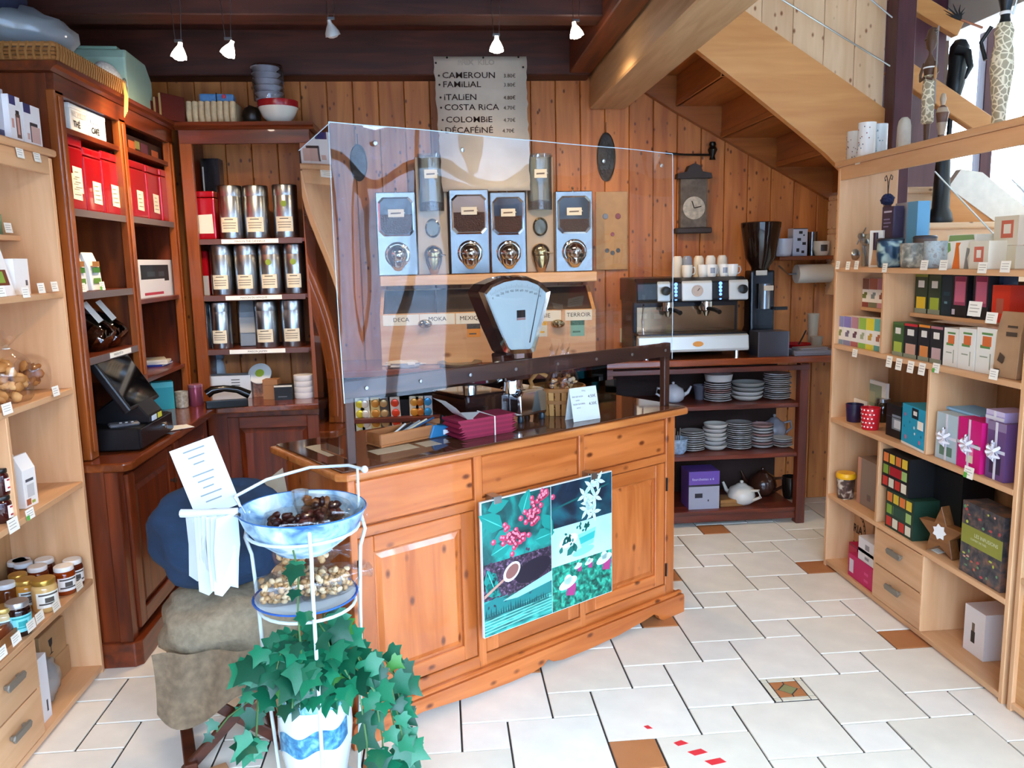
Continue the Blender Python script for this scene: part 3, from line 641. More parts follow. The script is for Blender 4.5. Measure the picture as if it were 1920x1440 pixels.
film_bag('clear bag of golden almond biscuits tied with ribbon on the left shelf', 'biscuits', (-1.50, onx(22, 745, -1.50).y, 1.1765), R90, .17, .13, .155, .026, ['#c98d4e', '#b67a3e', '#d9a364'], 34, seed=3)
film_bag('clear bag of browner biscuits at the hutch end of the left shelf', 'biscuits', (-1.56, onx(75, 725, -1.56).y, 1.1765), R90, .2, .14, .12, .026, ['#a8682f', '#bd8040', '#8f5526'], 34, seed=4, knot=False)
ltag(15, 766, 'price tag under the golden almond biscuits', .06); ltag(106, 733, 'price tag under the browner biscuits, left shelf')
for k, (zz, nm) in enumerate(((.806, 'lower'), (.897, 'upper'))):
    jar('dark jam jar, %s of the stacked pair at the left picture edge' % nm, (-1.47, onx(5, 975, -1.47).y, zz), .036, .09, '#3a0d0c', '#1c1a18', '#f0ece4', 'stacked jam jars', 25, motif='#b0303a')
for k, (xl, xr, yt, yb, lab) in enumerate(((22, 50, 868, 962, 'white gable-top treat carton with pink print, beside the divider'), (44, 79, 853, 955, 'white gable-top treat carton with black label and almond print'))):
    p, w, h = fx(xl, xr, yt, yb, -1.455-.05*(1-k), .8065); w = .075; d = .06; h = .185
    t = thing('treat_carton', lab, 'carton', p, R90-.1, 'gable-top treat cartons')
    b = MB(); b.prism([(0, 0), (d, 0), (d, h*.72), (d/2+.004, h), (d/2-.004, h), (0, h*.72)], -w/2, w/2, 'x'); b.build('body', mat('#f5f1ea', .5), t, bevel=.001)
    for x0, x1, z0, z1, c in ((-.02, .02, .035, .08, '#cfcac6'), (-.03, -.004, .008, .03, '#b5653e') if k else (.004, .03, .008, .03, '#b5653e'), (-.025, .02, .09, .1, '#55555a'), (.0, .02, .01, .02, '#a8b04a' if k else '#d84a68')):
        b = MB(); b.quad([(x0, -.0005, z0), (x1, -.0005, z0), (x1, -.0005, z1), (x0, -.0005, z1)]); b.build('print', mat(c, .6), t)
    b = MB(); b.disc((0, 0, 0), .02, 0, 16); b.build('round_label', mat('#2a2624' if k else '#e04a6a', .6), t, (0, .011, h*.82), rot=(-.52, 0, 0))
ltag(27, 984, 'bluish price tag under the stacked jam jars', .065, .045); ltag(58, 963, 'price tag with green corner under the treat cartons', .055, .036, green=1)
# honey and jam jars
HJ = [(133, 1024, 1083, .036, '#5a1c08', '#f0ece6', '#f4f1ec', 0, 'dark amber honey jar at the hutch end of the honey shelf'),
      (117, 1040, 1113, .038, '#8a3208', '#f2eee8', '#f6f3ee', 0, 'amber honey jar with white lid and printed label, front row'),
      (99, 1022, 1078, .037, '#4a1608', '#eceae8', None, 0, 'dark jam jar behind the amber honey jar'),
      (79, 1064, 1142, .043, '#d9b070', '#c9a04a', '#f6f2e6', .7, 'cream honey jar with gold lid and tall white label'),
      (69, 1050, 1105, .037, '#6a2408', '#f2f0ec', None, 0, 'jam jar with white lid just behind the cream honey'),
      (29, 1027, 1080, .036, '#3a0e0a', '#e8ecee', None, 0, 'jam jar farthest back left with white lid'),
      (53, 1033, 1088, .036, '#3a0e0a', '#e4eaee', None, 0, 'jam jar with white lid, second in the back row'),
      (43, 1046, 1100, .036, '#48120a', '#e0e8ee', None, 0, 'jam jar with bluish white lid in the second row'),
      (6, 1053, 1112, .036, '#5a2a0a', '#dce6ee', None, 0, 'jam jar with white lid at the left picture edge'),
      (48, 1086, 1154, .038, '#c08a3a', '#d2aa56', '#cfe6ee', .7, 'golden honey jar with gold lid and pale blue label'),
      (33, 1072, 1125, .034, '#b8862f', '#caa24c', None, .7, 'golden honey jar half hidden in the third row'),
      (29, 1104, 1180, .039, '#1c0a0a', '#c9ccd0', '#7fd0d6', .8, 'dark jar with silver lid and turquoise label'),
      (3, 1125, 1190, .036, '#c9b080', '#c9a860', '#d6eef2', .7, 'pale jar with gold lid cut by the left picture edge')]
JX = [-1.462, -1.464, -1.575, -1.468, -1.565, -1.675, -1.66, -1.64, -1.60, -1.545, -1.60, -1.462, -1.50]
for x, yt, yb, r, gc, lc, lab, lm, nm in HJ:
    hj = .118 if r > .038 else .108; X_ = JX[nm == nm and [q[8] for q in HJ].index(nm)]; p = onx(x, yt+7, X_)
    jar(nm, (X_, min(p.y, 3.185), .4055), r, hj, gc, lc, lab, 'honey and jam jars on the left unit', -45, lm, '#2f9a9a' if lab == '#7fd0d6' else None)
p = onz(12, 1205, .4055); t = thing('wooden_tray', 'small wooden tray holding a wrapped brown cake at the left edge', 'tray', (-1.45, p.y, .4055), R90)
b = MB(); b.box(-.075, .075, 0, .06, 0, .006); b.box(-.075, .075, 0, .006, .006, .04); b.box(-.075, .075, .054, .06, .006, .04); b.box(.069, .075, .006, .054, .006, .04); b.box(-.075, -.069, .006, .054, .006, .04); b.build('tray', wood('#9a6a40', '#7e5230', 'X'), t)
o = MB(); o.blob((-1.48, p.y, .44), (.024, .062, .03), 12, 8, .04); o = o.build('wrapped_cake', mat('#6e3218', .25, coat=.6), smooth=60); tag(o, 'brown cake wrapped in film lying in the small wooden tray', 'cake')
for x, y, wh in ((150, 1097, 'below the dark amber honey at the hutch end'), (107, 1135, 'below the amber honey jar'), (76, 1156, 'long one below the cream honey'), (60, 1172, 'below the golden honey jar'), (32, 1197, 'below the dark turquoise-labelled jar'), (5, 1224, 'at left picture edge on the honey shelf')): ltag(x, y, 'price tag '+wh, .055, .035)
# bottom compartment
def carton(label, pos, rz, w, d, h, col='#b08a60', marks=(), name='cardboard_box'):
    t = thing(name, label, 'box', pos, rz); b = MB(); b.box(-w/2, w/2, 0, d, 0, h); b.build('body', mat(col, .8, var=.05), t, bevel=.002)
    b = MB(); b.box(-w/2-.0005, w/2+.0005, d/2-.025, d/2+.025, h, h+.0008); b.build('packing_tape', mat('#c9a878', .3), t)
    b = MB(); b.box(-w/2, w/2, d/2-.001, d/2+.001, h+.0006, h+.0012); b.build('flap_seam', mat('#6d5236', .8), t)
    return t
t = carton('brown cardboard box with wine-glass mark on the left unit floor', (-1.53, 3.09, .143), R90, .2, .17, .13)
b = MB(); b.lathe([(0, 0), (.018, .001), (.003, .006), (.003, .028), (.012, .036), (.016, .06)], 12, 0, Matrix.Translation((-.02, -.0006, .03)) @ Matrix.Diagonal((1, .03, 1, 1))); b.build('fragile_mark', INK, t)
carton('lower cardboard box under the one with the wine-glass mark', (-1.53, 3.1, .036), R90, .22, .17, .106)
p = onz(85, 1310, .036); pkg('white_carton', 'tall white carton standing beside the drawers on the left unit floor', 'box', (-1.45, 2.83, .036), R90, .075, .09, .24, ['#f0f2f6', '#3a3a40'], [(.1,.25,.12,.3,1)])
t = thing('plastic_bag', 'crumpled clear plastic bag lying on the left unit floor', 'bag', (-1.485, 2.955, .036), R90)
b = MB(); b.blob((0, .03, .085), (.085, .05, .085), 22, 15, .13, 0, None, 5); b.build('film', clear('#f2f6fa', 1.0, 25, .1, .08, .28), t, smooth=80)

# ---------------------------------------------------------------- goods on the left-wall hutch
HF = HX-.03
def red_tin(label, xl, xr, yt, yb, z, d=.14, h=None, cards=1, group='red tea tins on the left hutch'):
    p, w, hh = fx(xl, xr, yt, yb, HF, z); h = h or hh
    t = thing('tea_tin', label, 'tin', p, R90, group)
    RED = mat('#b80c1c', .22, .35, .6, coat=.5)
    b = MB(); b.box(-w/2, w/2, 0, d, 0, h*.86); b.build('body', RED, t, bevel=.008, seg=2)
    b = MB(); b.box(-w/2-.001, w/2+.001, -.001, d+.001, h*.87, h); b.build('lid', RED, t, bevel=.008, seg=2)
    for k in range(cards):
        b = MB(); x0 = .02+.012*k; zz = h*(.14+.02*k) if k == 0 else h*.24
        b.add([(x0-.042, -.0015-.001*k, zz), (x0+.042, -.002-.001*k, zz-.004), (x0+.042, -.002-.001*k, zz+h*.34), (x0-.042, -.0015-.001*k, zz+h*.35)], [(0,1,2,3)]); cd_ = b.build('paper_card', mat('#e9dfc6', .8), t)
        for i in range(4):
            b = MB(); b.quad([(x0-.03, -.0032-.001*k, zz+h*(.06+.07*i)), (x0+.03-.008*i, -.0032-.001*k, zz+h*(.06+.07*i)), (x0+.03-.008*i, -.0032-.001*k, zz+h*(.07+.07*i)), (x0-.03, -.0032-.001*k, zz+h*(.07+.07*i))]); b.build('written_line', mat('#8a8070', .8), cd_)
    return t
red_tin('tall red tea tin nearest the hutch post with two paper cards', 122, 164, 258, 386, 1.866, cards=2)
red_tin('red tea tin in the middle of the first bay', 166, 197, 283, 392, 1.866)
red_tin('red tea tin beside the middle hutch post', 199, 232, 290, 397, 1.866)
red_tin('red tea tin first in the second bay, by the middle post', 246, 279, 305, 404, 1.869)
red_tin('red tea tin in the middle of the second bay', 281, 304, 315, 409, 1.869)
red_tin('red tea tin in the hutch corner, last of the second bay', 307, 333, 323, 413, 1.869)
for nm, xl, xr, yt, yb, word, lab in (('canister_tin', 108, 121, 190, 232, '', 'white enamel tin half hidden by the hutch post'), ('canister_tin', 134, 166, 200, 247, 'THÉ', 'white tin lettered THÉ on the hutch top shelf'), ('canister_tin', 168, 200, 206, 260, 'CAFÉ', 'pale blue tin lettered CAFÉ on the hutch top shelf')):
    p, w, h = fx(xl, xr, yt, yb, HF+.01, 2.176); t = thing(nm, lab, 'tin', p, R90, 'tea and coffee tins'); c = mat('#c8d3de' if word == 'CAFÉ' else '#e9e6de', .35)
    b = MB(); b.box(-w/2, w/2, 0, .12, 0, min(h, .105)); b.build('body', c, t, bevel=.006, seg=2)
    h = min(h, .105); b = MB(); b.box(-w/2-.001, w/2+.001, -.0012, .121, h*.8, h+.002); b.build('lid', c, t, bevel=.004)
    if word: text(word, .034, INK, t, (-w*.36, -.0022, h*.16), bold=.001)
    b = MB(); b.quad([(-w*.38, -.0018, h*.55), (w*.38, -.0018, h*.55), (w*.38, -.0018, h*.75), (-w*.38, -.0018, h*.75)]); b.build('picture_band', mat('#9fb3c6' if word == 'CAFÉ' else '#cfc8be', .5, var=.4, scale=60), t)
p, w, h = fx(237, 303, 240, 297, HF-.02, 2.186); pkg('printed_tin', 'dark tin printed with fruit on the second bay top shelf', 'tin', p, R90, w, .12, .075, ['#2c1a16', '#a8542e', '#5c3040', '#7d7a4a'], [(-.42,-.25,.2,.7,1),(-.1,.1,.1,.8,2),(.2,.4,.15,.6,1),(-.25,-.12,.3,.8,3)])
for k, (xl, xr, lab) in enumerate(((143, 166, 'green and white pouch behind the hutch post'), (166, 200, 'white pouch with green leaf print on the hutch shelf'))):
    p, w, h = fx(xl, xr, 478, 532, HF, 1.5355); t = thing('coffee_pouch', lab, 'pouch', p, R90, 'green and white pouches')
    w = .11; h = .16; b = MB(); b.prism([(0, 0), (.07, 0), (.062, h*.6), (.038, h), (.032, h), (.008, h*.6)], -w/2, w/2, 'x'); b.build('body', mat('#eeeeea', .4), t, bevel=.004)
    for z, c in ((.03, '#5d8a3a'), (.075, '#3f7a34'), (.10, '#9a6a3a')):
        b = MB(); b.quad([(-.04, .003, z), (.035, .003, z), (.04, .006, z+.022), (-.03, .006, z+.022)]); b.build('print', mat(c, .5), t, (0, -.004, 0))
ltag(157, 539, 'price tag under the green pouch in the dark hutch', X=HX-.004); ltag(193, 536, 'green-edged price tag under the white pouch in the dark hutch', X=HX-.004, green=1)
# slanted glass sweet jars
for k, (x, y, lab) in enumerate(((168, 628, 'slanted glass jar nearest the hutch post'), (193, 618, 'middle slanted glass jar of dark beans'), (222, 607, 'slanted glass jar nearest the middle hutch post'))):
    p = onx(x, y, HX-.12); t = thing('slanted_jar', lab, 'jar', (HX-.13, p.y+.02, 1.269+.035), 0, 'slanted bean jars')
    M = Matrix.Translation((0, 0, .045)) @ Matrix.Rotation(-.0, 4, 'Z') @ Matrix.Rotation(math.radians(-52), 4, 'Y')
    b = MB(); b.lathe([(.03, -.09), (.068, -.085), (.075, -.06), (.075, .03), (.062, .06), (.055, .07), (.05, .07), (.068, .028), (.068, -.06), (.03, -.078)], 24, 0, M); b.build('glass', clear('#e6ddd0', 1.2, 0, .02, .05), t, smooth=50)
    b = MB(); b.lathe([(0, -.077), (.066, -.06), (.066, -.01), (0, .0)], 20, 0, M); b.build('beans', mat('#5a2c14', .5, var=.35, scale=70, bump=.6), t, smooth=40)
    b = MB(); b.lathe([(.058, .068), (.06, .085), (.055, .095), (0, .095)], 24, 0, M); b.build('lid', STEEL, t, smooth=40)
    b = MB(); b.box(.062, .064, -.045, .02, -.02, .085); b.build('paper_card', TAG, t, (.0, -.01, .075), rot=(.15, -.6, 0))
o = bxp('shelf_label', TAG, None, HX-.005, HX-.0035, 3.62, 3.86, 1.243, 1.265, 0); tag(o, 'long white label strip below the slanted jars', 'label')
text('MAISON DÉTOX', .014, INK, o, (HX-.0033, 3.66, 1.25), (R90, 0, R90))
p, w, h = fx(264, 333, 487, 551, HX-.05, 1.4755); o = pkg('appliance_box', 'white carton picturing a black appliance in the hutch second bay', 'box', p, R90, w, .1, h, ['#eceaea', '#1d2a30', '#c43a50', '#3f4c52'], [(-.46,.28,.48,.86,1),(-.3,-.1,.55,.68,3),(.0,.15,.55,.68,3),(-.4,.1,.06,.13,2),(.15,.28,.42,.48,1)])
p, w, h = fx(290, 338, 668, 690, HX-.09, 1.0955); 
for k, (c, lab, dx) in enumerate((('#3a4fa8', 'blue booklet at the bottom of the hutch shelf stack', 0), ('#e4ddd0', 'pale booklet in the middle of the hutch shelf stack', .01), ('#cfc6b4', 'cream folded papers on top of the hutch shelf stack', -.008))):
    b = MB(); b.box(-.09, .09, 0, .13, 0, .012); b.box(-.088, .092, -.001, .128, .003, .009, 1); o = b.build('booklet', [mat(c, .5), mat('#f0ece2', .8)], None, p+Vector((dx, 0, .0125*k)), R90+.2*k); tag(o, lab, 'booklet', 'booklets on hutch shelf')

# things stacked on top of the hutches (z 2.395)
TZ = 2.3955
t = thing('wicker_tray', 'flat wicker tray lying on top of the left hutch', 'tray', (0, 0, TZ)); WK = mat('#8f5a28', .6, var=.3, scale=80)
y0, y1, x0, x1, hh = 3.29, 3.97, -2.0, HX+.03, .055
def weave(n, fn, r, name, m, par):
    b = MB(); 
    for i in range(n): b.tube(fn(i), r, 5)
    o = b.build(name, m, par, smooth=60); o['kind'] = 'stuff'; return o
b = MB(); b.box(x0, x1, y0, y1, 0, .006); b.build('base', WK, t)
for z in (.01, .024, .038): 
    b = MB(); b.tube([(x0, y0, z), (x1, y0, z), (x1, y1, z), (x0, y1, z), (x0, y0, z)], .007, 6); b.build('woven_band', WK, t)
b = MB(); b.tube([(x0, y0, hh), (x1, y0, hh), (x1, y1, hh), (x0, y1, hh), (x0, y0, hh)], .009, 6); b.build('rim', mat('#a8713a', .55), t)
weave(30, lambda i: [(x1+.004, y0+(y1-y0)*(i+.5)/30, .0), (x1+.01, y0+(y1-y0)*(i+.5)/30, .03), (x1+.004, y0+(y1-y0)*(i+.8)/30, hh+.008)], .005, 'stakes', mat('#9a6630', .6), t)
weave(22, lambda i: [(x0+(x1-x0)*(i+.5)/22, y0-.004, .0), (x0+(x1-x0)*(i+.5)/22, y0-.01, .03), (x0+(x1-x0)*(i+.8)/22, y0-.004, hh+.008)], .005, 'stakes', mat('#9a6630', .6), t)
b = MB()
for k in range(4): b.tube([(x1+.012, y1-.02-k*.008, .05), (x1+.02, y1-.02-k*.012, -.01), (x1+.016, y1-.03-k*.014, -.075-.01*k)], .003, 5)
b.build('raffia_tassel', mat('#d8a24a', .6), t)
t = thing('wrapped_bundle', 'dark blue cushion in clear plastic on the wicker tray', 'bundle', (-1.76, 3.5, TZ+.066))
b = MB(); b.blob((-.06, -.05, .2), (.27, .22, .14), 22, 14, .03, 0, None, 8); b.build('cushion', mat('#1a1d33', .9, var=.2, scale=80), t, smooth=80)
b = MB(); b.blob((.09, .06, .085), (.24, .24, .10), 24, 14, .08, 0, None, 9); b.build('plastic_wrap', clear('#eef2f6', .8, 14, .1, .08, .3), t, smooth=80)
t = thing('mint_case', 'pale mint green case on top of the left hutch', 'case', (-1.46, 4.4, TZ), R90+.05)
b = MB(); b.prism([(-.21, 0), (.21, 0), (.21, .19), (.12, .26), (-.19, .26), (-.21, .22)], 0, .26, 'y'); b.build('body', mat('#a8c4b2', .5, var=.04), t, bevel=.01, seg=2)
b = MB(); b.box(-.19, .12, .04, .22, .2605, .275); b.build('lid', mat('#8aa896', .5), t, bevel=.003)
t = thing('spotted_bag', 'white spotted fabric bag with a ring beside the mint case', 'bag', (-1.44, 4.08, TZ), R90)
b = MB(); b.blob((0, .06, .085), (.13, .055, .085), 16, 10, .04, 0, None, 4); b.build('fabric', mat('#d6d8d8', .8, var=.25, scale=90), t, smooth=80)
b = MB(); b.tube([(.05+.022*math.cos(a), -.0, .08+.03*math.sin(a)) for a in [i*.523 for i in range(13)]], .003, 6); b.build('ring', STEEL, t, smooth=60)
for k in range(3):
    o = MB(); o.box(0, .02, 0, .16, 0, .13-.02*k); o.box(.003, .017, -.001, .158, .003, .128-.02*k, 1)
    o = o.build('dark_red_frame', [mat('#5e2018', .5), mat('#c9a06a', .7)], None, (-1.43-.028*k, 4.56, TZ), 0, rot=(0, -.0, -.5)); tag(o, ('dark red frame standing frontmost in the hutch corner', 'dark red frame in the middle of three in the corner', 'dark red frame standing rearmost in the hutch corner')[k], 'frame', 'frames in the hutch corner')

# ---------------------------------------------------------------- goods in the canister hutch
CY = 4.79
def can(xl, xr, yt, yb, z, lab, **k):
    p, w, h = fy(xl, xr, yt, yb, CY, z); r = w/2*.97; canister(lab, (p.x, CY, z), r, h, **k)
can(413, 460, 349, 441, 1.776, 'steel canister beside the red tin, top canister shelf')
can(460, 508, 349, 441, 1.776, 'steel canister in the middle of the top canister shelf')
can(515, 562, 347, 439, 1.776, 'steel canister with green dot at the right of the top shelf', dot=True)
can(398, 441, 459, 548, 1.463, 'leftmost steel canister on the middle canister shelf')
can(443, 487, 459, 548, 1.463, 'second steel canister on the middle canister shelf')
can(488, 532, 458, 547, 1.463, 'third steel canister on the middle shelf, with green dot', dot=True)
can(535, 576, 457, 546, 1.463, 'rightmost steel canister on the middle shelf, with green dot', dot=True)
can(398, 438, 566, 652, 1.159, 'left steel canister on the lowest canister shelf')
can(480, 525, 564, 651, 1.159, 'steel canister beside the grey pouch on the lowest shelf')
can(530, 574, 562, 649, 1.159, 'rightmost steel canister on the lowest canister shelf')
p, w, h = fy(362, 406, 358, 440, 4.76, 1.776); t = thing('tea_tin', 'square red tin with cream card beside the steel canisters', 'tin', p, 0); RED = mat('#b80c1c', .22, .35, .6, coat=.5)
b = MB(); b.box(-w/2, w/2, 0, .13, 0, h*.86); b.build('body', RED, t, bevel=.008, seg=2); b = MB(); b.box(-w/2-.001, w/2+.001, -.001, .131, h*.87, h); b.build('lid', RED, t, bevel=.008, seg=2)
b = MB(); b.quad([(-w*.42, -.002, h*.12), (w*.4, -.002, h*.12), (w*.38, -.002, h*.52), (-w*.44, -.002, h*.5)]); b.build('paper_card', mat('#e6dcc8', .8), t)
p, w, h = fy(372, 388, 464, 548, 4.80, 1.463); t = thing('tea_tin', 'red-topped tin with grey card in the corner of the middle shelf', 'tin', p, 0)
b = MB(); b.box(-.04, .04, 0, .12, 0, .25); b.build('body', RED, t, bevel=.006); b = MB(); b.box(-.035, .04, -.003, -.001, .0, .11); b.build('card', mat('#a8a29c', .5), t)
p, w, h = fy(374, 390, 568, 655, 4.80, 1.159); canister('dark canister half hidden by the left post, lowest shelf', (p.x+.0, 4.83, 1.159), .055, .26, paper=False)
p, w, h = fy(455, 482, 565, 645, 4.84, 1.159); t = thing('grey_pouch', 'grey foil pouch between canisters on the lowest shelf', 'pouch', p, 0)
b = MB(); b.prism([(0, 0), (.08, 0), (.06, .2), (.045, .27), (.035, .27), (.01, .2)], -.055, .05, 'x'); b.build('body', mat('#8f9498', .35, .3), t, bevel=.005)
b = MB(); b.box(-.05, .045, .008, .01, .08, .17); b.build('label', mat('#b9b6b0', .6), t, (0, -.01, 0))
p, w, h = fy(355, 378, 290, 356, 4.86, 2.05); o = pkg('black_tin', 'tall black tin behind the red tin in the canister hutch', 'tin', (-1.29, 4.93, 1.776), 0, .1, .1, .46, ['#15171b', '#9aa2aa'], [(-.44,-.36,.05,.9,1)], rough=.2)
# top of the canister hutch
p, w, h = fy(358, 440, 199, 238, 4.76, TZ); t = thing('wicker_box', 'pale ribbed wicker box on top of the canister hutch', 'basket', (p.x, 4.75, TZ), 0); w = .265
b = MB(); b.box(-w/2, w/2, 0, .16, 0, .115); b.build('body', mat('#c9ab80', .8), t)
for i in range(8): b = MB(); b.tube([(-w/2+w*(i+.5)/8, -.0, 0), (-w/2+w*(i+.5)/8, -.012, .05), (-w/2+w*(i+.5)/8, 0, .118)], .016, 8); b.build('rib', mat('#d8bb90', .8, var=.1, scale=60), t, smooth=60)
t = thing('blue_parcel', 'small blue printed parcel on the ribbed wicker box', 'parcel', (p.x+.03, 4.76, TZ+.119), .1)
b = MB(); b.box(-.09, .09, 0, .09, 0, .045); b.build('body', mat('#4f7fae', .5, var=.2, scale=60), t, bevel=.01, seg=2)
b = MB(); b.tube([(0, -.002, 0), (0, -.002, .047), (0, .09, .047)], .003, 5); b.build('string', INK, t)
b = MB(); b.blob((.04, -.001, .03), (.012, .003, .012), 8, 6); b.build('red_motif', mat('#c23a4a', .5), t)
o = MB(); o.blob((0, 0, .055), (.05, .05, .055), 10, 8, .12, 0, None, 3); o = o.build('dark_bag', mat('#2a2018', .35, var=.5, scale=40), None, (p.x+.2, 4.82, TZ), smooth=60); tag(o, 'dark crumpled bag beside the ribbed wicker box', 'bag')
p, w, h = fy(488, 558, 195, 236, 4.78, TZ); bx = p.x
t = thing('red_rim_bowl', 'white bowl with broad red rim on top of the canister hutch', 'bowl', (bx, 4.79, TZ))
b = MB(); b.lathe([(.045, 0), (.05, .008), (.085, .04), (.108, .09), (.11, .098), (.11, .125), (.105, .125), (.1, .09), (.07, .03), (0, .016)], 28, 0, None, (0, 0, 0), mf=[0, 0, 0, 1, 1, 1, 1, 0, 0]); b.build('bowl', [mat('#e6ddca', .2), mat('#a01a20', .2)], t, smooth=50)
for i in range(7):
    t = thing('saucer_cup', 'grey stacked cup, number %s from the bowl up' % ('one two three four five six seven'.split()[i]), 'cup', (bx-.035-.004*i, 4.79, TZ+.062+.034*i), 0, 'stacked cups wrapped in film')
    b = MB(); b.lathe([(.03, 0), (.05, .01), (.075, .034), (.079, .036), (.077, .04), (.073, .036), (.045, .012), (0, .008)], 22); b.build('cup', mat('#b4b4bd', .3), t, smooth=50)
t = thing('film_wrap', 'clear film wrapped round the stack of cups', 'film', (bx-.045, 4.79, TZ+.13)); b = MB(); b.lathe([(.083, 0), (.086, .05), (.085, .17), (.08, .185), (.06, .19)], 22, cap=False); b.build('film', clear('#ffffff', .8, 16, .08, .06), t, smooth=60)
# ---------------------------------------------------------------- till, telephone and clutter on the L-shaped worktop
WZ = .8615
t = thing('cash_drawer', 'black metal cash drawer with keyed lock under the till', 'cash drawer', (-1.262, 3.49, WZ), R90)
b = MB(); b.box(-.02, .38, .02, .42, .006, .1); b.build('body', mat('#121214', .35), t, bevel=.004)
bxp('front_panel', mat('#16161a', .3), t, -.02, .38, .008, .02, .012, .096, .003)
b = MB(); b.lathe([(.016, 0), (.016, .006), (.01, .01), (0, .01)], 14, 0, Matrix.Translation((.27, .008, .055)) @ Matrix.Rotation(R90, 4, 'X')); lk = b.build('lock', CHROME, t, smooth=40)
b = MB(); b.box(.266, .274, -.03, -.002, .04, .052); b.build('key', STEEL, lk)
t = thing('till_screen', 'black touch-screen till standing on the cash drawer', 'till', (-1.40, 3.66, WZ+.1005), R90)
b = MB(); b.prism([(-.13, 0), (.14, 0), (.14, .03), (.10, .05), (.0, .12), (-.06, .12), (-.13, .03)], -.09, .09, 'x', 0, Matrix.Translation((0, 0, 0))); b.build('stand', mat('#131316', .3), t, bevel=.006)
M = Matrix.Translation((0, -.02, .17)) @ Matrix.Rotation(math.radians(-32), 4, 'X')
b = MB(); b.box(-.18, .18, -.012, .022, -.12, .13, 0, M); b.build('monitor', mat('#17171a', .3), t, bevel=.008, seg=2)
b = MB(); b.box(-.165, .165, -.0135, -.0122, -.105, .115, 0, M); b.build('display', mat('#07070a', .06), t)
for x0, x1, c in ((-.06, .0, '#cfe3f5'), (.015, .065, '#d8d84a')): b = MB(); b.box(x0, x1, -.1335, -.132, .004, .027); b.build('sticker', mat(c, .5), t)
t = thing('card_reader', 'grey card reader lying on the cash drawer', 'card reader', (-1.36, 3.53, WZ+.1005), .5); b = MB(); b.box(-.06, .06, -.03, .03, 0, .016); b.build('body', mat('#58565a', .4), t, bevel=.006)
for i in range(3): bxp('key', mat('#d0d0d0', .5), t, -.02+.022*i, -.008+.022*i, -.02, -.01, .016, .019)
def wspot(x, y): return onz(x, y, WZ)
def fpk(name, lab, cat, x, y, rz, w, d, h, cols, patches=(), **k): p = wspot(x, y); return pkg(name, lab, cat, p, rz, w, d, h, cols, patches, **k)
fpk('gift_bag', 'turquoise paper bag behind the till', 'bag', 308, 768, .4, .11, .07, .15, ['#2ba7b0', '#58c4c8'], [(-.5,.5,.8,1,1)])
p = wspot(342, 764); t = thing('glass_candle', 'small patterned glass by the turquoise bag', 'glass', p); b = MB(); b.lathe([(.03, 0), (.034, .004), (.036, .09), (.033, .09), (.031, .008), (0, .008)], 18); b.build('glass', mat('#a8a090', .15, 0, .6, .4, 60), t, smooth=40)
p = wspot(369, 760); t = thing('pink_tin', 'shiny pink cylindrical tin by the telephone', 'tin', p); b = MB(); b.lathe([(.036, 0), (.038, .003), (.038, .105)], 24); b.build('body', mat('#b0607a', .2, .6), t, smooth=40); b = MB(); b.lathe([(.039, .105), (.039, .118), (.03, .122), (0, .12)], 24); b.build('lid', mat('#c98aa0', .2, .6), t, smooth=40)
p = wspot(345, 775)
for k, (dx, dy, c) in enumerate(((-.03, -.03, '#d6dce0'), (.02, -.05, '#e6e6e2'))): o = bxp('paper_slip', mat(c, .7), None, -.07, .07, -.045, .045, .001+.0025*k, .003+.0025*k, 0); o.location = (-1.30+dx, 3.99+dy, WZ); o.rotation_euler = (0, 0, .3+k*.4); tag(o, ('flat pale notepad beside the cash drawer', 'white paper slip lying over the notepad')[k], 'paper')
p = wspot(420, 762); t = thing('telephone', 'black desk telephone with handset on the worktop corner', 'telephone', (p.x, p.y+.03, WZ), .25)
b = MB(); b.prism([(-.09, 0), (.1, 0), (.1, .018), (-.09, .045)], -.1, .12, 'x'); b.build('base', mat('#101012', .3), t, bevel=.006, seg=2)
b = MB(); b.tube([(-.09, -.03, .075), (-.06, -.03, .095), (0, -.03, .1), (.07, -.03, .088), (.13, -.03, .055)], [.026, .024, .018, .02, .024], 12); b.build('handset', mat('#0c0c0f', .18, coat=.4), t, smooth=60)
fpk('white_printer', 'white label printer box behind the telephone', 'printer', 432, 748, .05, .24, .12, .135, ['#d8dce0', '#40464c'], [(.05,.25,.8,.84,1),(.05,.25,.68,.72,1),(.05,.25,.56,.6,1)])
p = wspot(398, 742); t = thing('white_jug', 'white plastic jug behind the printer box', 'jug', (p.x, p.y+.14, WZ)); b = MB(); b.lathe([(.05, 0), (.055, .01), (.05, .16), (.04, .2), (.03, .21), (0, .21)], 18); b.build('body', mat('#c9d2d8', .3), t, smooth=50); b = MB(); b.lathe([(.045, .205), (.048, .215), (.048, .24), (0, .245)], 18); b.build('lid', mat('#8fa0ac', .3), t, smooth=40)
p = wspot(489, 745); t = thing('patterned_box', 'pink patterned box under the tilted round tin', 'box', (p.x, p.y+.06, WZ)); b = MB(); b.box(-.045, .045, -.04, .04, 0, .1); b.build('box', mat('#a8755c', .5, var=.4, scale=70), t)
b = MB(); b.lathe([(.065, 0), (.067, .004), (.067, .016), (.06, .02), (0, .02)], 26, 0, Matrix.Translation((.0, -.03, .13)) @ Matrix.Rotation(.95, 4, 'X')); t = thing('round_tin', 'white round tin tilted on the pink patterned box', 'tin', (p.x, p.y+.06, WZ)); rd_ = b.build('body', mat('#e4e2dc', .4), t, smooth=40)
b = MB(); b.disc((0, 0, 0), .026, 0, 12, 'z'); b.build('printed_motif', mat('#a8b83a', .5), rd_, (0, -.047, .142), rot=(.95, 0, 0))
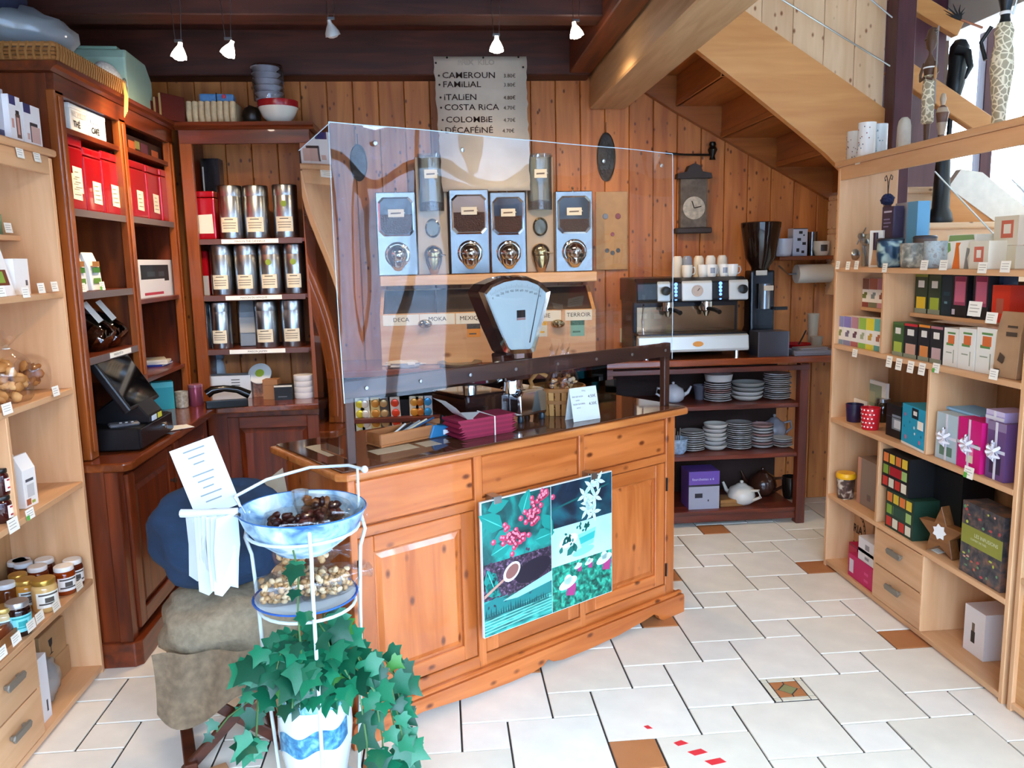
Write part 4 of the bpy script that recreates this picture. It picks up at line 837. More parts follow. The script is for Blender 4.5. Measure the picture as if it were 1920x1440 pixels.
fpk('kraft_box', 'small kraft cardboard box beside the pink patterned box', 'box', 508, 749, -.1, .085, .07, .115, ['#a8744c', '#8a5c3a'], [(-.5,.5,.7,.73,1)])
fpk('black_carton', 'low black carton beside the white roll stack', 'box', 532, 750, .05, .1, .07, .085, ['#141416', '#d8d2c0', '#7a7a80'], [(-.5,.5,.88,1,1),(-.3,.2,.2,.25,2)])
p = wspot(568, 748)
for i in range(4): t = thing('paper_roll', 'white till roll, %s of the stack of four' % ('bottom one', 'second one up', 'third one up', 'top one')[i], 'paper roll', (p.x, p.y+.06, WZ+.0335*i), 0, 'stacked till rolls'); b = MB(); b.lathe([(.012, 0), (.055, 0), (.056, .002), (.056, .031), (.055, .033), (.012, .033)], 24); b.build('roll', mat('#dcd8d6', .8), t, smooth=40)
# ---------------------------------------------------------------- halogen lamps on wires
def lamp(label, x, y, Y, on=True, tilt=(0, 0), power=14, at=None):
    p = Vector(at) if at else ony(x, y, Y); t = thing('halogen_lamp', label, 'lamp', p, 0, 'halogen lamps hanging on wires')
    for s in (-1, 1): b = MB(); b.tube([(s*.03, 0, 2.93-p.z), (s*.012, 0, .05)], .0016, 5); b.build('wire', STEEL, t)
    b = MB(); b.box(-.016, .016, -.004, .004, .045, .056); b.build('socket', STEEL, t)
    M = Matrix.Rotation(tilt[0], 4, 'X') @ Matrix.Rotation(tilt[1], 4, 'Y')
    b = MB(); b.lathe([(.008, .045), (.01, .03), (.02, .015), (.03, -.005), (.033, -.02), (.031, -.02), (.026, -.004), (.0, .014)], 18, 0, M); b.build('reflector', mat('#fff2e2', .3, emit=9) if on else mat('#d8d4cc', .3, .3), t, smooth=50)
    b = MB(); b.lathe([(0, -.03), (.016, -.027), (.027, -.019), (.03, -.017)], 18, 0, M); b.build('bulb_face', mat('#fff0d8', .3, emit=60) if on else mat('#d9d6cf', .3), t, smooth=60)
    if on:
        l = bpy.data.lights.new('halogen', 'SPOT'); l.energy = power; l.color = (1, .72, .42); l.spot_size = math.radians(125); l.spot_blend = .8; l.shadow_soft_size = .03
        lo = bpy.data.objects.new('halogen_light', l); COL.objects.link(lo); lo.parent = t; lo.location = M @ Vector((0, 0, -.05)); lo.rotation_euler = (tilt[0], tilt[1], 0)
    return t
lamp('lit halogen lamp nearest the left hutch', 336, 100, 3.75, True, (.2, .25), 30)
lamp('lit halogen lamp second from the left hutch', 429, 95, 3.85, True, (.3, .5), 30)
lamp('unlit white halogen lamp in the middle', 622, 58, 3.7, False, (.3, -.2))
lamp('lit round halogen lamp in front of the price list', 931, 87, 3.9, True, (.5, 0), 30)
lamp('lit halogen lamp nearest the pale beam', 1080, 60, 3.9, True, (.35, -.3), 30)

lamp('lit halogen lamp overhead aimed at the left beech unit', 0, 0, 0, True, (.0, .75), 30, (-.25, 1.95, 2.52))
lamp('lit halogen lamp overhead aimed at the right beech unit', 0, 0, 0, True, (.1, -.7), 22, (.55, 2.1, 2.52))
# ---------------------------------------------------------------- canvas price list on the back wall
PY = 4.915
t = thing('price_list', 'torn-edged canvas coffee price list nailed below the ceiling', 'price list', (0, 0, 0))
b = MB(); rd = random.Random(5); nz = 26
tl, tr = ony(812, 106, PY), ony(986, 104, PY); zt, zb = tl.z, 2.03
L_ = []; R_ = []
for i in range(nz+1):
    z = zt+(zb-zt)*i/nz; L_.append((tl.x+.03*i/nz+rd.uniform(-.004, .004), PY-.003*math.sin(i*1.3), z)); R_.append((tr.x+.012*i/nz+rd.uniform(-.005, .005), PY-.003*math.sin(i*1.3), z))
b.add(L_+R_, [(i, i+1, i+nz+2, i+nz+1) for i in range(nz)]); cv = b.build('canvas', mat('#cfc2ae', .9, var=.06, scale=8, bump=.2), t, smooth=60)
sol = cv.modifiers.new('thickness', 'SOLIDIFY'); sol.thickness = .002
INKB = mat('#3a2a26', .9)
for word, price, y, x0, sz, x1 in (('CAMEROUN', '3.80€', 147, 829, .047, 944), ('FAMiLiAL', '3.80€', 164, 830, .047, 944), ('iTALiEN', '4.80€', 188, 832, .047, 944), ('COSTA RiCA', '4.70€', 207, 833, .047, 944), ('COLOMBiE', '4.70€', 230, 836, .047, 944), ('DÉCAFÉiNÉ', '4.70€', 250, 834, .047, 942)):
    p = ony(x0, y, PY); q = ony(x1, y-1, PY)
    o = text(word, sz, INKB, t, (p.x, PY-.0065, p.z), bold=.0004, sx=1.18); text(price, .030, INKB, t, (q.x, PY-.0065, q.z), sx=1.0)
    k = MB(); k.disc((p.x-.018, PY-.0065, p.z+.014), .006); k.build('bullet', INKB, t)
p = ony(858, 122, PY); text('PRIX  KILO', .04, mat('#b8ab98', .9), t, (p.x, PY-.0065, p.z), bold=.001, sx=1.1)
for x, y in ((838, 108), (906, 108), (972, 107), (817, 118), (981, 126)): p = ony(x, y, PY-.006); k = MB(); k.blob((p.x, PY-.006, p.z), (.006, .004, .006), 8, 6); k.build('nail', INK, t)

# ---------------------------------------------------------------- coffee dispensers on the back wall
DY = 4.90; DB = 5.095
BEAN = mat('#3a1d12', .45, var=.5, scale=120, bump=.8); DCH = mat('#86837d', .16, 1); DGL = mat('#1a1413', .08, 0, .6)
def card(par, x, z, w, h, y, scr=True):
    b = MB(); b.prism([(-w/2-.008, 0), (-w/2, h*.15), (-w/2, -h*.0), (-w/2, -h/2), (w/2, -h/2), (w/2, 0), (w/2+.008, 0), (w/2, h*.15), (w/2, h/2), (-w/2, h/2), (-w/2, h*.15)], -.002, 0, 'y'); b.v = [(v[0]+x, v[1]+y, v[2]+z) for v in b.v]
    c = b.build('name_card', mat('#e6dcc4', .7), par)
    if scr: k = MB(); k.quad([(x-w*.35, y-.003, z-h*.12), (x+w*.3, y-.003, z-.08*h), (x+w*.32, y-.003, z+.1*h), (x-w*.33, y-.003, z+.06*h)]); k.build('handwriting', mat('#6a5a4c', .8), c)
def dispenser(label, xl, xr, yt, yb, fill, bright=False, knob=True):
    p, w, h = fy(xl, xr, yt, yb, DY); z0 = 1.548; h = p.z+h-z0; t = thing('coffee_dispenser', label, 'dispenser', (p.x, DY, z0), 0, 'chrome coffee dispensers on the pine wall')
    b = MB(); b.box(-w/2, w/2, .006, DB-DY, 0, h); b.build('body', DCH, t, bevel=.004)
    f = .012; wz0, wz1 = h*.45, h*.965; c = .028   # octagonal window in a raised frame
    def octo(i): return [(-w/2+i+c, wz0+i), (w/2-i-c, wz0+i), (w/2-i, wz0+i+c), (w/2-i, wz1-i-c), (w/2-i-c, wz1-i), (-w/2+i+c, wz1-i), (-w/2+i, wz1-i-c), (-w/2+i, wz0+i+c)]
    A, B = octo(f), octo(f+.009); b = MB()
    b.add([(x, 0, z) for x, z in A]+[(x, -.003, z) for x, z in B]+[(x, .0065, z) for x, z in A]+[(x, .0065, z) for x, z in B], [(i, (i+1) % 8, (i+1) % 8+8, i+8) for i in range(8)]+[(i+16, (i+1) % 8+16, (i+1) % 8, i) for i in range(8)]+[(i+8, (i+1) % 8+8, (i+1) % 8+24, i+24) for i in range(8)]); b.build('window_frame', CHROME, t)
    b = MB(); b.prism(B, .002, .0055, 'y'); b.build('window', mat('#8a7358', .08, 0, .6) if bright else DGL, t)
    zf = wz0+(wz1-wz0)*fill; i = f+.013
    b = MB(); b.prism([(-w/2+i+c, wz0+i), (w/2-i-c, wz0+i), (w/2-i, wz0+i+c), (w/2-i, zf), (-w/2+i, zf), (-w/2+i, wz0+i+c)], .0005, .0025, 'y'); b.build('coffee', BEAN, t)
    card(t, 0, wz0+(wz1-wz0)*.58, w*.4, .045, -.003)
    zc = h*.25; M = Matrix.Translation((0, .006, zc)) @ Matrix.Rotation(R90, 4, 'X')
    b = MB(); b.lathe([(.075, 0), (.075, .006), (.068, .012), (.06, .013)], 24, 0, M); b.build('spout_ring', CHROME, t, smooth=40)
    b = MB(); b.lathe([(.06, .01), (.058, .03), (.047, .052), (.028, .066), (.01, .072), (0, .073)], 24, 0, M); b.build('spout_dome', CHROME, t, smooth=60)
    b = MB(); b.lathe([(.05, .0), (.045, -.03), (.02, -.062), (0, -.066)], 16, 0, Matrix.Translation((0, -.02, zc-.03)) @ Matrix.Diagonal((1, .7, 1, 1))); b.build('chute', CHROME, t, smooth=60)
    if knob: b = MB(); b.lathe([(.004, 0), (.004, .015), (.008, .02), (.006, .028), (0, .029)], 10, 0, None, (0, .05, h)); b.build('lid_knob', CHROME, t, smooth=40)
dispenser('chrome coffee dispenser with dark window at the left end', 710, 784, 360, 508, .55)
dispenser('chrome coffee dispenser with paler brown window, left of the middle pair', 846, 919, 355, 508, .55, True, False)
dispenser('chrome coffee dispenser with two cards, right of the middle pair', 922, 988, 360, 508, .5)
dispenser('chrome coffee dispenser at the right end', 1043, 1112, 358, 504, .4)
def silo(label, xl, xr, glassbot, blue):
    p, w, h = fy(xl, xr, 288, 508, DY+.04); z0 = 1.548; t = thing('bean_silo', label, 'dispenser', (p.x, DY+.04, z0), 0, 'glass bean silos between the dispensers'); h = p.z+h-z0
    b = MB(); b.box(-w/2, w/2, .03, .1, 0, h*.98); b.build('back_plate', mat('#b0906a', .35, .3), t, bevel=.003)
    b = MB(); b.lathe([(.072, h*.53), (.074, h*.54), (.074, h)], 24, 0, None, (0, .02, 0), 1, .7, cap=False); b.build('glass_hopper', clear('#cfe2ea', 1.2, 0, .03, .05, .06), t, smooth=40)
    b = MB(); b.lathe([(0, h*.535), (.07, h*.535), (.07, h*(.60)), (0, h*.62)], 20, 0, None, (0, .02, 0), 1, .68); b.build('beans', BEAN, t, smooth=40)
    card(t, 0, h*.83, .075, .05, -.036)
    M = Matrix.Translation((0, .03, h*.39)) @ Matrix.Rotation(R90, 4, 'X')
    b = MB(); b.lathe([(.045, 0), (.045, .012), (.036, .016), (.034, .008), (0, .006)], 24, 0, M @ Matrix.Diagonal((1, 1.25, 1, 1))); b.build('porthole', mat('#5a5040', .1, .8), t, smooth=40)
    M = Matrix.Translation((0, .03, h*.17)) @ Matrix.Rotation(R90, 4, 'X')
    b = MB(); b.lathe([(.055, 0), (.055, .02), (.045, .035), (.02, .045), (0, .046)], 24, 0, M); b.build('valve', mat('#b39a6a', .15, 1), t, smooth=50)
    b = MB(); b.lathe([(.05, .0), (.046, -.03), (.02, -.10), (.004, -.13), (0, -.131)], 16, 0, Matrix.Translation((0, -.012, h*.14)) @ Matrix.Diagonal((1, .55, 1, 1))); b.build('chute', mat('#b39a6a', .15, 1), t, smooth=60)
    b = MB(); b.tube([(.03, -.01, h*.17), (.07, -.02, h*.16)], .005, 8); b.build('lever', CHROME, t)
silo('bean silo with tall glass hopper, left of the price list', 785, 843, .5, True)
silo('bean silo with glass hopper, beside the right end dispenser', 989, 1041, .4, False)
# ledge under the dispensers, and the wooden bean bin with hinged glass lids
b = MB(); p, q = ony(712, 520, 4.84), ony(1120, 520, 4.84); b.box(p.x, q.x, 4.845, 5.09, 1.487, 1.546); o = b.build('dispenser_ledge', wood('#e6b67e', '#d39c62', 'X', .4), bevel=.004); tag(o, 'pale wooden ledge carrying the coffee dispensers', 'shelf')
NY = 4.74; p, w, h = fy(716, 1118, 584, 684, NY, 1.031)
t = thing('bean_bin', 'pale wooden bean bin with glass lids below the dispensers', 'bin', (p.x, NY, 1.031), 0)
LP = lambda a: wood('#e2ad74', '#cf9459', a, .4, .8, .4, '#8a5528')
zt_ = h; b = MB(); b.box(-w/2, w/2, 0, .02, 0, zt_); b.build('front_panel', LP('X'), t, bevel=.003)
for s in (-w/2, w/2-.02): b = MB(); b.prism([(.02, 0), (.33, 0), (.33, zt_+.13), (.22, zt_+.13), (.02, zt_)], s, s+.02, 'x'); b.build('side_panel', LP('Z'), t)
bxp('back_panel', LP('X'), t, -w/2+.02, w/2-.02, .315, .33, 0, zt_+.13); bxp('floor_panel', LP('X'), t, -w/2+.02, w/2-.02, .02, .315, 0, .02)
for i in range(4):
    x0 = -w/2+.02+(w-.04)*i/4; x1 = -w/2+.02+(w-.04)*(i+1)/4
    b = MB(); b.add([(x0+.004, .02, zt_), (x1-.004, .02, zt_), (x1-.004, .22, zt_+.125), (x0+.004, .22, zt_+.125)], [(0,1,2,3)]); b.build('glass_lid', mat('#3a3430', .06, 0, .6), t)
for i, (xl, xr, word) in enumerate(((718, 786, 'DECA'), (787, 853, 'MOKA'), (855, 918, 'MEXIQUE'), (966, 1052, 'MALAISIE'), (1060, 1110, 'TERROIR'))):
    pp, ww, hh = fy(xl, xr, 582, 602, NY-.002); x = pp.x-p.x; zz = zt_-.068 if i < 3 else zt_-.066
    b = MB(); b.box(x-ww/2, x+ww/2, -.0025, -.0005, zz, zz+.062); cdo = b.build('name_card', mat('#eee2c8', .8), t); text(word, .034, INK, cdo, (x, -.003, zz+.022), align='CENTER', sx=1.05)
for x in (797, 1046): pp = ony(x, 607, NY); b = MB(); b.lathe([(.042, 0), (.04, .018), (.03, .03), (0, .034)], 18, 0, Matrix.Translation((pp.x-p.x, 0, pp.z-1.031)) @ Matrix.Rotation(R90, 4, 'X') @ Matrix.Diagonal((1, .62, 1, 1))); b.build('cup_handle', mat('#b8a888', .12, 1), t, smooth=50)
for xl, xr, yt, yb, c1, c2 in ((876, 901, 607, 632, '#4a4640', '#e08a2a'), (1010, 1026, 597, 631, '#e0a83a', '#d8d2b8'), (1070, 1096, 597, 630, '#3f6a5a', '#7fae96')):
    pp, ww, hh = fy(xl, xr, yt, yb, NY); x = pp.x-p.x; zz = pp.z-1.031
    b = MB(); gridface(b, ww, hh, -.0012, [(-.5,.5,.62,1,1), (-.35,.2,.2,.3,1)]); b.build('sticker', [mat(c2, .6), mat(c1, .6, var=.4, scale=120)], t, (x, 0, zz))

# things on the wall
for nm, lab, x, y0, y1, rx in (('iron_plaque', 'dark oval iron plaque hung on the pine wall behind the screen', 672, 270, 340, .052), ('iron_plaque', 'dark oval plaque half above the screen on the pine post', 1137, 248, 340, .058)):
    p = ony(x, (y0+y1)/2, 5.08); a, c = ony(x, y0, 5.08).z, ony(x, y1, 5.08).z; t = thing(nm, lab, 'plaque', (p.x, 5.092, p.z)); hh = (a-c)/2
    b = MB(); b.lathe([(1, 0), (1, .008), (.9, .012), (.86, .01), (.5, .016), (0, .018)], 24, 0, Matrix.Rotation(R90, 4, 'X') @ Matrix.Diagonal((rx, hh, 1, 1))); b.build('plaque', mat('#2a2420', .45, .3, var=.3, scale=60, bump=.4), t, smooth=50)
    b = MB(); b.tube([(0, -.004, hh), (0, -.003, hh+.06)], .002, 5); b.build('string', INK, t)
b = MB(); b.box(1.20, 1.40, 5.082, 5.0965, 1.55, 2.03); o = b.build('cork_board', mat('#c79a68', .7, var=.08), bevel=.002); o.location.x = -.22; tag(o, 'pale wooden board with round badges beside the right dispenser', 'board')
for x, z, r, c in ((.02, .33, .018, '#7d7a78'), (.10, .33, .018, '#8a3434'), (.065, .22, .013, '#9a4a50'), (.03, .12, .014, '#4a4a44'), (.065, .105, .014, '#4a4a44'), (.10, .12, .014, '#4a4a44')):
    b = MB(); b.lathe([(r, 0), (r*.9, .004), (r*.4, .005), (0, .003)], 14, 0, Matrix.Translation((1.24+x, 5.0815, 1.55+z)) @ Matrix.Rotation(R90, 4, 'X')); b.build('badge', mat(c, .3, .3), o, smooth=40)
p = ony(1298, 375, 5.08); t = thing('wall_clock', 'weathered grey pediment clock on the pine wall', 'clock', (p.x, 5.095, 0)); W2 = .085
b = MB(); b.box(-W2, W2, -.05, 0, 1.8, 2.10); b.build('case', mat('#6a5f54', .8, var=.3, scale=30), t, bevel=.004)
b = MB(); b.prism([(-W2-.025, 2.10), (W2+.025, 2.10), (W2+.02, 2.13), (.05, 2.14), (.035, 2.175), (0, 2.19), (-.035, 2.175), (-.05, 2.14), (-W2-.02, 2.13)], -.065, 0, 'y'); b.build('pediment', mat('#3a3230', .7), t)
b = MB(); b.box(-W2-.03, W2+.03, -.065, 0, 1.765, 1.80); b.build('base', mat('#3a3230', .7), t, bevel=.006)
b = MB(); b.lathe([(.07, 0), (.07, .004), (0, .005)], 24, 0, Matrix.Translation((0, -.05, 1.92)) @ Matrix.Rotation(R90, 4, 'X')); b.build('dial', mat('#b9ad9a', .7, var=.3, scale=40), t)
for a in (1.9, .2): b = MB(); b.tube([(0, -.057, 1.92), (.045*math.cos(a), -.057, 1.92+.045*math.sin(a))], .003, 5); b.build('hand', INK, t)
p = ony(1330, 290, 5.07); t = thing('iron_bracket', 'black iron arm with finial fixed to the pine wall', 'bracket', (p.x, 5.08, p.z)); b = MB(); b.tube([(.02, 0, 0), (-.16, -.02, .0), (-.28, -.02, .01)], .007, 8); b.build('arm', BLACK, t)
b = MB(); b.lathe([(.02, -.03), (.012, -.01), (.022, .01), (.03, .03), (.016, .05), (.022, .06), (.018, .075), (0, .08)], 14, 0, None, (.02, -.01, 0)); b.build('finial', BLACK, t, smooth=50)
p = ony(1187, 628, 5.085); t = thing('wall_socket', 'cream double wall socket with black plug', 'socket', (p.x, 5.095, p.z)); b = MB(); b.box(-.085, .085, -.02, 0, -.045, .045); b.build('plate', mat('#d8c9a8', .5), t, bevel=.004)
for s in (-.04, .04): b = MB(); b.lathe([(.03, 0), (.03, .006), (.024, .004), (0, .003)], 18, 0, Matrix.Translation((s, -.02, 0)) @ Matrix.Rotation(R90, 4, 'X')); b.build('outlet', mat('#c4b592', .5), t, smooth=40)
b = MB(); b.tube([(-.04, -.02, 0), (-.04, -.05, -.005), (-.03, -.055, -.04), (.0, -.05, -.075)], .009, 8); b.build('plug', BLACK, t, smooth=60)

# ---------------------------------------------------------------- espresso machine, grinder and mugs (z 1.03)
BZ = 1.0305; MY = 4.64
SILV = mat('#c6cac9', .3, .55); DKM = mat('#191a1f', .3)
t = thing('espresso_machine', 'two-group silver and black espresso machine on the back worktop', 'espresso machine', (1.46, MY, BZ), 0)
b = MB(); b.box(-.32, .32, .12, .44, .02, .46); b.build('body', DKM, t, bevel=.01, seg=2)
b = MB(); b.prism([(0, .33), (-.015, .345), (-.005, .445), (.05, .47), (.44, .47), (.44, .33)], -.33, .33, 'x'); b.build('head', DKM, t, bevel=.006)
for x0, x1 in ((-.33, -.23), (-.155, .005), (.08, .205)) : pass
for x0, x1 in ((-.21, -.135), (-.065, .115), (.215, .33)):
    b = MB(); b.prism([(-.018, .34), (-.014, .44), (.0, .455), (.0, .335)], x0, x1, 'x'); b.build('front_plate', mat('#d3d6d2', .35, .3), t, bevel=.004)
for x in (-.10, .165):
    for i in range(5): b = MB(); b.lathe([(.011, 0), (.009, .005), (0, .006)], 10, 0, Matrix.Translation((x, -.008, .35+.021*i)) @ Matrix.Rotation(R90, 4, 'X')); b.build('button', mat('#5f8dff', .3, emit=2.2), t)
b = MB(); b.lathe([(.034, 0), (.034, .006), (.028, .006), (.027, .004), (0, .004)], 20, 0, Matrix.Translation((.025, -.017, .395)) @ Matrix.Rotation(R90, 4, 'X')); g_ = b.build('gauge', [mat('#b9a89a', .3)], t, smooth=40)
b = MB(); b.tube([(.025, -.022, .395), (.038, -.022, .41)], .002, 5); b.build('needle', INK, g_)
for x in (-.17, .285): b = MB(); b.lathe([(.012, 0), (.014, .02), (.026, .024), (.026, .05), (.02, .054), (0, .055)], 16, 0, Matrix.Translation((x, -.01, .40)) @ Matrix.Rotation(R90, 4, 'X')); b.build('steam_knob', BLACK, t, smooth=40)
for x in (-.13, .1):
    b = MB(); b.lathe([(.036, 0), (.038, .02), (.038, .05), (.03, .055)], 20, 0, None, (x, .05, .28)); gr = b.build('group_head', CHROME, t, smooth=40)
    b = MB(); b.tube([(x, .02, .29), (x+.02, -.05, .285), (x+.03, -.1, .275)], [.012, .012, .014], 8); b.build('portafilter_handle', BLACK, gr, smooth=50)
    b = MB(); b.lathe([(.012, 0), (.02, .02), (.026, .03)], 12, 0, None, (x, .05, .245)); b.build('spout', CHROME, gr, smooth=50)
bxp('splash_panel', mat('#8f7458', .15, .8), t, -.30, .30, .115, .12, .15, .30)
bxp('drip_grid', mat('#3a3a3c', .3, .8), t, -.32, .32, -.03, .12, .135, .15)
b = MB(); b.prism([(-.055, .045), (-.06, .06), (-.05, .135), (-.03, .14), (.0, .14), (.0, .04)], -.33, .325, 'x'); b.build('drip_tray_front', mat('#cfd3d0', .3, .4), t, bevel=.004)
b = MB(); b.disc((.02, -.0605, .09), .032, 0, 16, 'y', .016); b.build('badge', mat('#d9913e', .4), t)
for x in (-.27, .27): b = MB(); b.lathe([(.018, 0), (.016, .045)], 12, 0, None, (x, .0, 0)); b.build('foot', CHROME, t)
b = MB(); b.tube([(-.28, .03, .32), (-.3, -.02, .22), (-.29, -.02, .12)], .006, 8); b.build('steam_wand', CHROME, t, smooth=60)
def mug(label, pos, r, h, col, rz=0, name='coffee_cup', cat='cup', group=None, deco=None, handle=True, seg=20, up=True):
    t = thing(name, label, cat, pos, rz, group)
    pr = [(r*.72, 0), (r*.86, h*.12), (r*.97, h*.5), (r, h), (r*.93, h), (r*.9, h*.5), (r*.75, h*.1), (0, h*.08)]
    if not up: pr = [(r, 0), (r*.97, h*.5), (r*.86, h*.88), (r*.6, h), (0, h*.97)]
    b = MB(); b.lathe(pr, seg); b.build('body', col if not isinstance(col, str) else mat(col, .18), t, smooth=50)
    if handle: b = MB(); b.tube([(r*.9, 0, h*.8), (r*1.35, 0, h*.82), (r*1.55, 0, h*.55), (r*1.35, 0, h*.28), (r*.85, 0, h*.22)], r*.1, 7); b.build('handle', col if not isinstance(col, str) else mat(col, .18), t, smooth=60)
    if deco:
        vs = []; n = 6; a0, a1 = math.radians(-120), math.radians(-70); b = MB()
        for j in (.3, .75):
            for i in range(n+1): a = a0+(a1-a0)*i/n-rz; vs.append(((r*.99)*math.cos(a), (r*.99)*math.sin(a), h*j))
        b.add(vs, [(i, i+1, i+n+2, i+n+1) for i in range(n)]); b.build('printed_motif', mat(deco, .3), t)
    return t
cups = [(1288, 520, '#e9e2d2', 0, 'upright cup on the machine edge near the screen'), (1318, 520, '#ece6da', 0, 'upright cup second from the screen on the machine'), (1334, 520, '#efeae0', .4, 'upright printed cup in the middle of the machine'), (1357, 520, '#efeae0', 0, 'upright printed cup right of the middle of the machine'), (1373, 520, '#eeeae2', 0, 'last upright cup by the grinder end of the machine')]
for i, (x, y, c, a, lab) in enumerate(cups): p = ony(x, y, MY+.10+.012*(i % 2)); mug(lab, (p.x, p.y, BZ+.4705), .033, .072, c, a, deco='#8a8f9a' if i in (2, 3) else None, group='cups warming on the espresso machine')
for i, (x, lab) in enumerate(((1272, 'upside-down cup nearest the screen, upper layer'), (1290, 'dark-patterned upside-down cup in the upper layer'), (1312, 'cream upside-down cup in the middle upper layer'), (1334, 'printed upside-down cup in the upper layer'), (1356, 'upside-down cup at the grinder end, upper layer'))): p = ony(x, 497, MY+.2); mug(lab, (p.x, MY+.22, BZ+.4705+.0), .034, .125, ('#e6dfcf', '#8f95a0', '#e3d6bd', '#e6e0d4', '#d9d3c6')[i], 0, handle=False, up=False, group='cups warming on the espresso machine')
t = thing('coffee_grinder', 'tall black coffee grinder with smoked hopper beside the machine', 'grinder', (1.955, 4.87, BZ), 0)
b = MB(); b.prism([(-.09, 0), (.12, 0), (.12, .10), (.06, .16), (.06, .5), (-.05, .5), (-.06, .1), (-.09, .06)], -.075, .075, 'x'); b.build('body', mat('#0d0d10', .25), t, bevel=.012, seg=2)
b = MB(); b.lathe([(.05, .49), (.055, .52), (.09, .575), (.118, .76), (.12, .785), (.11, .79), (0, .79)], 24); b.build('hopper', mat('#1c110e', .1, 0, .6), t, smooth=40)
b = MB(); b.lathe([(.035, .0), (.035, .15)], 16, 0, None, (0, -.08, .27)); b.build('doser', mat('#8a8f94', .15, .7), t, smooth=40)
bxp('label', mat('#b9b4aa', .6), t, -.05, .02, -.0655, -.0605, .47, .50); bxp('lever', BLACK, t, .06, .14, -.1, -.08, .26, .28)
o = bxp('label_plate', mat('#c9b8a0', .6), t, -.02, .04, -.119, -.116, .38, .41)
p, w, h = fy(1421, 1479, 622, 664, 4.61, BZ); pkg('grey_box', 'dark grey metal box beside the coffee grinder', 'box', p, 0, w, .14, h, [mat('#4a4a52', .3, .5), mat('#6a6a72', .3, .5)], [(-.5,-.47,0,1,1),(.47,.5,0,1,1)])
# mugs and bits on the small wall shelf and the worktop corner
SHZ = 1.6105
p = ony(1470, 480, 4.98); mug('white mug on the small wall shelf, nearest the grinder', (p.x, 4.99, SHZ), .055, .11, '#c9c9ce', 1.2, 'mug', 'mug')
p, w, h = fy(1486, 1513, 428, 481, 4.97, SHZ); pkg('flowered_tin', 'black and white flowered tin on the small wall shelf', 'tin', p, 0, w, .08, h, [mat('#b6b9c4', .4), '#17171c'], [(-.5,.5,.97,1,1),(-.1,.15,.8,.9,1),(.2,.3,.72,.78,1),(-.2,.05,.55,.65,1),(.15,.4,.4,.5,1),(-.25,-.05,.15,.28,1),(.1,.3,.1,.2,1)])
p = ony(1541, 478, 4.98); mug('white mug with dark ring print on the small wall shelf', (p.x, 4.99, SHZ), .05, .09, '#cfc9bb', 0, 'mug', 'mug', deco='#3a3430')
p = ony(1523, 478, 5.03); t = thing('tall_glass', 'tall clear glass behind the mugs on the wall shelf', 'glass', (p.x, 5.04, SHZ)); b = MB(); b.lathe([(.03, 0), (.032, .15), (.03, .15), (.028, .01), (0, .008)], 16); b.build('glass', clear('#e8eef0', 1.2, 0, .02, .06), t, smooth=40)
t = thing('paper_towel_roll', 'white kitchen roll on a wall holder below the shelf', 'kitchen roll', (2.36, 4.97, 1.50)); b = MB(); b.lathe([(.02, -.13), (.058, -.13), (.058, .13), (.02, .13)], 24, 0, Matrix.Rotation(R90, 4, 'Y')); b.build('roll', mat('#c9c2b4', .8), t, smooth=40); b = MB(); b.tube([(-.2, .1, .05), (-.18, 0, .0), (.15, 0, 0)], .006, 8); b.build('holder', STEEL, t)
def stackcup(lab, x, y, Y, z, r, h, col): p = ony(x, y, Y); t = thing('paper_cup', lab, 'cup', (p.x, Y, z)); b = MB(); b.lathe([(r*.72, 0), (r, h-.006), (r*1.05, h-.004), (r*1.05, h), (r*.95, h), (r*.7, .01), (0, .01)], 18); b.build('cup', mat(col, .6), t, smooth=40); return t
stackcup('tall stack of white paper cups by the wall', 1523, 650, 4.95, BZ, .035, .22, '#b9b2a4'); stackcup('printed paper cup in front of the paper cup stack', 1530, 655, 4.80, BZ, .038, .09, '#9a8f80')
t = thing('red_bowl', 'red bowl on the back worktop by the grey tray', 'bowl', (2.2, 4.86, BZ)); b = MB(); b.lathe([(.05, 0), (.075, .01), (.09, .045), (.086, .045), (.07, .014), (0, .008)], 24); b.build('bowl', mat('#a01018', .3), t, smooth=50); b = MB(); b.tube([(2.2, 4.86, BZ+.016), (2.24, 4.88, BZ+.07), (2.27, 4.89, BZ+.12)], .005, 6); o = b.build('spoon', BLACK, smooth=60); tag(o, 'dark spoon standing in the red bowl', 'spoon')
t = thing('grey_tray', 'flat grey serving tray at the end of the back worktop', 'tray', (2.2, 4.68, BZ)); b = MB(); b.box(-.13, .13, -.08, .08, 0, .01); b.box(-.13, .13, -.08, -.072, .01, .028); b.box(-.13, .13, .072, .08, .01, .028); b.box(-.13, -.122, -.072, .072, .01, .028); b.box(.122, .13, -.072, .072, .01, .028); b.build('tray', mat('#77727a', .4), t, bevel=.002)
for i in range(3): o = bxp('folded_napkin', mat('#8a8284', .8), None, -.09, .09, -.05, .05, 0, .01); o.location = (2.2, 4.68, BZ+.0105+.0105*i); o.rotation_euler = (0, 0, .1*i); tag(o, ('lowest folded grey napkin on the serving tray', 'middle folded grey napkin on the serving tray', 'top folded grey napkin on the serving tray')[i], 'napkin', 'napkins on the tray')

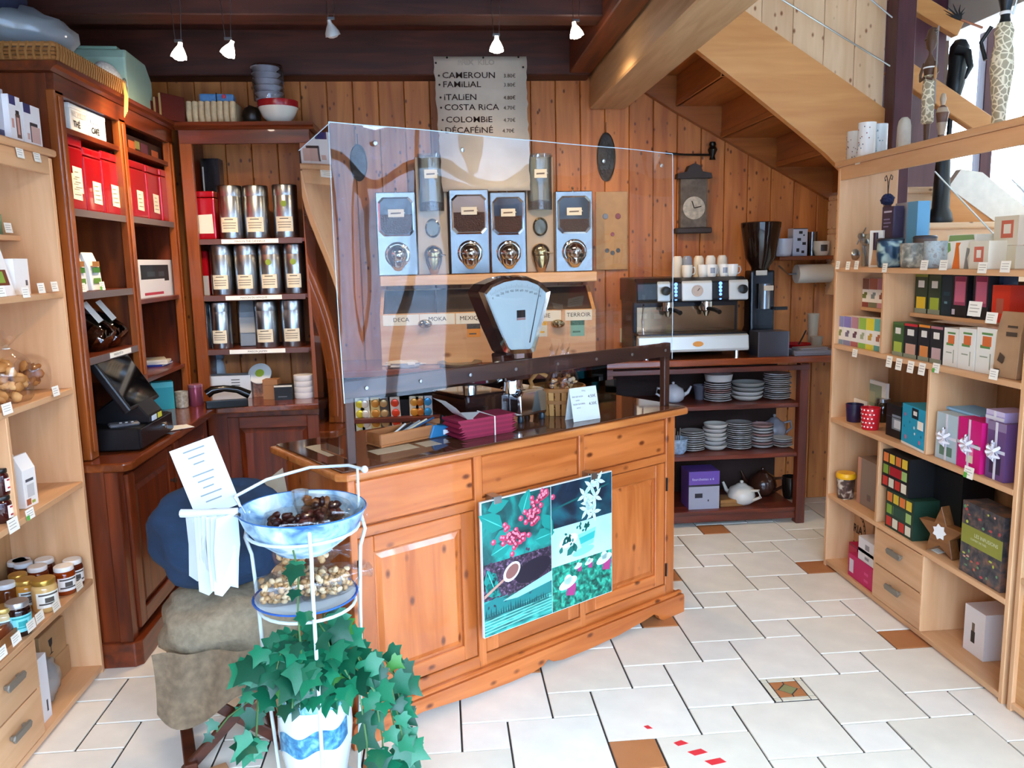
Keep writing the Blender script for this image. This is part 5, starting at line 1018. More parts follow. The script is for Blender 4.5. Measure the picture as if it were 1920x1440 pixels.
# ---------------------------------------------------------------- crockery in the back counter
PLM = [mat('#b9b4ae', .2), mat('#c9c2b6', .2), mat('#a9857e', .25), mat('#8f8d88', .25)]
_pm = {}
def plate_mesh(r, hh, kind):
    k = (round(r, 3), hh, kind)
    if k not in _pm:
        b = MB(); pr = [(r*.55, 0), (r*.6, .003), (r, hh), (r*.99, hh+.003), (r*.62, .007), (0, .006)] if kind == 'plate' else [(r*.5, 0), (r*.7, .004), (r*.95, hh*.6), (r, hh), (r*.97, hh), (r*.9, hh*.6), (r*.6, .008), (0, .007)]
        b.lathe(pr, 24); _pm[k] = {c: b.mesh(kind, PLM[c], 50) for c in range(4)}
    return _pm[k]
ORD = 'bottom second third fourth fifth sixth seventh eighth ninth tenth eleventh twelfth thirteenth'.split()
def stack(x, yb, z, n, r, step, hh, kind, lab, mixc=(0, 0, 1, 0), grp='crockery in the back counter'):
    p = ony(x, yb, 4.76); rd = random.Random(x)
    for i in range(n):
        c = mixc[i % len(mixc)]; o = link('saucer' if kind == 'plate' else 'bowl', plate_mesh(r*(1+rd.uniform(-.04, .03)), hh, kind)[c], None, (p.x+rd.uniform(-.004, .004), 4.78+rd.uniform(-.004, .004), z+.0005+i*step)); tag(o, ORD[i]+' '+lab, 'plate' if kind == 'plate' else 'bowl', 'crockery stacked in the back counter')
stack(1347, 758, .745, 9, .082, .0125, .012, 'plate', 'saucer up in the left plate stack on the top crockery shelf', (0, 0, 1, 0, 2, 2, 0))
o = None
p = ony(1349, 730, 4.76); t = thing('casserole_bowl', 'white bowl on top of the left plate stack', 'bowl', (p.x, 4.78, .745+.0005+9*.0125+.003)); b = MB(); b.lathe([(.05, 0), (.078, .01), (.086, .05), (.09, .053), (.084, .053), (.074, .014), (0, .01)], 24); b.build('bowl', PLM[0], t, smooth=50)
stack(1403, 756, .745, 4, .098, .026, .034, 'bowl', 'deep bowl up in the middle bowl stack on the top crockery shelf', (1, 0, 3, 3))
stack(1459, 754, .745, 13, .082, .0122, .012, 'plate', 'saucer up in the right plate stack on the top crockery shelf', (0, 0, 3, 0))
stack(1300, 846, .442, 9, .077, .0135, .012, 'plate', 'saucer up in the first plate stack on the middle crockery shelf')
stack(1342, 846, .442, 6, .072, .026, .034, 'bowl', 'bowl up in the second stack on the middle crockery shelf', (1, 0, 1))
stack(1387, 844, .442, 13, .078, .0125, .012, 'plate', 'saucer up in the third stack on the middle crockery shelf', (0, 3, 0))
stack(1430, 840, .442, 8, .07, .018, .022, 'bowl', 'shallow bowl up in the fourth stack on the middle crockery shelf', (0, 2, 0))
stack(1468, 838, .442, 4, .062, .014, .013, 'plate', 'saucer up in the low right stack on the middle crockery shelf', (1, 2, 0))
def teapot(lab, pos, r, h, col, rz=0, tilt=0):
    t = thing('teapot', lab, 'teapot', pos, rz, rot=(tilt, 0, rz)); c = mat(col, .2)
    b = MB(); b.lathe([(r*.6, 0), (r*.9, h*.15), (r, h*.42), (r*.85, h*.75), (r*.4, h*.9), (r*.4, h*.92)], 22); b.build('body', c, t, smooth=60)
    b = MB(); b.lathe([(r*.42, h*.9), (r*.3, h*.97), (r*.08, h), (r*.14, h*1.06), (r*.1, h*1.12), (0, h*1.13)], 16); b.build('lid', c, t, smooth=60)
    b = MB(); b.tube([(r*.85, 0, h*.35), (r*1.3, 0, h*.5), (r*1.6, 0, h*.85)], [r*.2, r*.15, r*.09], 9); b.build('spout', c, t, smooth=60)
    b = MB(); b.tube([(-r*.8, 0, h*.72), (-r*1.4, 0, h*.8), (-r*1.55, 0, h*.5), (-r*.92, 0, h*.25)], r*.11, 8); b.build('handle', c, t, smooth=60)
p = ony(1452, 830, 4.95); teapot('grey teapot behind the low saucers on the middle crockery shelf', (p.x, 4.96, .4425), .075, .15, '#8a8790', math.pi)
p = ony(1268, 760, 4.8); teapot('white teapot half hidden by the serving counter corner', (p.x-.02, 4.8, .7455), .07, .11, '#c8c6c8', 0)
p = ony(1315, 755, 4.9); stackcup('smoky glass beaker on the top crockery shelf', 1312, 752, 4.86, .7455, .04, .09, '#55525c')
p = ony(1270, 846, 4.72); t = thing('cutlery_bowl', 'blue and white bowl holding spoons on the middle crockery shelf', 'bowl', (p.x, 4.72, .4425)); b = MB(); b.lathe([(.04, 0), (.055, .02), (.06, .08), (.07, .095), (.066, .095), (.055, .07), (.045, .015), (0, .012)], 22); b.build('bowl', mat('#9fb4c6', .2, var=.35, scale=50), t, smooth=50)
for i in range(4): b = MB(); b.tube([(.01*i-.02, .01, .02), (.016*i-.025, .02, .13+.02*(i % 2))], .0035, 6); o = b.build('spoon', STEEL, None, (p.x, 4.72, .4425)); tag(o, ('leftmost', 'second from left', 'third from left', 'rightmost')[i]+' steel spoon in the blue and white bowl', 'spoon', 'spoons in the blue bowl')
p, w, h = fy(1262, 1313, 879, 955, 4.66, .1005); t = thing('fork_set_box', 'purple and grey boxed fork set on the bottom crockery shelf', 'box', (1.555, 4.66, .1005)); w = .19
b = MB(); gridface(b, w, .235, 0, [(-.5,.5,.64,1,1),(-.5,.5,.60,.65,2),(-.3,-.05,.3,.42,2),(.12,.16,.2,.25,2)]); b.add([(-w/2,0,0),(w/2,0,0),(w/2,.16,0),(-w/2,.16,0),(-w/2,0,.235),(w/2,0,.235),(w/2,.16,.235),(-w/2,.16,.235)], [(3,2,1,0),(4,5,6,7),(1,2,6,5),(2,3,7,6),(3,0,4,7)], 1); b.build('carton', [mat('#9a99a4', .4), mat('#6a4a9a', .4), mat('#22202a', .4)], t, weld=True)
text('fourchettes x 6', .022, mat('#cfc6e0', .5), t, (-.075, -.001, .18)); 
for i in range(2): o = bxp('wooden_block', wood('#9a6a34', '#7e5024', 'X', .5), None, 1.665, 1.81, 4.68, 4.80, .1005+.022*i, .1215+.022*i); tag(o, ('lower wooden board on the bottom crockery shelf', 'upper wooden board on the bottom crockery shelf')[i], 'board', 'boards on bottom shelf')
p = ony(1392, 945, 4.72); teapot('white teapot lying forward on the bottom crockery shelf', (p.x, 4.74, .1005), .085, .13, '#cfc8bc', 2.2)
p = ony(1425, 935, 4.86); teapot('brown glazed teapot behind the white teapot', (p.x+.03, 4.9, .1005), .09, .16, '#3a1e14', 2.4)
p = ony(1470, 930, 4.85); mug('dark jug with pale handle at the end of the bottom crockery shelf', (p.x+.02, 4.8, .1005), .055, .14, '#1c1614', 0, 'jug', 'jug')
t = thing('capsule_rack', 'black rack of coffee capsule strips behind the counter', 'rack', (0, 4.66, .4425)); bxp('frame', BLACK, t, -.46, .1, .02, .14, 0, .4, .003)
for i, (x, cs, tilt) in enumerate(((676, ('#e8e6c8', '#d8c93a'), .0), (690, ('#e8e4d2', '#e0dcd0'), .05), (705, ('#d9c27a', '#c98a3a'), 0), (727, ('#55504c', '#b89a6a'), .06), (747, ('#d8cfc0', '#e2472a'), .05), (778, ('#e6dfc4', '#d89a3a'), .0), (789, ('#e6dfc4', '#c0762e'), 0), (803, ('#cfd8e0', '#3a9ad8'), 0))):
    p = ony(x, 790, 4.655); st = thing('capsule_strip', ('pale yellow', 'white', 'golden', 'dark grey', 'red', 'cream orange', 'cream brown', 'blue')[i]+' strip of coffee capsules in the black rack', 'capsules', (p.x, 4.66, .5), 0, 'capsule strips', rot=(0, -tilt, 0))
    b = MB(); b.box(-.028, .028, 0, .012, 0, .36); b.build('sleeve', mat(cs[0], .4), st, bevel=.003)
    for k in range(6): b = MB(); b.lathe([(.024, 0), (.021, .01), (.012, .012), (0, .012)], 14, 0, Matrix.Translation((0, 0, .035+.058*k)) @ Matrix.Rotation(R90, 4, 'X')); b.build('capsule', mat(cs[1], .25, .3), st, smooth=40)

t = thing('crumpled_papers', 'crumpled white papers lying before the bean bin', 'paper', (-.22, 4.66, BZ)); b = MB(); b.blob((0, 0, .018), (.11, .05, .022), 14, 8, .25, 0, None, 6); b.build('paper', mat('#d9cfc6', .8), t, smooth=30)
t = thing('steel_dish', 'flat steel dish on the worktop before the bean bin', 'dish', (.1, 4.65, BZ)); b = MB(); b.lathe([(.09, 0), (.12, .006), (.13, .022), (.127, .022), (.115, .008), (0, .004)], 26); b.build('dish', STEEL, t, smooth=50)
# ---------------------------------------------------------------- on the serving counter
def cpx(x, y, yo):
    p = onp(x, y, cl(0, yo), CDY)-CO; return p.dot(CDX), p.z
KZ = .9668
# vintage fan scale
SYF = .20
sx0 = .945
sc_ = thing('shop_scale', 'chrome vintage shop scale with white fan-shaped dial', 'scale', cl(sx0, SYF, KZ), CA)
BRN = mat('#3f1a14', .12, .2, coat=.6)
pts = [cpx(x, y, SYF) for x, y in ((902, 548), (915, 533), (940, 522), (965, 517), (990, 519), (1012, 528), (1030, 545), (1027, 562), (1014, 610), (1000, 660), (994, 664), (955, 666), (949, 660), (925, 605))]
head = [(a-sx0, b_-KZ) for a, b_ in pts]
cxm = sum(a for a, _ in head)/len(head); czm = sum(b_ for _, b_ in head)/len(head)
def shr(P, k): return [((a-cxm)*k+cxm, (b_-czm)*k+czm) for a, b_ in P]
b = MB(); b.prism(head, .012, .10, 'y'); b.build('head_case', BRN, sc_, bevel=.006, seg=2)
n = len(head); o1, o2 = shr(head, 1.02), shr(head, .88); b = MB()
b.add([(x, .012, z) for x, z in o1]+[(x, -.012, z) for x, z in shr(head, .97)]+[(x, -.004, z) for x, z in o2]+[(x, .012, z) for x, z in o2], [(i, (i+1) % n, (i+1) % n+n, i+n) for i in range(n)]+[(i+n, (i+1) % n+n, (i+1) % n+2*n, i+2*n) for i in range(n)]+[(i+2*n, (i+1) % n+2*n, (i+1) % n+3*n, i+3*n) for i in range(n)]); b.build('chrome_bezel', CHROME, sc_, smooth=30)
b = MB(); b.prism(o2, .001, .006, 'y'); dial = b.build('dial', mat('#ced8d4', .35), sc_)
zl_, zh_ = min(z for _, z in o2), max(z for _, z in o2); ctr = ((o2[0][0]+o2[6][0])/2, zl_-.05); RT = zh_-ctr[1]-.014
A0, A1 = math.atan2(o2[0][1]-ctr[1], o2[0][0]-ctr[0]), math.atan2(o2[6][1]-ctr[1], o2[6][0]-ctr[0]); A0, A1 = A0+(A1-A0)*.07, A1-(A1-A0)*.07
for i in range(11):
    a = A0+(A1-A0)*i/10; r = RT-.032
    text(('0', '100', '200', '300', '400', '500', '600', '700', '800', '900', '1K')[i], .0125, INK, dial, (ctr[0]+r*math.cos(a)*1.0, .0004, ctr[1]+r*math.sin(a)), (R90, a-R90 if 0 else 0, 0), 'dial_number', 'CENTER')
for i in range(41):
    a = A0+(A1-A0)*i/40; b = MB(); r0 = RT-.017; r1 = RT-.008 if i % 4 else RT-.002
    b.add([(ctr[0]+r0*math.cos(a-.001), .0004, ctr[1]+r0*math.sin(a-.001)), (ctr[0]+r0*math.cos(a+.001), .0004, ctr[1]+r0*math.sin(a+.001)), (ctr[0]+r1*math.cos(a+.001), .0004, ctr[1]+r1*math.sin(a+.001)), (ctr[0]+r1*math.cos(a-.001), .0004, ctr[1]+r1*math.sin(a-.001))], [(0,1,2,3)]); b.build('dial_tick', INK, dial)
b = MB(); b.box(cxm-.012, cxm+.03, -.0016, .0012, czm-.03, czm+.0); b.build('maker_plate', mat('#1a1a1c', .4), dial)
b = MB(); b.box(cxm-.012, cxm+.03, -.0014, .0012, czm-.04, czm-.031); b.build('maker_plate_strip', mat('#b88a80', .4), dial)
b = MB(); b.add([(ctr[0]+.06, .0002, czm-.135), (ctr[0]+.066, .0002, czm-.135), (ctr[0]+.128, .0002, czm+.10), (ctr[0]+.126, .0002, czm+.10)], [(0,1,2,3)]); b.build('pointer', INK, dial)
lo = min(z for _, z in head); cl_ = [a for a, z in head if z < lo+.02]; xl_, xr_ = min(cl_), max(cl_)
b = MB(); b.prism([(xl_-.012, lo+.01), (xr_+.012, lo+.01), (xr_-.002, .17), (xl_+.004, .17)], .012, .09, 'y'); b.build('neck', BRN, sc_, bevel=.006)
b = MB(); b.box((xl_+xr_)/2-.02, (xl_+xr_)/2+.02, -.004, .012, lo-.012, lo+.012); b.build('level_plate', mat('#b89a98', .3), sc_)
b = MB(); b.lathe([(.05, .12), (.042, .15), (.045, .18)], 20, 0, None, ((xl_+xr_)/2, .05, 0), 1, .8); b.build('collar', CHROME, sc_, smooth=50)
b = MB(); b.prism([(-.085, .025), (.07, .025), (.07, .11), (.055, .135), (-.065, .135), (-.085, .11)], -.02, .13, 'y'); b.build('front_housing', CHROME, sc_, bevel=.014, seg=3)
b = MB(); b.box(-.3, -.075, .04, .3, .03, .13); b.build('weighing_housing', mat('#2a1a16', .1, .3, coat=.6), sc_, bevel=.015, seg=3)
b = MB(); b.lathe([(.03, .13), (.03, .16), (.05, .165)], 16, 0, None, (-.19, .17, 0)); b.build('pan_support', CHROME, sc_, smooth=40)
b = MB(); b.lathe([(0, .17), (.15, .17), (.16, .178), (.165, .19), (.16, .19), (.15, .18), (0, .178)], 32, 0, None, (-.19, .17, 0)); b.build('weighing_pan', CHROME, sc_, smooth=50)
for x, y in ((-.06, .0), (.055, .0), (-.06, .1), (.055, .1), (-.27, .08), (-.27, .26)): b = MB(); b.lathe([(.012, 0), (.014, .012), (.01, .026)], 12, 0, None, (x, y, 0)); b.build('foot', mat('#1e2a33', .3), sc_, smooth=40)
# basket of snack bags
p = cl(1.15, .27, KZ); bk = thing('wicker_basket', 'split-wood basket with handle holding snack bags by the scale', 'basket', p, CA); rb = .105
b = MB(); b.lathe([(rb*.9, 0), (rb*.92, .004), (0, .005)], 24); b.build('base', mat('#8a5a2c', .7), bk)
for k in range(26):
    a = k*2*math.pi/26; b = MB(); M = Matrix.Rotation(a, 4, 'Z')
    b.prism([(-.009, 0), (.009, 0), (.0115, .105), (-.0115, .105)], 0, .005, 'y', 0, Matrix.Translation((0, 0, 0)) @ M @ Matrix.Translation((0, -rb*1.0, 0)) @ Matrix.Rotation(.12, 4, 'X')); b.build('stave', mat(('#b07a40', '#c08c50', '#a26c34')[k % 3], .6), bk)
for z, r in ((.05, rb*1.075), (.10, rb*1.12)): b = MB(); b.lathe([(r-.004, z), (r+.004, z+.002), (r+.004, z+.016), (r-.004, z+.018)], 26, cap=False); b.build('hoop', mat('#96602c', .6), bk, smooth=40)
for s in (-1,): b = MB(); b.tube([(s*rb*1.0, .03, .10), (s*rb*1.3, .02, .15), (s*rb*1.2, -.02, .19), (s*rb*.9, -.04, .17)], .009, 8); b.build('handle', mat('#b98448', .6), bk, smooth=60)
for i, (dx, dy, c, nm) in enumerate(((-.05, -.03, ['#c9965a', '#b57f44'], 'bag of pale nuts at the left of the wicker basket'), (.0, -.045, ['#8a4a22', '#a05c2c'], 'bag of brown caramel nuts in front in the wicker basket'), (.05, -.03, ['#d9b98a', '#caa06a'], 'bag of cream nuts right of middle in the wicker basket'), (.03, .05, ['#4a1a20', '#6a2a2a'], 'bag of dark red sweets at the back of the wicker basket'), (.085, .04, ['#2a1512', '#3a1d14'], 'bag of dark chocolate nuts at the basket edge'))):
    q = p + CDX*dx + CDY*dy; q.z = KZ+.0185+.0; film_bag(nm, 'nuts', q, CA, .075, .065, .15 if i < 3 else .175, .014, c, 26, seed=20+i, group='snack bags in the wicker basket')
# printed price card
p = onz(1102, 789, KZ); 
t = thing('price_card', 'white folded price card reading 4.50 and 4.30 on the counter', 'sign', onz(1101, 788, KZ), CA-.1); w_ = .138; h_ = .135
b = MB(); b.add([(-w_/2, 0, 0), (w_/2, 0, 0), (w_/2, .03, h_), (-w_/2, .03, h_), (w_/2, .06, 0), (-w_/2, .06, 0)], [(0,1,2,3), (3,2,4,5)]); cdd = b.build('card', mat('#cfd4d0', .6), t)
sm = cdd.modifiers.new('t', 'SOLIDIFY'); sm.thickness = .001
ta = -math.atan2(.03, h_)
for s_, x, z, sz in (('4.50€', .02, .09, .017), ('4.30€', .02, .06, .017), ('MIX DE NOIX', -.06, .096, .009), ('sachet', -.045, .082, .008), ('NOIX SUCRÉES', -.06, .066, .009), ('sachet', -.045, .052, .008), ('150 g', -.01, .118, .009)): text(s_, sz, INK, t, (x, .03*z/h_-.0012, z), (R90+ta*-1*-1, 0, 0))
# little paper tray, red napkin bundle with white receipts
t = thing('pen_tray', 'reddish wooden pen tray behind the screen', 'tray', cl(.36, .24, KZ), CA+.1)
b = MB(); b.box(-.14, .12, -.05, .05, 0, .008); b.box(-.14, .12, -.05, -.043, .008, .05); b.box(-.14, .12, .043, .05, .008, .05); b.box(-.14, -.133, -.043, .043, .008, .05); b.box(.113, .12, -.043, .043, .008, .05); b.build('tray', wood('#a86a3c', '#8a5028', 'X', .4), t, bevel=.003)
for i in range(5): b = MB(); b.tube([(-.12+.02*i, -.03+.01*i, .014), (.02+.025*i, .02-.012*i, .056+.004*i)], .004, 6); o = b.build('pen', mat(('#d8d4cc', '#1e1e22', '#8a8e92', '#c9b89a', '#2a4a6a')[i], .3), None, t.location, CA+.1); tag(o, ('white', 'black', 'grey', 'cream', 'dark blue')[i]+' pen lying in the wooden pen tray', 'pen', 'pens in the tray')
p = onz(915, 815, KZ)
t = thing('napkin_bundle', 'bundle of dark red paper bags tied with elastic on the counter', 'paper bags', p + CDY*.03, CA-.05)
for i in range(8): b = MB(); b.prism([(-.13-.01*(i % 2), 0), (.10, 0), (.125-.006*(i % 3), .009), (-.1-.006*i, .009)], -.05, .07, 'y'); b.build('paper_bag', mat(('#7e1230', '#8e1838')[i % 2], .7), t, (0, 0, .0092*i))
b = MB(); b.add([(-.1, -.05, .075), (.15, -.05, .06), (.15, .06, .062), (-.1, .06, .085), (-.19, -.045, .155), (-.19, .05, .155), (-.15, -.05, .125), (-.15, .055, .13)], [(0,1,2,3), (6,0,3,7), (4,6,7,5)]); b.build('receipt', mat('#eef2f2', .7), t, smooth=60)
b = MB(); b.tube([(.02, -.052, .0), (.02, -.052, .072), (.02, .07, .076)], .0025, 6); b.build('elastic', mat('#e9e4dc', .6), t)
t = thing('sweet_packet', 'small blue and white packet beside the tray on the counter', 'packet', cl(.52, .22, KZ), CA); b = MB(); b.prism([(-.08, 0), (.07, 0), (.05, .03), (-.06, .05)], -.03, .03, 'y'); b.build('packet', mat('#2a6f9a', .3), t, bevel=.004); b = MB(); b.box(-.02, .02, -.0315, -.03, .008, .026); b.build('label', WHITE, t)
t = thing('leaflet_holder', 'clear acrylic leaflet holder at the far right of the counter', 'holder', cl(1.42, .36, KZ), CA)
b = MB(); b.box(-.12, .12, 0, .004, 0, .2); b.build('back', clear('#eef4f6', 1.2, 0, .01, .05), t); b = MB(); b.box(-.12, .12, -.06, -.056, 0, .1); b.build('front', clear('#eef4f6', 1.2, 0, .01, .05), t); b = MB(); b.box(-.12, .12, -.056, 0, 0, .004); b.build('base', clear('#eef4f6', 1.2, 0, .01, .05), t)
b = MB(); b.box(-.11, -.02, -.05, -.012, .0045, .09); b.build('wood_block', wood('#c98a4a', '#b07038', 'X'), t)

# ---------------------------------------------------------------- poster hanging on the counter front
PZ0, PZ1, PX0, PX1 = .242, .763, .49, 1.155
t = thing('coffee_poster', 'rigid photo collage of coffee and tea hung on the counter front', 'poster', cl(PX0, -.055, PZ0), CA); PW, PH = PX1-PX0, PZ1-PZ0
b = MB(); b.box(0, PW, 0, .012, 0, PH); b.build('board', mat('#dfe6e6', .4), t, bevel=.001)
def psub(name, x0, x1, z0, z1, m): b = MB(); b.quad([(x0, -.0006, z0), (x1, -.0006, z0), (x1, -.0006, z1), (x0, -.0006, z1)]); return b.build(name, m, t)
def dappled(c1, c2, c3, sc, st=(1, 1, 1), det=4):
    m = bpy.data.materials.new('print'); m.use_nodes = True; nt = m.node_tree; N = nt.nodes.new; L = nt.links.new; bb = nt.nodes['Principled BSDF']; bb.inputs['Roughness'].default_value = .35
    tc = N('ShaderNodeTexCoord'); mp = N('ShaderNodeMapping'); mp.inputs['Scale'].default_value = st; n_ = N('ShaderNodeTexNoise'); n_.inputs['Scale'].default_value = sc; n_.inputs['Detail'].default_value = det; n_.inputs['Distortion'].default_value = .5
    r = N('ShaderNodeValToRGB'); e = r.color_ramp.elements; e[0].position = .35; e[0].color = lin(c1); e[1].position = .68; e[1].color = lin(c3); q = e.new(.5); q.color = lin(c2)
    L(tc.outputs['Object'], mp.inputs[0]); L(mp.outputs[0], n_.inputs[0]); L(n_.outputs['Fac'], r.inputs[0]); L(r.outputs[0], bb.inputs[0]); return m
xm = PW*.5
psub('photo_berries', .003, xm, PH*.54, PH-.003, dappled('#06252b', '#0c5a58', '#1aa093', 9))
psub('photo_beans', .003, xm, PH*.27, PH*.54, dappled('#120d18', '#2c2033', '#8a6a86', 70))
psub('photo_terraces', .003, xm, .003, PH*.27, dappled('#0c4a4a', '#1f8a80', '#4fc0ae', 14, (1, 1, 5)))
psub('photo_blossom', xm, PW-.003, PH*.66, PH-.003, dappled('#04101c', '#0a2438', '#0f5a66', 7))
psub('photo_tea_glass', xm, PW-.003, PH*.36, PH*.66, dappled('#9fd6d2', '#b4e2dc', '#c4ebe4', 4))
psub('photo_pickers', xm, PW-.003, .003, PH*.36, dappled('#053a34', '#0d7a66', '#3fc8a4', 42))
rd = random.Random(2)
def pr(name, shapes, m, y): b = MB(); [b.quad([(x, y, z) for x, z in sh]) for sh in shapes]; o = b.build(name, m, t); o['kind'] = 'stuff'; return o
def ell(cx, cz, rx, rz, a=0, n=12): return [(cx+rx*math.cos(q)*math.cos(a)-rz*math.sin(q)*math.sin(a), cz+rx*math.cos(q)*math.sin(a)+rz*math.sin(q)*math.cos(a)) for q in [i*2*math.pi/n for i in range(n)]]
def leafp(cx, cz, l, w, a): return [(cx+u*l*math.cos(a)-v*w*math.sin(a), cz+u*l*math.sin(a)+v*w*math.cos(a)) for u, v in ((0, 0), (.3, .5), (.6, .45), (1, 0), (.6, -.45), (.3, -.5))]
pr('printed_leaves', [leafp(.1, PH*.78, .13, .07, 2.6), leafp(.05, PH*.7, .12, .06, -2.2 if 0 else .1), leafp(.04, PH*.6, .11, .06, .3), leafp(.02, PH*.5, .12, .06, -1.2), leafp(.19, PH*.84, .1, .06, 1.2), leafp(.25, PH*.62, .1, .07, .1), leafp(.29, PH*.8, .1, .05, -1.0), leafp(.03, PH*.93, .1, .05, .2), leafp(.01, PH*.38, .09, .05, -.6)], mat('#12877c', .35), -.0009)
pr('printed_leaf_veins', [leafp(.1, PH*.78, .12, .004, 2.6), leafp(.04, PH*.6, .10, .004, .3), leafp(.02, PH*.5, .11, .004, -1.2), leafp(.25, PH*.62, .09, .004, .1), leafp(.19, PH*.84, .09, .004, 1.2)], mat('#4ec4b8', .35), -.0011)
bz = [(rd.gauss(.155, .028)+.0, rd.gauss(PH*.70, .022)) for _ in range(38)] + [(rd.gauss(.235, .022), rd.gauss(PH*.82, .022)) for _ in range(30)] + [(rd.gauss(.29, .018), rd.gauss(PH*.945, .014)) for _ in range(16)]
pr('printed_berries', [ell(x, min(z, PH-.012), .0115, .0115) for x, z in bz], mat('#c03a5c', .35), -.0011)
pr('printed_berry_shine', [ell(x-.003, min(z, PH-.012)+.003, .005, .005, 0, 8) for x, z in bz], mat('#ee8a9c', .35), -.0013)
pr('printed_beans', [ell(rd.uniform(.02, xm-.03), PH*.4+rd.gauss(0, .04), .007, .005, rd.uniform(0, 3), 8) for _ in range(150)], mat('#4a3448', .3), -.0009)
pr('printed_spoon', [[(.005, PH*.29), (.10, PH*.385), (.095, PH*.40), (.005, PH*.315)]], mat('#b98a78', .35), -.0013)
pr('printed_spoon_bowl', [ell(.135, PH*.435, .045, .032, .6, 20)], mat('#d6d2d6', .35), -.0013); pr('printed_crema', [ell(.137, PH*.437, .034, .023, .6, 20)], mat('#8a5a52', .35), -.0015); pr('printed_dark_pool', [ell(.24, PH*.40, .09, .042, .2, 20)], mat('#1a1426', .35), -.0012)
pr('printed_mountains', [[(.003, PH*.25), (.06, PH*.28), (.12, PH*.24), (.3, PH*.28), (xm, PH*.25), (xm, PH*.18), (.003, PH*.17)]], mat('#1a7a78', .35), -.0009)
pr('printed_sky', [[(.09, PH*.235), (xm, PH*.345), (xm, PH*.27), (.16, PH*.225)]], mat('#8fe0e0', .35), -.0011)
pr('printed_trees', [[(x, PH*.14), (x+.012, PH*.14), (x+.006, PH*(.17+.06*rd.random()))] for x in [.006+.0115*i for i in range(27)]], mat('#0e4a4e', .35), -.0012)
pr('printed_terrace_rows', [[(.005, PH*(.12-.022*i)), (xm-.004, PH*(.155-.022*i)), (xm-.004, PH*(.149-.022*i)), (.005, PH*(.112-.022*i))] for i in range(5)], mat('#7fd8c6', .35), -.0012)
fc = [(xm+.215, PH*.92), (xm+.18, PH*.86), (xm+.235, PH*.83), (xm+.2, PH*.79), (xm+.19, PH*.74), (xm+.225, PH*.71), (xm+.25, PH*.95)]
pr('printed_petals', [leafp(x, z, .045, .016, k*1.256+i) for i, (x, z) in enumerate(fc) for k in range(5)], mat('#c9ece8', .35), -.0011)
pr('printed_branch', [[(xm+.005, PH*.80), (PW-.02, PH*.90), (PW-.02, PH*.912), (xm+.005, PH*.815)]], mat('#125a58', .35), -.0009)
pr('printed_glass_cup', [[(xm+.14, PH*.56), (xm+.24, PH*.585), (xm+.225, PH*.46), (xm+.16, PH*.445)], ell(xm+.17, PH*.42, .06, .016, .1, 16)], mat('#7fc8c4', .3), -.0009); pr('printed_tea', [[(xm+.146, PH*.53), (xm+.236, PH*.555), (xm+.23, PH*.5), (xm+.155, PH*.478)]], mat('#2fb0a8', .3), -.0011)
pr('printed_dish', [ell(xm+.09, PH*.535, .05, .024, .25, 18)], mat('#e2f6f2', .3), -.0009); pr('printed_tea_leaves', [ell(xm+.09+rd.gauss(0, .018), PH*.545+rd.gauss(0, .01), .008, .005, rd.random()*3, 8) for _ in range(26)]+[ell(xm+.175+rd.gauss(0, .016), PH*.615+rd.gauss(0, .008), .007, .005, rd.random()*3, 8) for _ in range(20)]+[leafp(xm+.08, PH*.42, .06, .03, .7), leafp(xm+.13, PH*.43, .045, .025, 1.9), leafp(xm+.045, PH*.45, .03, .02, 1.2)], mat('#0f6a62', .3), -.0012)
for hx, hz, s in ((xm+.085, PH*.2, .05), (xm+.14, PH*.31, .022), (xm+.2, PH*.315, .024), (xm+.285, PH*.30, .045)):
    pr('printed_hat', [ell(hx, hz, s, s*.42, .25, 16), ell(hx, hz+s*.3, s*.42, s*.42, 0, 12)], mat('#d2f0ea', .35), -.0012); pr('printed_shirt', [[(hx-s*.1, hz-s*.3), (hx+s*.9, hz-s*.2), (hx+s*.7, hz-s*1.2), (hx-s*.2, hz-s*1.0)]], mat('#a83a78', .35), -.001)
pr('printed_divider', [[(xm-.001, .003), (xm+.001, .003), (xm+.001, PH-.003), (xm-.001, PH-.003)]], mat('#cfe6e4', .4), -.0015)
for x in (.06, PW-.12): b = MB(); b.box(x, x+.035, .012, .052, PH-.03, PH+.008); b.box(x, x+.035, -.003, .0, PH-.018, PH+.008); b.box(x, x+.035, -.003, .052, PH+.006, PH+.01); b.build('hook', STEEL, t, bevel=.001)

# ---------------------------------------------------------------- wire stand with bowl, plate and ivy pot
SC = Vector((-.41, 2.27, 0)); WIREM = mat('#d6e2e4', .4, .1)
sd = thing('wire_stand', 'white wire tiered plant stand in front of the counter', 'stand', SC)
def ringp(r, z, n=28): return [(r*math.cos(i*2*math.pi/n), r*math.sin(i*2*math.pi/n), z) for i in range(n+1)]
for r, z in ((.155, .885), (.135, .66), (.12, .075)): b = MB(); b.tube(ringp(r, z), .0048, 7); b.build('ring', WIREM, sd, smooth=60)
for k, a in enumerate((-75, 25, 165)):
    a = math.radians(a); c, s_ = math.cos(a), math.sin(a); q = lambda r, z: (r*c, r*s_, z)
    b = MB(); b.tube([q(.165, .93), q(.17, .9), q(.182, .85), q(.165, .80), q(.16, .72), q(.155, .62), q(.15, .45), q(.135, .25), q(.125, .1), q(.135, .04), q(.165, .01), q(.185, .012), q(.19, .035)], .0055, 8); b.build('leg', WIREM, sd, smooth=60)
    b = MB(); b.tube([q(.135, .66), q(.16, .672)], .004, 6); b.build('bracket', WIREM, sd)
b = MB(); b.tube([(-.19, .02, .98), (-.12, .12, 1.0), (0, .165, 1.02), (.12, .13, 1.03), (.165, .08, 1.03)], .005, 8); b.build('top_rail', WIREM, sd, smooth=60)
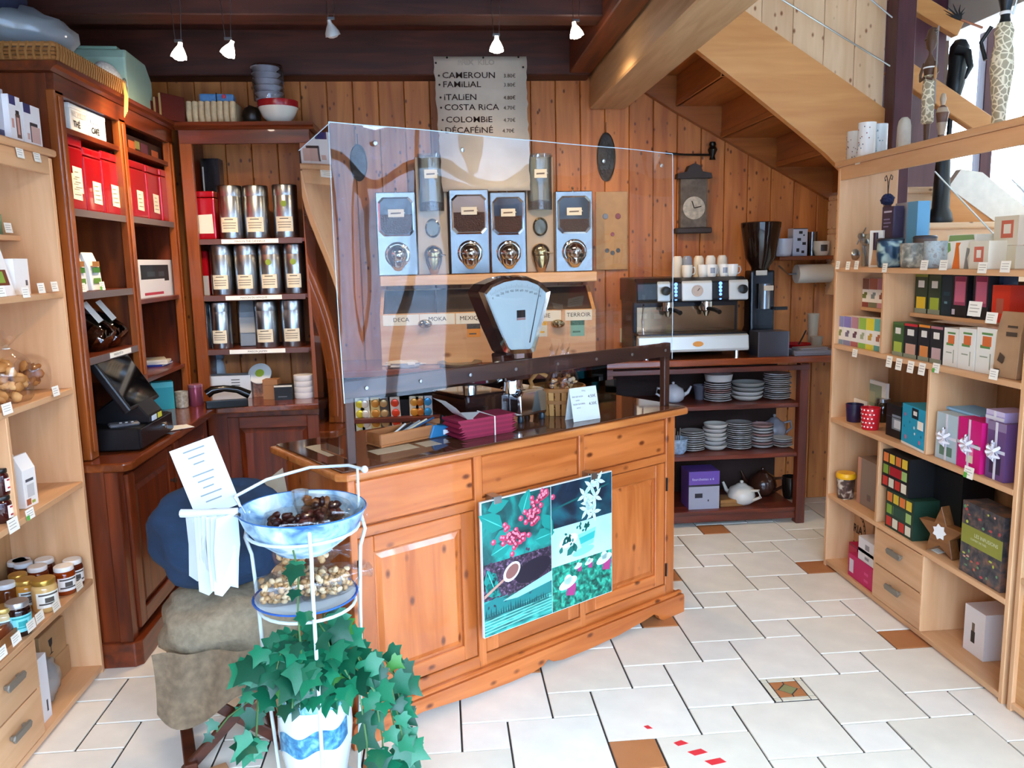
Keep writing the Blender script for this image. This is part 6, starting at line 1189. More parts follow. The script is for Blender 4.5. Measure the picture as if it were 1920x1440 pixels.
b = MB(); b.blob((.172, .075, 1.03), (.011, .011, .011), 10, 8); b.build('ball_end', WIREM, sd, smooth=60); b = MB(); b.tube([(.15, .09, 1.03), (.15, .075, .90)], .004, 6); b.build('strut', WIREM, sd); b = MB(); b.tube([(-.19, .02, .98), (-.165, .02, .93)], .004, 6); b.build('strut', WIREM, sd)
b = MB(); b.tube([(-.16, -.06, .95), (-.235, -.02, .955), (-.27, .0, .945)], .007, 8); b.build('hook', STEEL, sd, smooth=60)
def bluedec(base, blue, sc): return dappled(base, '#9cc4dc', blue, sc, (1, 1, 1), 3)
bw = thing('blue_bowl', 'large white bowl with blue pattern on top of the wire stand', 'bowl', SC+Vector((0, 0, .8855)), 0, rot=(.0, .02, 0)); 
b = MB(); b.lathe([(.075, -.06), (.08, -.062), (.085, -.055), (.13, -.02), (.162, .02), (.176, .055), (.178, .06), (.174, .061), (.157, .022), (.125, -.014), (.08, -.046), (0, -.05)], 40, 0, None, (0, 0, 0)); b.build('bowl', bluedec('#dbe8ee', '#1f5a9a', 15), bw, smooth=60)
b = MB(); b.lathe([(.1775, .0585), (.1795, .06), (.1775, .0625), (.1745, .0615)], 40, cap=False); b.build('blue_rim', mat('#3a6fb0', .25), bw, smooth=60)
pl = thing('blue_rim_plate', 'white plate with blue rim on the middle tier of the stand', 'plate', SC+Vector((-.005, 0, .666)))
b = MB(); b.lathe([(.085, 0), (.09, .003), (.148, .02), (.148, .023), (.1, .009), (.085, .006), (0, .005)], 36); b.build('plate', mat('#d9e4ea', .2), pl, smooth=50); b = MB(); b.lathe([(.143, .0205), (.149, .0195), (.15, .022), (.148, .0245), (.142, .0225)], 36, cap=False); b.build('blue_rim', mat('#2f5fae', .25), pl, smooth=50)
def sweetbag(lab, pos, rz, l, r, cols, n, bit, seed, cat='sweets'):
    t = thing('sweet_bag', lab, cat, pos, rz, 'bags of sweets on the wire stand'); rd = random.Random(seed); f = MB(); ms = [mat(c, .35, var=.15, scale=80) for c in cols]
    for i in range(n):
        a = rd.uniform(0, 6.28); q = math.sqrt(rd.random())*(r-bit*.8); u = rd.uniform(-1, 1)*(l/2-bit)
        M = Matrix.Translation((u, q*math.cos(a), r+q*math.sin(a))) @ Matrix.Rotation(rd.uniform(0, 6), 4, Vector((rd.random(), rd.random(), rd.random()+.1)))
        f.blob((0, 0, 0), (bit*rd.uniform(.8, 1.1), bit*rd.uniform(.6, .9), bit*rd.uniform(.5, .8)), 7, 5, .15, rd.randrange(len(ms)), M, i)
    o = f.build('filling', ms, t, smooth=60); o['kind'] = 'stuff'
    b = MB(); b.lathe([(r*.3, -l/2-.012), (r*.85, -l/2), (r*1.05, -l/4), (r*1.05, l/4), (r*.85, l/2), (r*.25, l/2+.03), (r*.5, l/2+.06)], 18, 0, Matrix.Translation((0, 0, r)) @ Matrix.Rotation(R90, 4, 'Y')); b.build('film', FILM, t, smooth=70); return t
sweetbag('bag of dark chocolates lying in front in the blue bowl', SC+Vector((-.01, -.035, .856)), .1, .17, .05, ['#3a120e', '#501c14', '#2a0c0a'], 60, .016, 1)
sweetbag('bag of mixed chocolates lying at the back of the blue bowl', SC+Vector((.045, .05, .868)), -.35, .15, .048, ['#4a1c10', '#7a4a22', '#2e100c'], 60, .016, 2)
t = thing('clear_knot', 'clear gathered film end sticking up in the blue bowl', 'film', SC+Vector((-.02, .09, .90))); b = MB(); b.lathe([(.02, -.03), (.012, .0), (.022, .035), (.026, .07)], 9); b.build('film', clear('#eaf6fa', 1.2, 20, .05, .12, .2), t, smooth=40)
for k, (x, y, z, rz, lab) in enumerate(((-.055, -.03, .6755, .25, 'bag of praline chips in front on the blue-rimmed plate'), (-.02, .055, .6755, .1, 'bag of praline chips at the back of the plate'), (.06, .0, .6765, .6, 'bag of pale praline chips at the right of the plate'), (-.01, .02, .765, -.1, 'bag of praline chips lying on top of the others on the plate'))): sweetbag(lab, SC+Vector((x, y, z)), rz, .15, .046, ['#c9a070', '#b58a5a', '#ddc096'], 90, .011, 11+k)
# note card leaning on the stand and white bags on the hook
t = thing('note_card', 'white printed note card standing up at the back of the wire stand', 'card', (-.648, 2.30, .935), .25, rot=(-.12, -.30, .2)); b = MB(); b.box(-.062, .062, 0, .002, 0, .21); b.build('card', mat('#cdd6da', .6), t)
for i in range(8): b = MB(); z = .19-.02*i-(.012 if i > 2 else 0); q = .03-.012*(i % 3)*.6; b.quad([(-q, -.0006, z), (q, -.0006, z), (q, -.0006, z+.004), (-q, -.0006, z+.004)]); b.build('printed_line', mat('#7d8a90', .7), t)
t = thing('white_bag_bundle', 'bundle of thin white paper bags hanging from the stand hook', 'paper bags', (-.645, 2.25, .955))
for i in range(9):
    a = -.5+.17*i; M = Matrix.Translation((.012*i-.05, -.02-.004*i, 0)) @ Matrix.Rotation(a, 4, 'Z') @ Matrix.Rotation(.06*(i % 3), 4, 'X'); L_ = -.19-.012*((i*5) % 4)
    b = MB(); b.add([(-.034, 0, 0), (.034, 0, 0), (.038, -.006, L_*.5), (.036, .004, L_), (.012, .0, L_+.014), (-.012, .003, L_-.01), (-.036, -.003, L_+.006), (-.037, .006, L_*.5)], [(0, 1, 2, 7), (7, 2, 3, 4, 5, 6)], 0, M); b.build('bag_sheet', mat('#c6d0d4', .7), t, smooth=60)
b = MB(); b.tube([(-.085, -.02, .002), (.0, -.04, .004), (.07, -.03, .002)], .012, 8); b.build('top_fold', mat('#ccd4d8', .7), t, smooth=60)
# ivy pot
pt = thing('ivy_pot', 'trailing green ivy in a white and blue ceramic pot on the stand', 'plant', SC+Vector((0, 0, .081)))
b = MB(); b.lathe([(.065, 0), (.075, .005), (.088, .06), (.102, .14), (.108, .2), (.106, .26), (.09, .31), (.078, .325), (.082, .345), (.078, .345), (.072, .325), (.07, .3), (0, .3)], 32); b.build('pot', mat('#d8e4e6', .15, coat=.4), pt, smooth=50)
for z0, z1, r0, r1 in ((.288, .306, .1, .093),): b = MB(); b.lathe([(r0, z0), (r1, z1)], 32); b.f = b.f[:-2]; b.m = b.m[:-2]; b.build('blue_band', dappled('#8fc0d0', '#4f94b0', '#bfe0e8', 50), pt, smooth=60)
b = MB(); b.v = []; 
vs = []; nn = 30
for j in range(2):
    for i in range(nn+1): a = math.radians(-150+i*125/nn); zz = (.155 if j == 0 else .215)+.009*math.sin(i*.45)+.03*i/nn; vs.append(((.1085)*math.cos(a), (.1085)*math.sin(a), zz))
b.add(vs, [(i, i+1, i+nn+2, i+nn+1) for i in range(nn)]); b.build('blue_garland', dappled('#2a5f8a', '#3f86ac', '#7fb8cc', 45), pt, smooth=60)
b = MB(); b.lathe([(0, .298), (.069, .302)], 20); b.build('soil', mat('#20140c', .9), pt)
LEAF = [mat('#0c5a3c', .4, var=.15, scale=30), mat('#0a4630', .4, var=.15, scale=30), mat('#14704c', .38, var=.12, scale=30), mat('#3a7a2c', .4, var=.1)]
lp = [(0, 0), (.28, -.1), (.5, -.02), (.42, .18), (.62, .42), (.34, .52), (.22, .62), (0, 1.05), (-.22, .62), (-.34, .52), (-.62, .42), (-.42, .18), (-.5, -.02), (-.28, -.1)]
def leafmesh(m):
    b = MB(); b.v = [(0, .35, .05)] + [(x, y, -.22*x*x-.12*y*y+.04) for x, y in lp]; n = len(lp); b.f = [[0, i+1, (i+1) % n+1] for i in range(n)]; b.m = [0]*n; return b.mesh('leaf', m, 60)
LM = [leafmesh(m) for m in LEAF]
rd = random.Random(12)
def vine(pts, nl, s0, drop=.9):
    b = MB(); b.tube(pts, .0028, 5); st = b.build('stem', mat('#4a6a3a', .6), pt, smooth=60)
    for i in range(nl):
        u = (i+.5)/nl*(len(pts)-1); k = int(u); f = u-k; p0, p1 = Vector(pts[k]), Vector(pts[min(k+1, len(pts)-1)]); q = p0.lerp(p1, f) + Vector((rd.uniform(-.025, .025), rd.uniform(-.03, .02), rd.uniform(-.02, .02)))
        d_ = Vector((q.x, q.y, 0)); d_ = d_.normalized() if d_.length > .01 else Vector((0, -1, 0)); d_ = (d_ + Vector((rd.uniform(-.6, .6), rd.uniform(-.9, .2), -drop*rd.uniform(.4, 1.3)))).normalized()
        nrm = Vector((rd.uniform(-.4, .5), -1, rd.uniform(.1, .9))); nrm = (nrm - d_*nrm.dot(d_)).normalized(); sx_ = d_.cross(nrm).normalized(); s = s0*rd.uniform(.65, 1.2)
        o = link('leaf', LM[rd.choice((0, 0, 1, 1, 2, 2, 3) if rd.random() < .25 else (0, 1, 2))], pt); o.matrix_local = Matrix(((sx_.x*s, d_.x*s, nrm.x*s, q.x), (sx_.y*s, d_.y*s, nrm.y*s, q.y), (sx_.z*s, d_.z*s, nrm.z*s, q.z), (0, 0, 0, 1)))
for k in range(15):
    a = math.radians(rd.uniform(-190, 20)); r = rd.uniform(.10, .2); zt = rd.uniform(.42, .55); c, s_ = math.cos(a), math.sin(a)
    vine([(c*.03, s_*.03, .3), (c*r*.4, s_*r*.4, zt), (c*r*.8, s_*r*.8, zt-.01), (c*r, s_*r, zt-.07)], 10, .068)
for a, r, zb in ((-42, .2, -.05), (-32, .22, -.06), (-20, .23, -.04), (-8, .24, -.02), (5, .23, .05), (-150, .16, .22), (-25, .26, .1)):
    a = math.radians(a); c, s_ = math.cos(a), math.sin(a)
    vine([(c*.04, s_*.04, .3), (c*r*.6, s_*r*.6, .44), (c*r, s_*r, .36), (c*r*1.1, s_*r*1.1, .22), (c*r*1.08, s_*r*1.08, (.22+zb)/2), (c*r*1.04, s_*r*1.04, zb)], 13, .066)
vine([(-.05, -.02, .3), (-.16, -.06, .33), (-.24, -.03, .26), (-.28, -.02, .21)], 6, .035)
vine([(0, -.15, .5), (.0, -.16, .62), (.01, -.17, .74), (.0, -.17, .80)], 5, .055)

# ---------------------------------------------------------------- folding stool with sacks
SO = Vector((-.78, 2.70, 0)); fs = thing('folding_stool', 'dark wooden folding stool with crossed legs behind the wire stand', 'stool', SO, .35)
DKS = wood('#5a2a16', '#3c1a0d', 'X', .4)
def beam(par, a, c, w, th, name, m):
    a, c = Vector(a), Vector(c); d_ = (c-a).normalized(); n_ = Vector((0, 1, 0)); s_ = d_.cross(n_).normalized(); b = MB(); vs = []
    for p in (a, c):
        for i, j in ((-1,-1),(1,-1),(1,1),(-1,1)): vs.append(p + s_*(w/2*i) + n_*(th/2*j))
    b.add(vs, [(0,1,2,3),(7,6,5,4),(0,4,5,1),(1,5,6,2),(2,6,7,3),(3,7,4,0)]); return b.build(name, m, par, bevel=.004)
for y in (-.17, .17):
    beam(fs, (-.16, y, .02), (.16, y, .31), .035, .022, 'leg', DKS); beam(fs, (.16, y+.026, .02), (-.16, y+.026, .31), .035, .022, 'leg', DKS)
for x, z in ((-.16, .31), (.16, .31), (-.14, .04), (.14, .04)): bxp('stretcher', DKS, fs, x-.02, x+.02, -.2, .215, z-.015, z+.015, .003)
b = MB(); b.add([(-.17, -.17, .327), (.17, -.17, .327), (.17, .19, .327), (-.17, .19, .327), (0, -.17, .31), (0, .19, .31)], [(0, 4, 5, 3), (4, 1, 2, 5)]); sl = b.build('sling_seat', mat('#4a3f36', .9), fs); q = sl.modifiers.new('t', 'SOLIDIFY'); q.thickness = .003
def sack(name, lab, cat, c, r, m, seed, par=None):
    t = thing(name, lab, cat, c); b = MB(); rd = random.Random(seed); n, k = 36, 20; vs = []; fsx = []
    for i in range(k+1):
        th = math.pi*i/k
        for j in range(n):
            a = 2*math.pi*j/n; w_ = 1+.06*math.sin(a*3+i*.5+seed)+.045*math.sin(a*7-i*.9)+.04*math.sin(i*1.7+a*2)+.05*abs(math.sin(a*4+2.2*math.sin(i*.45+seed))); ct_ = math.cos(th)
            sg = math.copysign(abs(math.sin(th))**.7, 1); vs.append((r[0]*sg*math.cos(a)*w_, r[1]*sg*math.sin(a)*w_, r[2]*(1+math.copysign(abs(ct_)**.8, ct_))*(1+.03*math.sin(a*4))))
    for i in range(k):
        for j in range(n): p0, p1 = i*n+j, i*n+(j+1) % n; fsx.append((p0, p0+n, p1+n, p1))
    b.add(vs, fsx); b.build('cloth', m, t, smooth=70, weld=True); return t
sack('jute_sack', 'beige burlap sack slumped on the folding stool', 'sack', SO+Vector((.03, -.02, .33)), (.21, .19, .125), mat('#8f7f68', .95, var=.2, scale=45, bump=.4), 3)
t = sack('blue_cloth_bag', 'dark blue cloth bag piled on the burlap sack', 'bag', SO+Vector((.02, .0, .575)), (.21, .19, .17), mat('#1c3552', .85, var=.3, scale=9, bump=1.0), 6)
t = thing('grey_cloth', 'grey burlap flap hanging off the front of the stool', 'cloth', (0, 0, 0))
def flap(u, v): return (-.93+.34*u, 2.455+.012*math.sin(u*14+v*3)-.02*v*math.sin(u*3), .44-.2*v*(1+.25*math.sin(u*6))+.0*u)
sheet('cloth', flap, 22, 8, mat('#7a6650', .95, var=.25, scale=40, bump=.4), t)
t = thing('folded_paper', 'crumpled pale paper tucked behind the serving counter end', 'paper', (-.62, 2.93, .78)); b = MB(); b.add([(-.05, 0, .06), (.03, 0, .12), (.05, .01, -.06), (.02, .01, -.13), (-.02, -.01, -.02)], [(0, 1, 4), (1, 2, 4), (2, 3, 4), (0, 4, 3)]); b.build('paper', mat('#b5a690', .8), t)
o = MB(); o.box(-.07, .07, -.02, .02, 0, .028); o = o.build('wood_offcut', wood('#c9946a', '#b07a50', 'X', .6), None, (-.80, 2.46, .001), .5, bevel=.003); tag(o, 'small pale wood block on the floor by the stool', 'wood block')
# ---------------------------------------------------------------- goods on the right beech unit (front X = 1.97)
RF = 2.0
def rbox(name, lab, cat, xl, xr, yt, yb, z, cols, patches=(), X=RF, d=.08, group=None, hmax=None, turn=0, **k):
    p, w, h = fx(xl, xr, yt, yb, X, z+.0006); h = min(h, hmax) if hmax else h
    return pkg(name, lab, cat, p, -R90+turn, w*.985, d, h, cols, patches, group, **k)
# top of the unit (z 2.066)
UZ = 2.0665
def straight_mug(lab, x, yt, X, r, h, col, spots, seed, name='tumbler'):
    p = onx(x, yt+20, X); t = thing(name, lab, 'tumbler', (X, p.y, UZ), 0, 'speckled tumblers atop the right unit'); b = MB(); b.lathe([(r*.95, 0), (r, .005), (r, h), (r*.93, h), (r*.92, .01), (0, .008)], 24); b.build('body', mat(col, .2), t, smooth=40)
    rd = random.Random(seed)
    for i in range(16): a = rd.uniform(2.2, 4.6); z = rd.uniform(.02, h-.02); b = MB(); b.blob(((r+.0003)*math.cos(a), (r+.0003)*math.sin(a), z), (.003, .003, .003), 6, 4); b.build('spot', mat(spots[i % len(spots)], .4), t)
straight_mug('left white tumbler with dark dots atop the right unit', 1602, 232, 2.05, .033, .145, '#e9e4dc', ('#7a5a4a', '#a89a90'), 1)
straight_mug('tallest front tumbler with red dots atop the right unit', 1626, 222, 2.01, .04, .155, '#efeae2', ('#a05a50', '#6a7a8a'), 2)
straight_mug('bluish tumbler behind the red-dotted one atop the right unit', 1650, 228, 2.08, .034, .15, '#dfe6e8', ('#5a8aa0', '#8fb0ba'), 3)
p = onx(1694, 265, 2.05); t = thing('stone_figure', 'pale carved stone standing atop the right unit', 'carving', (2.05, p.y, UZ)); b = MB(); b.lathe([(.036, 0), (.038, .01), (.037, .06), (.036, .1), (.03, .125), (.016, .138), (0, .14)], 14, 0, None, (0, 0, 0), .7, 1); b.build('stone', mat('#cfc8ba', .8, var=.08, bump=.3), t, smooth=50)
GIR = bpy.data.materials.new('giraffe_print'); GIR.use_nodes = True; nt = GIR.node_tree; N = nt.nodes.new; v = N('ShaderNodeTexVoronoi'); v.feature = 'DISTANCE_TO_EDGE'; v.inputs['Scale'].default_value = 42; tc = N('ShaderNodeTexCoord'); r_ = N('ShaderNodeValToRGB'); r_.color_ramp.elements[0].position = .06; r_.color_ramp.elements[0].color = lin('#efe3c4'); r_.color_ramp.elements[1].position = .12; r_.color_ramp.elements[1].color = lin('#a89a7c'); nt.links.new(tc.outputs['Object'], v.inputs['Vector']); nt.links.new(v.outputs['Distance'], r_.inputs[0]); nt.links.new(r_.outputs[0], nt.nodes['Principled BSDF'].inputs[0])
EB = mat('#3a2418', .35); EBD = mat('#121a20', .3)
def figure(lab, pos, H, rz, dress, bust, spear=False, arms=True):
    """slender carved woman: feet, long patterned dress, bust, neck and head, one mesh body plus clothing"""
    t = thing('carved_figure', lab, 'sculpture', pos, rz)
    k = H
    b = MB(); b.lathe([(.045*k, 0), (.048*k, .012*k), (.02*k, .025*k), (.024*k, .1*k), (.03*k, .22*k), (.045*k, .4*k), (.04*k, .5*k), (.035*k, .56*k), (.05*k, .64*k), (.052*k, .70*k), (.03*k, .745*k), (.016*k, .77*k), (.015*k, .80*k), (.036*k, .825*k), (.048*k, .87*k), (.045*k, .91*k), (.034*k, .95*k), (.03*k, .975*k), (.0, k)], 16, 0, None, (0, 0, 0), 1, .85); b.build('body', bust, t, smooth=60)
    b = MB(); b.lathe([(.03*k, .20*k), (.052*k, .22*k), (.05*k, .3*k), (.056*k, .45*k), (.048*k, .57*k), (.052*k, .6*k), (.05*k, .602*k)], 18, 0, None, (0, 0, 0), 1, .9); b.build('patterned_dress', dress, t, smooth=60)
    if arms:
        for s in (-1, 1): b = MB(); b.tube([(s*.05*k, 0, .71*k), (s*.075*k, -.01*k, .62*k), (s*.05*k, -.05*k, .56*k), (s*.01*k, -.06*k, .58*k)], [.014*k, .013*k, .012*k, .012*k], 8); b.build('arm', bust, t, smooth=60)
    for i in range(5): a = -.8+.4*i; b = MB(); b.blob((.012*k*math.sin(a*2), .01*k, .9*k+.02*k*i), (.052*k-.006*k*i, .05*k-.006*k*i, .013*k), 10, 6); b.build('hair_coil', EB, t, smooth=60)
    b = MB(); b.lathe([(.054*k, .66*k), (.056*k, .665*k), (.054*k, .672*k)], 16, 0, None, (0, 0, 0), 1, .9, cap=False); b.build('band', WHITE, t)
    if spear: b = MB(); b.tube([(.09*k, -.06*k, .35*k), (.09*k, -.06*k, .98*k)], .003, 6); b.build('spear', mat('#8a8a8a', .4, .5), t); b = MB(); b.blob((.085*k, -.06*k, .6*k), (.014*k, .014*k, .07*k), 8, 8); b.build('shield', mat('#b98a58', .5), t, smooth=60)
    return t
p = onx(1737, 250, 2.12); figure('slender carved woman in giraffe-print dress with spear atop the unit', (2.12, p.y, UZ), .50, -R90+.5, GIR, mat('#5a3d2c', .4), True)
p = onx(1872, 225, 2.15); t = thing('carved_giraffe_vessel', 'large giraffe-print carved figure rising out of the picture', 'sculpture', (2.15, p.y+.0, UZ)); b = MB(); b.lathe([(.04, 0), (.036, .01), (.024, .03), (.024, .08), (.033, .16), (.041, .24), (.037, .29), (.03, .33), (.034, .37), (.024, .40)], 20); b.build('patterned_body', GIR, t, smooth=60)
b = MB(); b.lathe([(.022, .395), (.016, .42), (.018, .45), (.028, .49), (.03, .54), (.022, .59), (0, .6)], 16); b.build('head', EBD, t, smooth=60); b = MB(); b.lathe([(.0175, .43), (.021, .436), (.0175, .442)], 16, cap=False); b.build('necklace', WHITE, t)
b = MB(); b.tube([(-.02, .045, .40), (-.04, .075, .35), (-.03, .055, .28)], .008, 8); b.build('arm', EBD, t, smooth=60); b = MB(); b.tube([(0, -.04, .42), (0, -.07, .5), (.0, -.07, .6), (0, -.09, .68)], .003, 6); b.build('spear', STEEL, t)
p = onx(1765, 248, 2.12); t = thing('small_figure', 'small brown striped carving between the tall figures atop the unit', 'sculpture', (2.12, p.y, UZ)); b = MB(); b.lathe([(.014, 0), (.016, .01), (.013, .04), (.02, .09), (.026, .13), (.018, .15), (.007, .16), (.013, .185), (.008, .205), (0, .21)], 14, 0, None, (0, 0, 0), mf=[0, 0, 1, 0, 1, 0, 1, 1, 1]); b.build('body', [mat('#6a4a3a', .3), mat('#b9a58e', .3)], t, smooth=50)
# tall black bird carving standing on the stair behind the unit
t = thing('black_bird_carving', 'tall black carved bird standing on the stair behind the unit', 'sculpture', (2.745, 4.32, 1.776), .3)
b = MB(); b.lathe([(.07, 0), (.075, .01), (.066, .05), (.05, .08), (.048, .2), (.036, .42), (.034, .44)], 14, 0, None, (0, 0, 0), 1, .8); b.build('plinth', EBD, t, smooth=40)
for s in (-.03, .03): b = MB(); b.tube([(s, 0, .43), (s*1.2, 0, .58), (s, .0, .7)], .013, 8); b.build('leg', EBD, t, smooth=60)
b = MB(); b.lathe([(0, .62), (.03, .66), (.046, .74), (.045, .82), (.05, .88), (.048, .93), (.03, .96), (0, .97)], 16, 0, Matrix.Rotation(.08, 4, 'Y')); b.build('body', EBD, t, smooth=60); b = MB(); b.tube([(.03, -.02, .9), (.05, -.07, .88), (.04, -.1, .8), (.02, -.09, .74)], [.028, .022, .016, .006], 10); b.build('beak', EBD, t, smooth=60)
t = thing('feather_duster', 'small black-feathered stick leaning above the bird carving', 'feather', (2.72, 4.20, 2.80)); b = MB(); b.tube([(0, 0, 0), (.12, 0, -.04)], .006, 6); b.build('stick', mat('#b06a4a', .5), t)
for i in range(9): b = MB(); a = i*.7; b.tube([(0, 0, 0), (-.03*math.cos(a)-.02, .01, .03+.02*math.sin(a)), (-.06*math.cos(a)-.03, .01, .05+.03*math.sin(a))], [.006, .004, .001], 5); b.build('feather', EBD, t)
rtag(1608, 300, 0, 'price tag on the top edge below the speckled tumblers', .045, .04)

# open top compartment, shelf z 1.555
Z1 = 1.5555
p = onx(1602, 490, 2.08); t = thing('utensil_stand', 'clear stand for tea strainers on the open top shelf', 'stand', (2.06, p.y-.03, Z1), -R90+.8)
b = MB(); b.box(-.07, .08, .02, .024, 0, .16); b.build('clear_back', clear('#eef2f2', 1.2, 0, .02, .06), t)
us = t
for i, (x, z, r) in enumerate(((-.055, .205, .032), (.0, .06, .03), (.05, .12, .02), (.03, .15, .016))):
    q = thing('tea_strainer', ('tea strainer standing highest in the clear stand', 'round tea strainer hanging low in the clear stand', 'small tea scoop at the right of the clear stand', 'smallest tea scoop in the clear stand')[i], 'tea strainer', us.location, -R90+.8, 'tea strainers in the clear stand')
    b = MB(); b.lathe([(r, 0), (r*.8, .012), (0, .02)], 16, 0, Matrix.Translation((x, 0, z)) @ Matrix.Rotation(R90, 4, 'X')); b.build('bowl', STEEL, q, smooth=50); b = MB(); b.tube([(x, .004, z-r), (x+.03*(1 if i % 2 else -1)*.5+.02, .006, max(z-.17, .006))] if z > .1 else [(x, .004, z+r), (x+.05, .006, z+.13)], .0035, 6); b.build('handle', STEEL, q)
t = us
b = MB(); b.box(-.085, -.02, -.006, -.004, .12, .165); b.build('small_card', TAG, t)
p, w, h = fx(1632, 1650, 410, 495, 2.04, Z1); t = thing('cheese_slicer_pack', 'boxed dark-handled peeler standing on the top shelf', 'utensil', p, -R90+.7); b = MB(); b.box(-.03, .03, 0, .02, 0, .17); b.build('card', mat('#e3ded2', .5), t); b = MB(); b.tube([(0, -.006, .08), (0, -.008, .16)], .011, 8); b.build('handle', mat('#3a2430', .3), t, smooth=60); b = MB(); b.prism([(-.02, .01), (.02, .01), (.012, .08), (-.012, .08)], -.004, -.001, 'y'); b.build('blade', mat('#c8a078', .3, .3), t)
rbox('purple_box', 'tall dark purple box with white lettering on the top shelf', 'box', 1650, 1671, 388, 490, Z1, ['#3a2a44', '#8a86b0', '#c9c6dc'], [(-.35,.35,.9,.93,2),(-.35,.2,.78,.8,1),(-.35,.3,.72,.74,1),(-.35,.1,.66,.68,1)], X=2.10, d=.05)
rbox('blue_box', 'light blue and grey box behind the purple box', 'box', 1674, 1716, 380, 490, Z1, ['#6fb0d6', '#a9a6ae', '#8a8890'], [(-.5,.05,.0,1,1),(-.4,-.05,.15,.9,2)], X=2.16, d=.06)
p = onx(1664, 385, 2.14); t = thing('bird_ornament', 'dark blue feathered wire bird ornament above the purple box', 'ornament', (2.14, p.y, Z1)); b = MB(); b.tube([(0, 0, 0), (0, 0, .3)], .004, 6); b.build('stem', BLACK, t); b = MB(); b.blob((0, 0, .315), (.03, .03, .028), 14, 10, .15); b.build('feathers', mat('#20284a', .9), t); b = MB(); b.box(-.012, .012, -.015, .015, .24, .29); b.build('holder', mat('#3a1c1c', .3), t)
for s in (-1, 1): b = MB(); b.tube([(0, 0, .34), (0, s*.006, .40), (0, s*.02, .43), (0, s*.035, .42), (0, s*.03, .405), (0, s*.022, .41)], .002, 5); b.build('antenna', BLACK, t, smooth=60)
def tmug(lab, x, y, X, r, h, m, rz, lidm=None, handle=True, name='tea_mug', grp='tea mugs on the right unit'):
    p = onx(x, y, X); t = thing(name, lab, 'mug', (X, p.y, Z1), rz, grp); b = MB(); b.lathe([(r*.8, 0), (r*.9, .006), (r, h*.5), (r*1.02, h), (r*.95, h), (r*.9, h*.3), (0, .012)], 24); b.build('body', m, t, smooth=50)
    if handle: b = MB(); b.tube([(r*.95, 0, h*.8), (r*1.4, 0, h*.8), (r*1.5, 0, h*.5), (r*1.3, 0, h*.25), (r*.9, 0, h*.2)], r*.1, 8); b.build('handle', m, t, smooth=60)
    if lidm: b = MB(); b.lathe([(r*1.05, h), (r*1.05, h+.008), (r*.9, h+.014), (0, h+.014)], 24); b.build('lid', lidm, t, smooth=40)
tmug('navy mug with large pale flowers on the top shelf', 1668, 492, 2.035, .056, .118, dappled('#14304a', '#1c4560', '#a9c0b8', 22, (1, 1, 1), 1), -1.2, mat('#1c2c3a', .3))
tmug('metallic grey floral mug on the top shelf', 1711, 492, 2.03, .052, .105, dappled('#6a6a60', '#8f8c80', '#c4bda8', 40), -.9)
tmug('pale blue tile-patterned mug on the top shelf', 1757, 492, 2.04, .051, .11, dappled('#9fb4bc', '#b6c4c6', '#8f8f92', 60), -.9)
tmug('brown mug behind the patterned mugs on the top shelf', 1733, 480, 2.17, .048, .125, mat('#6a5a54', .4), 0, mat('#4a4a52', .3))
p = onx(1800, 492, 2.0); t = thing('giraffe_mug_box', 'white box printed with orange giraffe and green leaves', 'box', (2.0, p.y, Z1), -R90+.15); b = MB(); b.box(-.068, .068, 0, .1, 0, .13); b.build('carton', mat('#e6e2d4', .4), t, bevel=.001)
for nm, sh, c in (('printed_giraffe', [(-.04, 0), (.0, 0), (-.005, .05), (-.01, .085), (-.0, .1), (-.025, .1), (-.03, .05)], '#d9702a'), ('printed_giraffe', [(.02, .0), (.045, .0), (.035, .04), (.05, .075), (.03, .08), (.025, .04)], '#8a8a86'), ('printed_leaves', [(-.065, .105), (.065, .11), (.06, .128), (-.06, .128)], '#7f9a62'), ('printed_leaves', [(-.065, .06), (-.05, .07), (-.055, .1), (-.067, .1)], '#6f9a52')): b = MB(); b.quad([(x, -.0006, z) for x, z in sh]); b.build(nm, mat(c, .4), t)
rbox('cream_gift_box', 'upper cream box with red square emblem at the shelf end', 'box', 1862, 1908, 405, 455, 1.64, ['#e0dac6', '#d0705a', '#efe9da'], [(-.2,.3,.25,.85,1),(-.1,.2,.4,.72,2)], X=2.06, d=.1)
rbox('cream_gift_box', 'lower front cream box with red square emblem', 'box', 1816, 1852, 452, 499, Z1, ['#e0dac6', '#d0705a', '#efe9da'], [(-.25,.25,.25,.8,1),(-.12,.12,.4,.68,2)], X=1.99, d=.09)
rbox('cream_gift_box', 'lower cream box beneath the upper emblem box', 'box', 1854, 1903, 452, 502, Z1, ['#d6d2bc', '#c2bfa8'], [(-.3,.1,.3,.8,1)], X=2.06, d=.1, hmax=.083)
for x, y, wh in ((1570, 497, 'leftmost on the open top shelf'), (1589, 498, 'second from left on the open top shelf'), (1605, 497, 'third from left, below the tea strainers'), (1658, 502, 'below the navy flowered mug'), (1732, 497, 'below the grey floral mug'), (1768, 497, 'below the tile-patterned mug'), (1841, 502, 'below the front emblem box'), (1884, 500, 'at the near end of the open top shelf')): rtag(x, y, 0, 'price tag '+wh, .05 if x > 1700 else .038, .04)

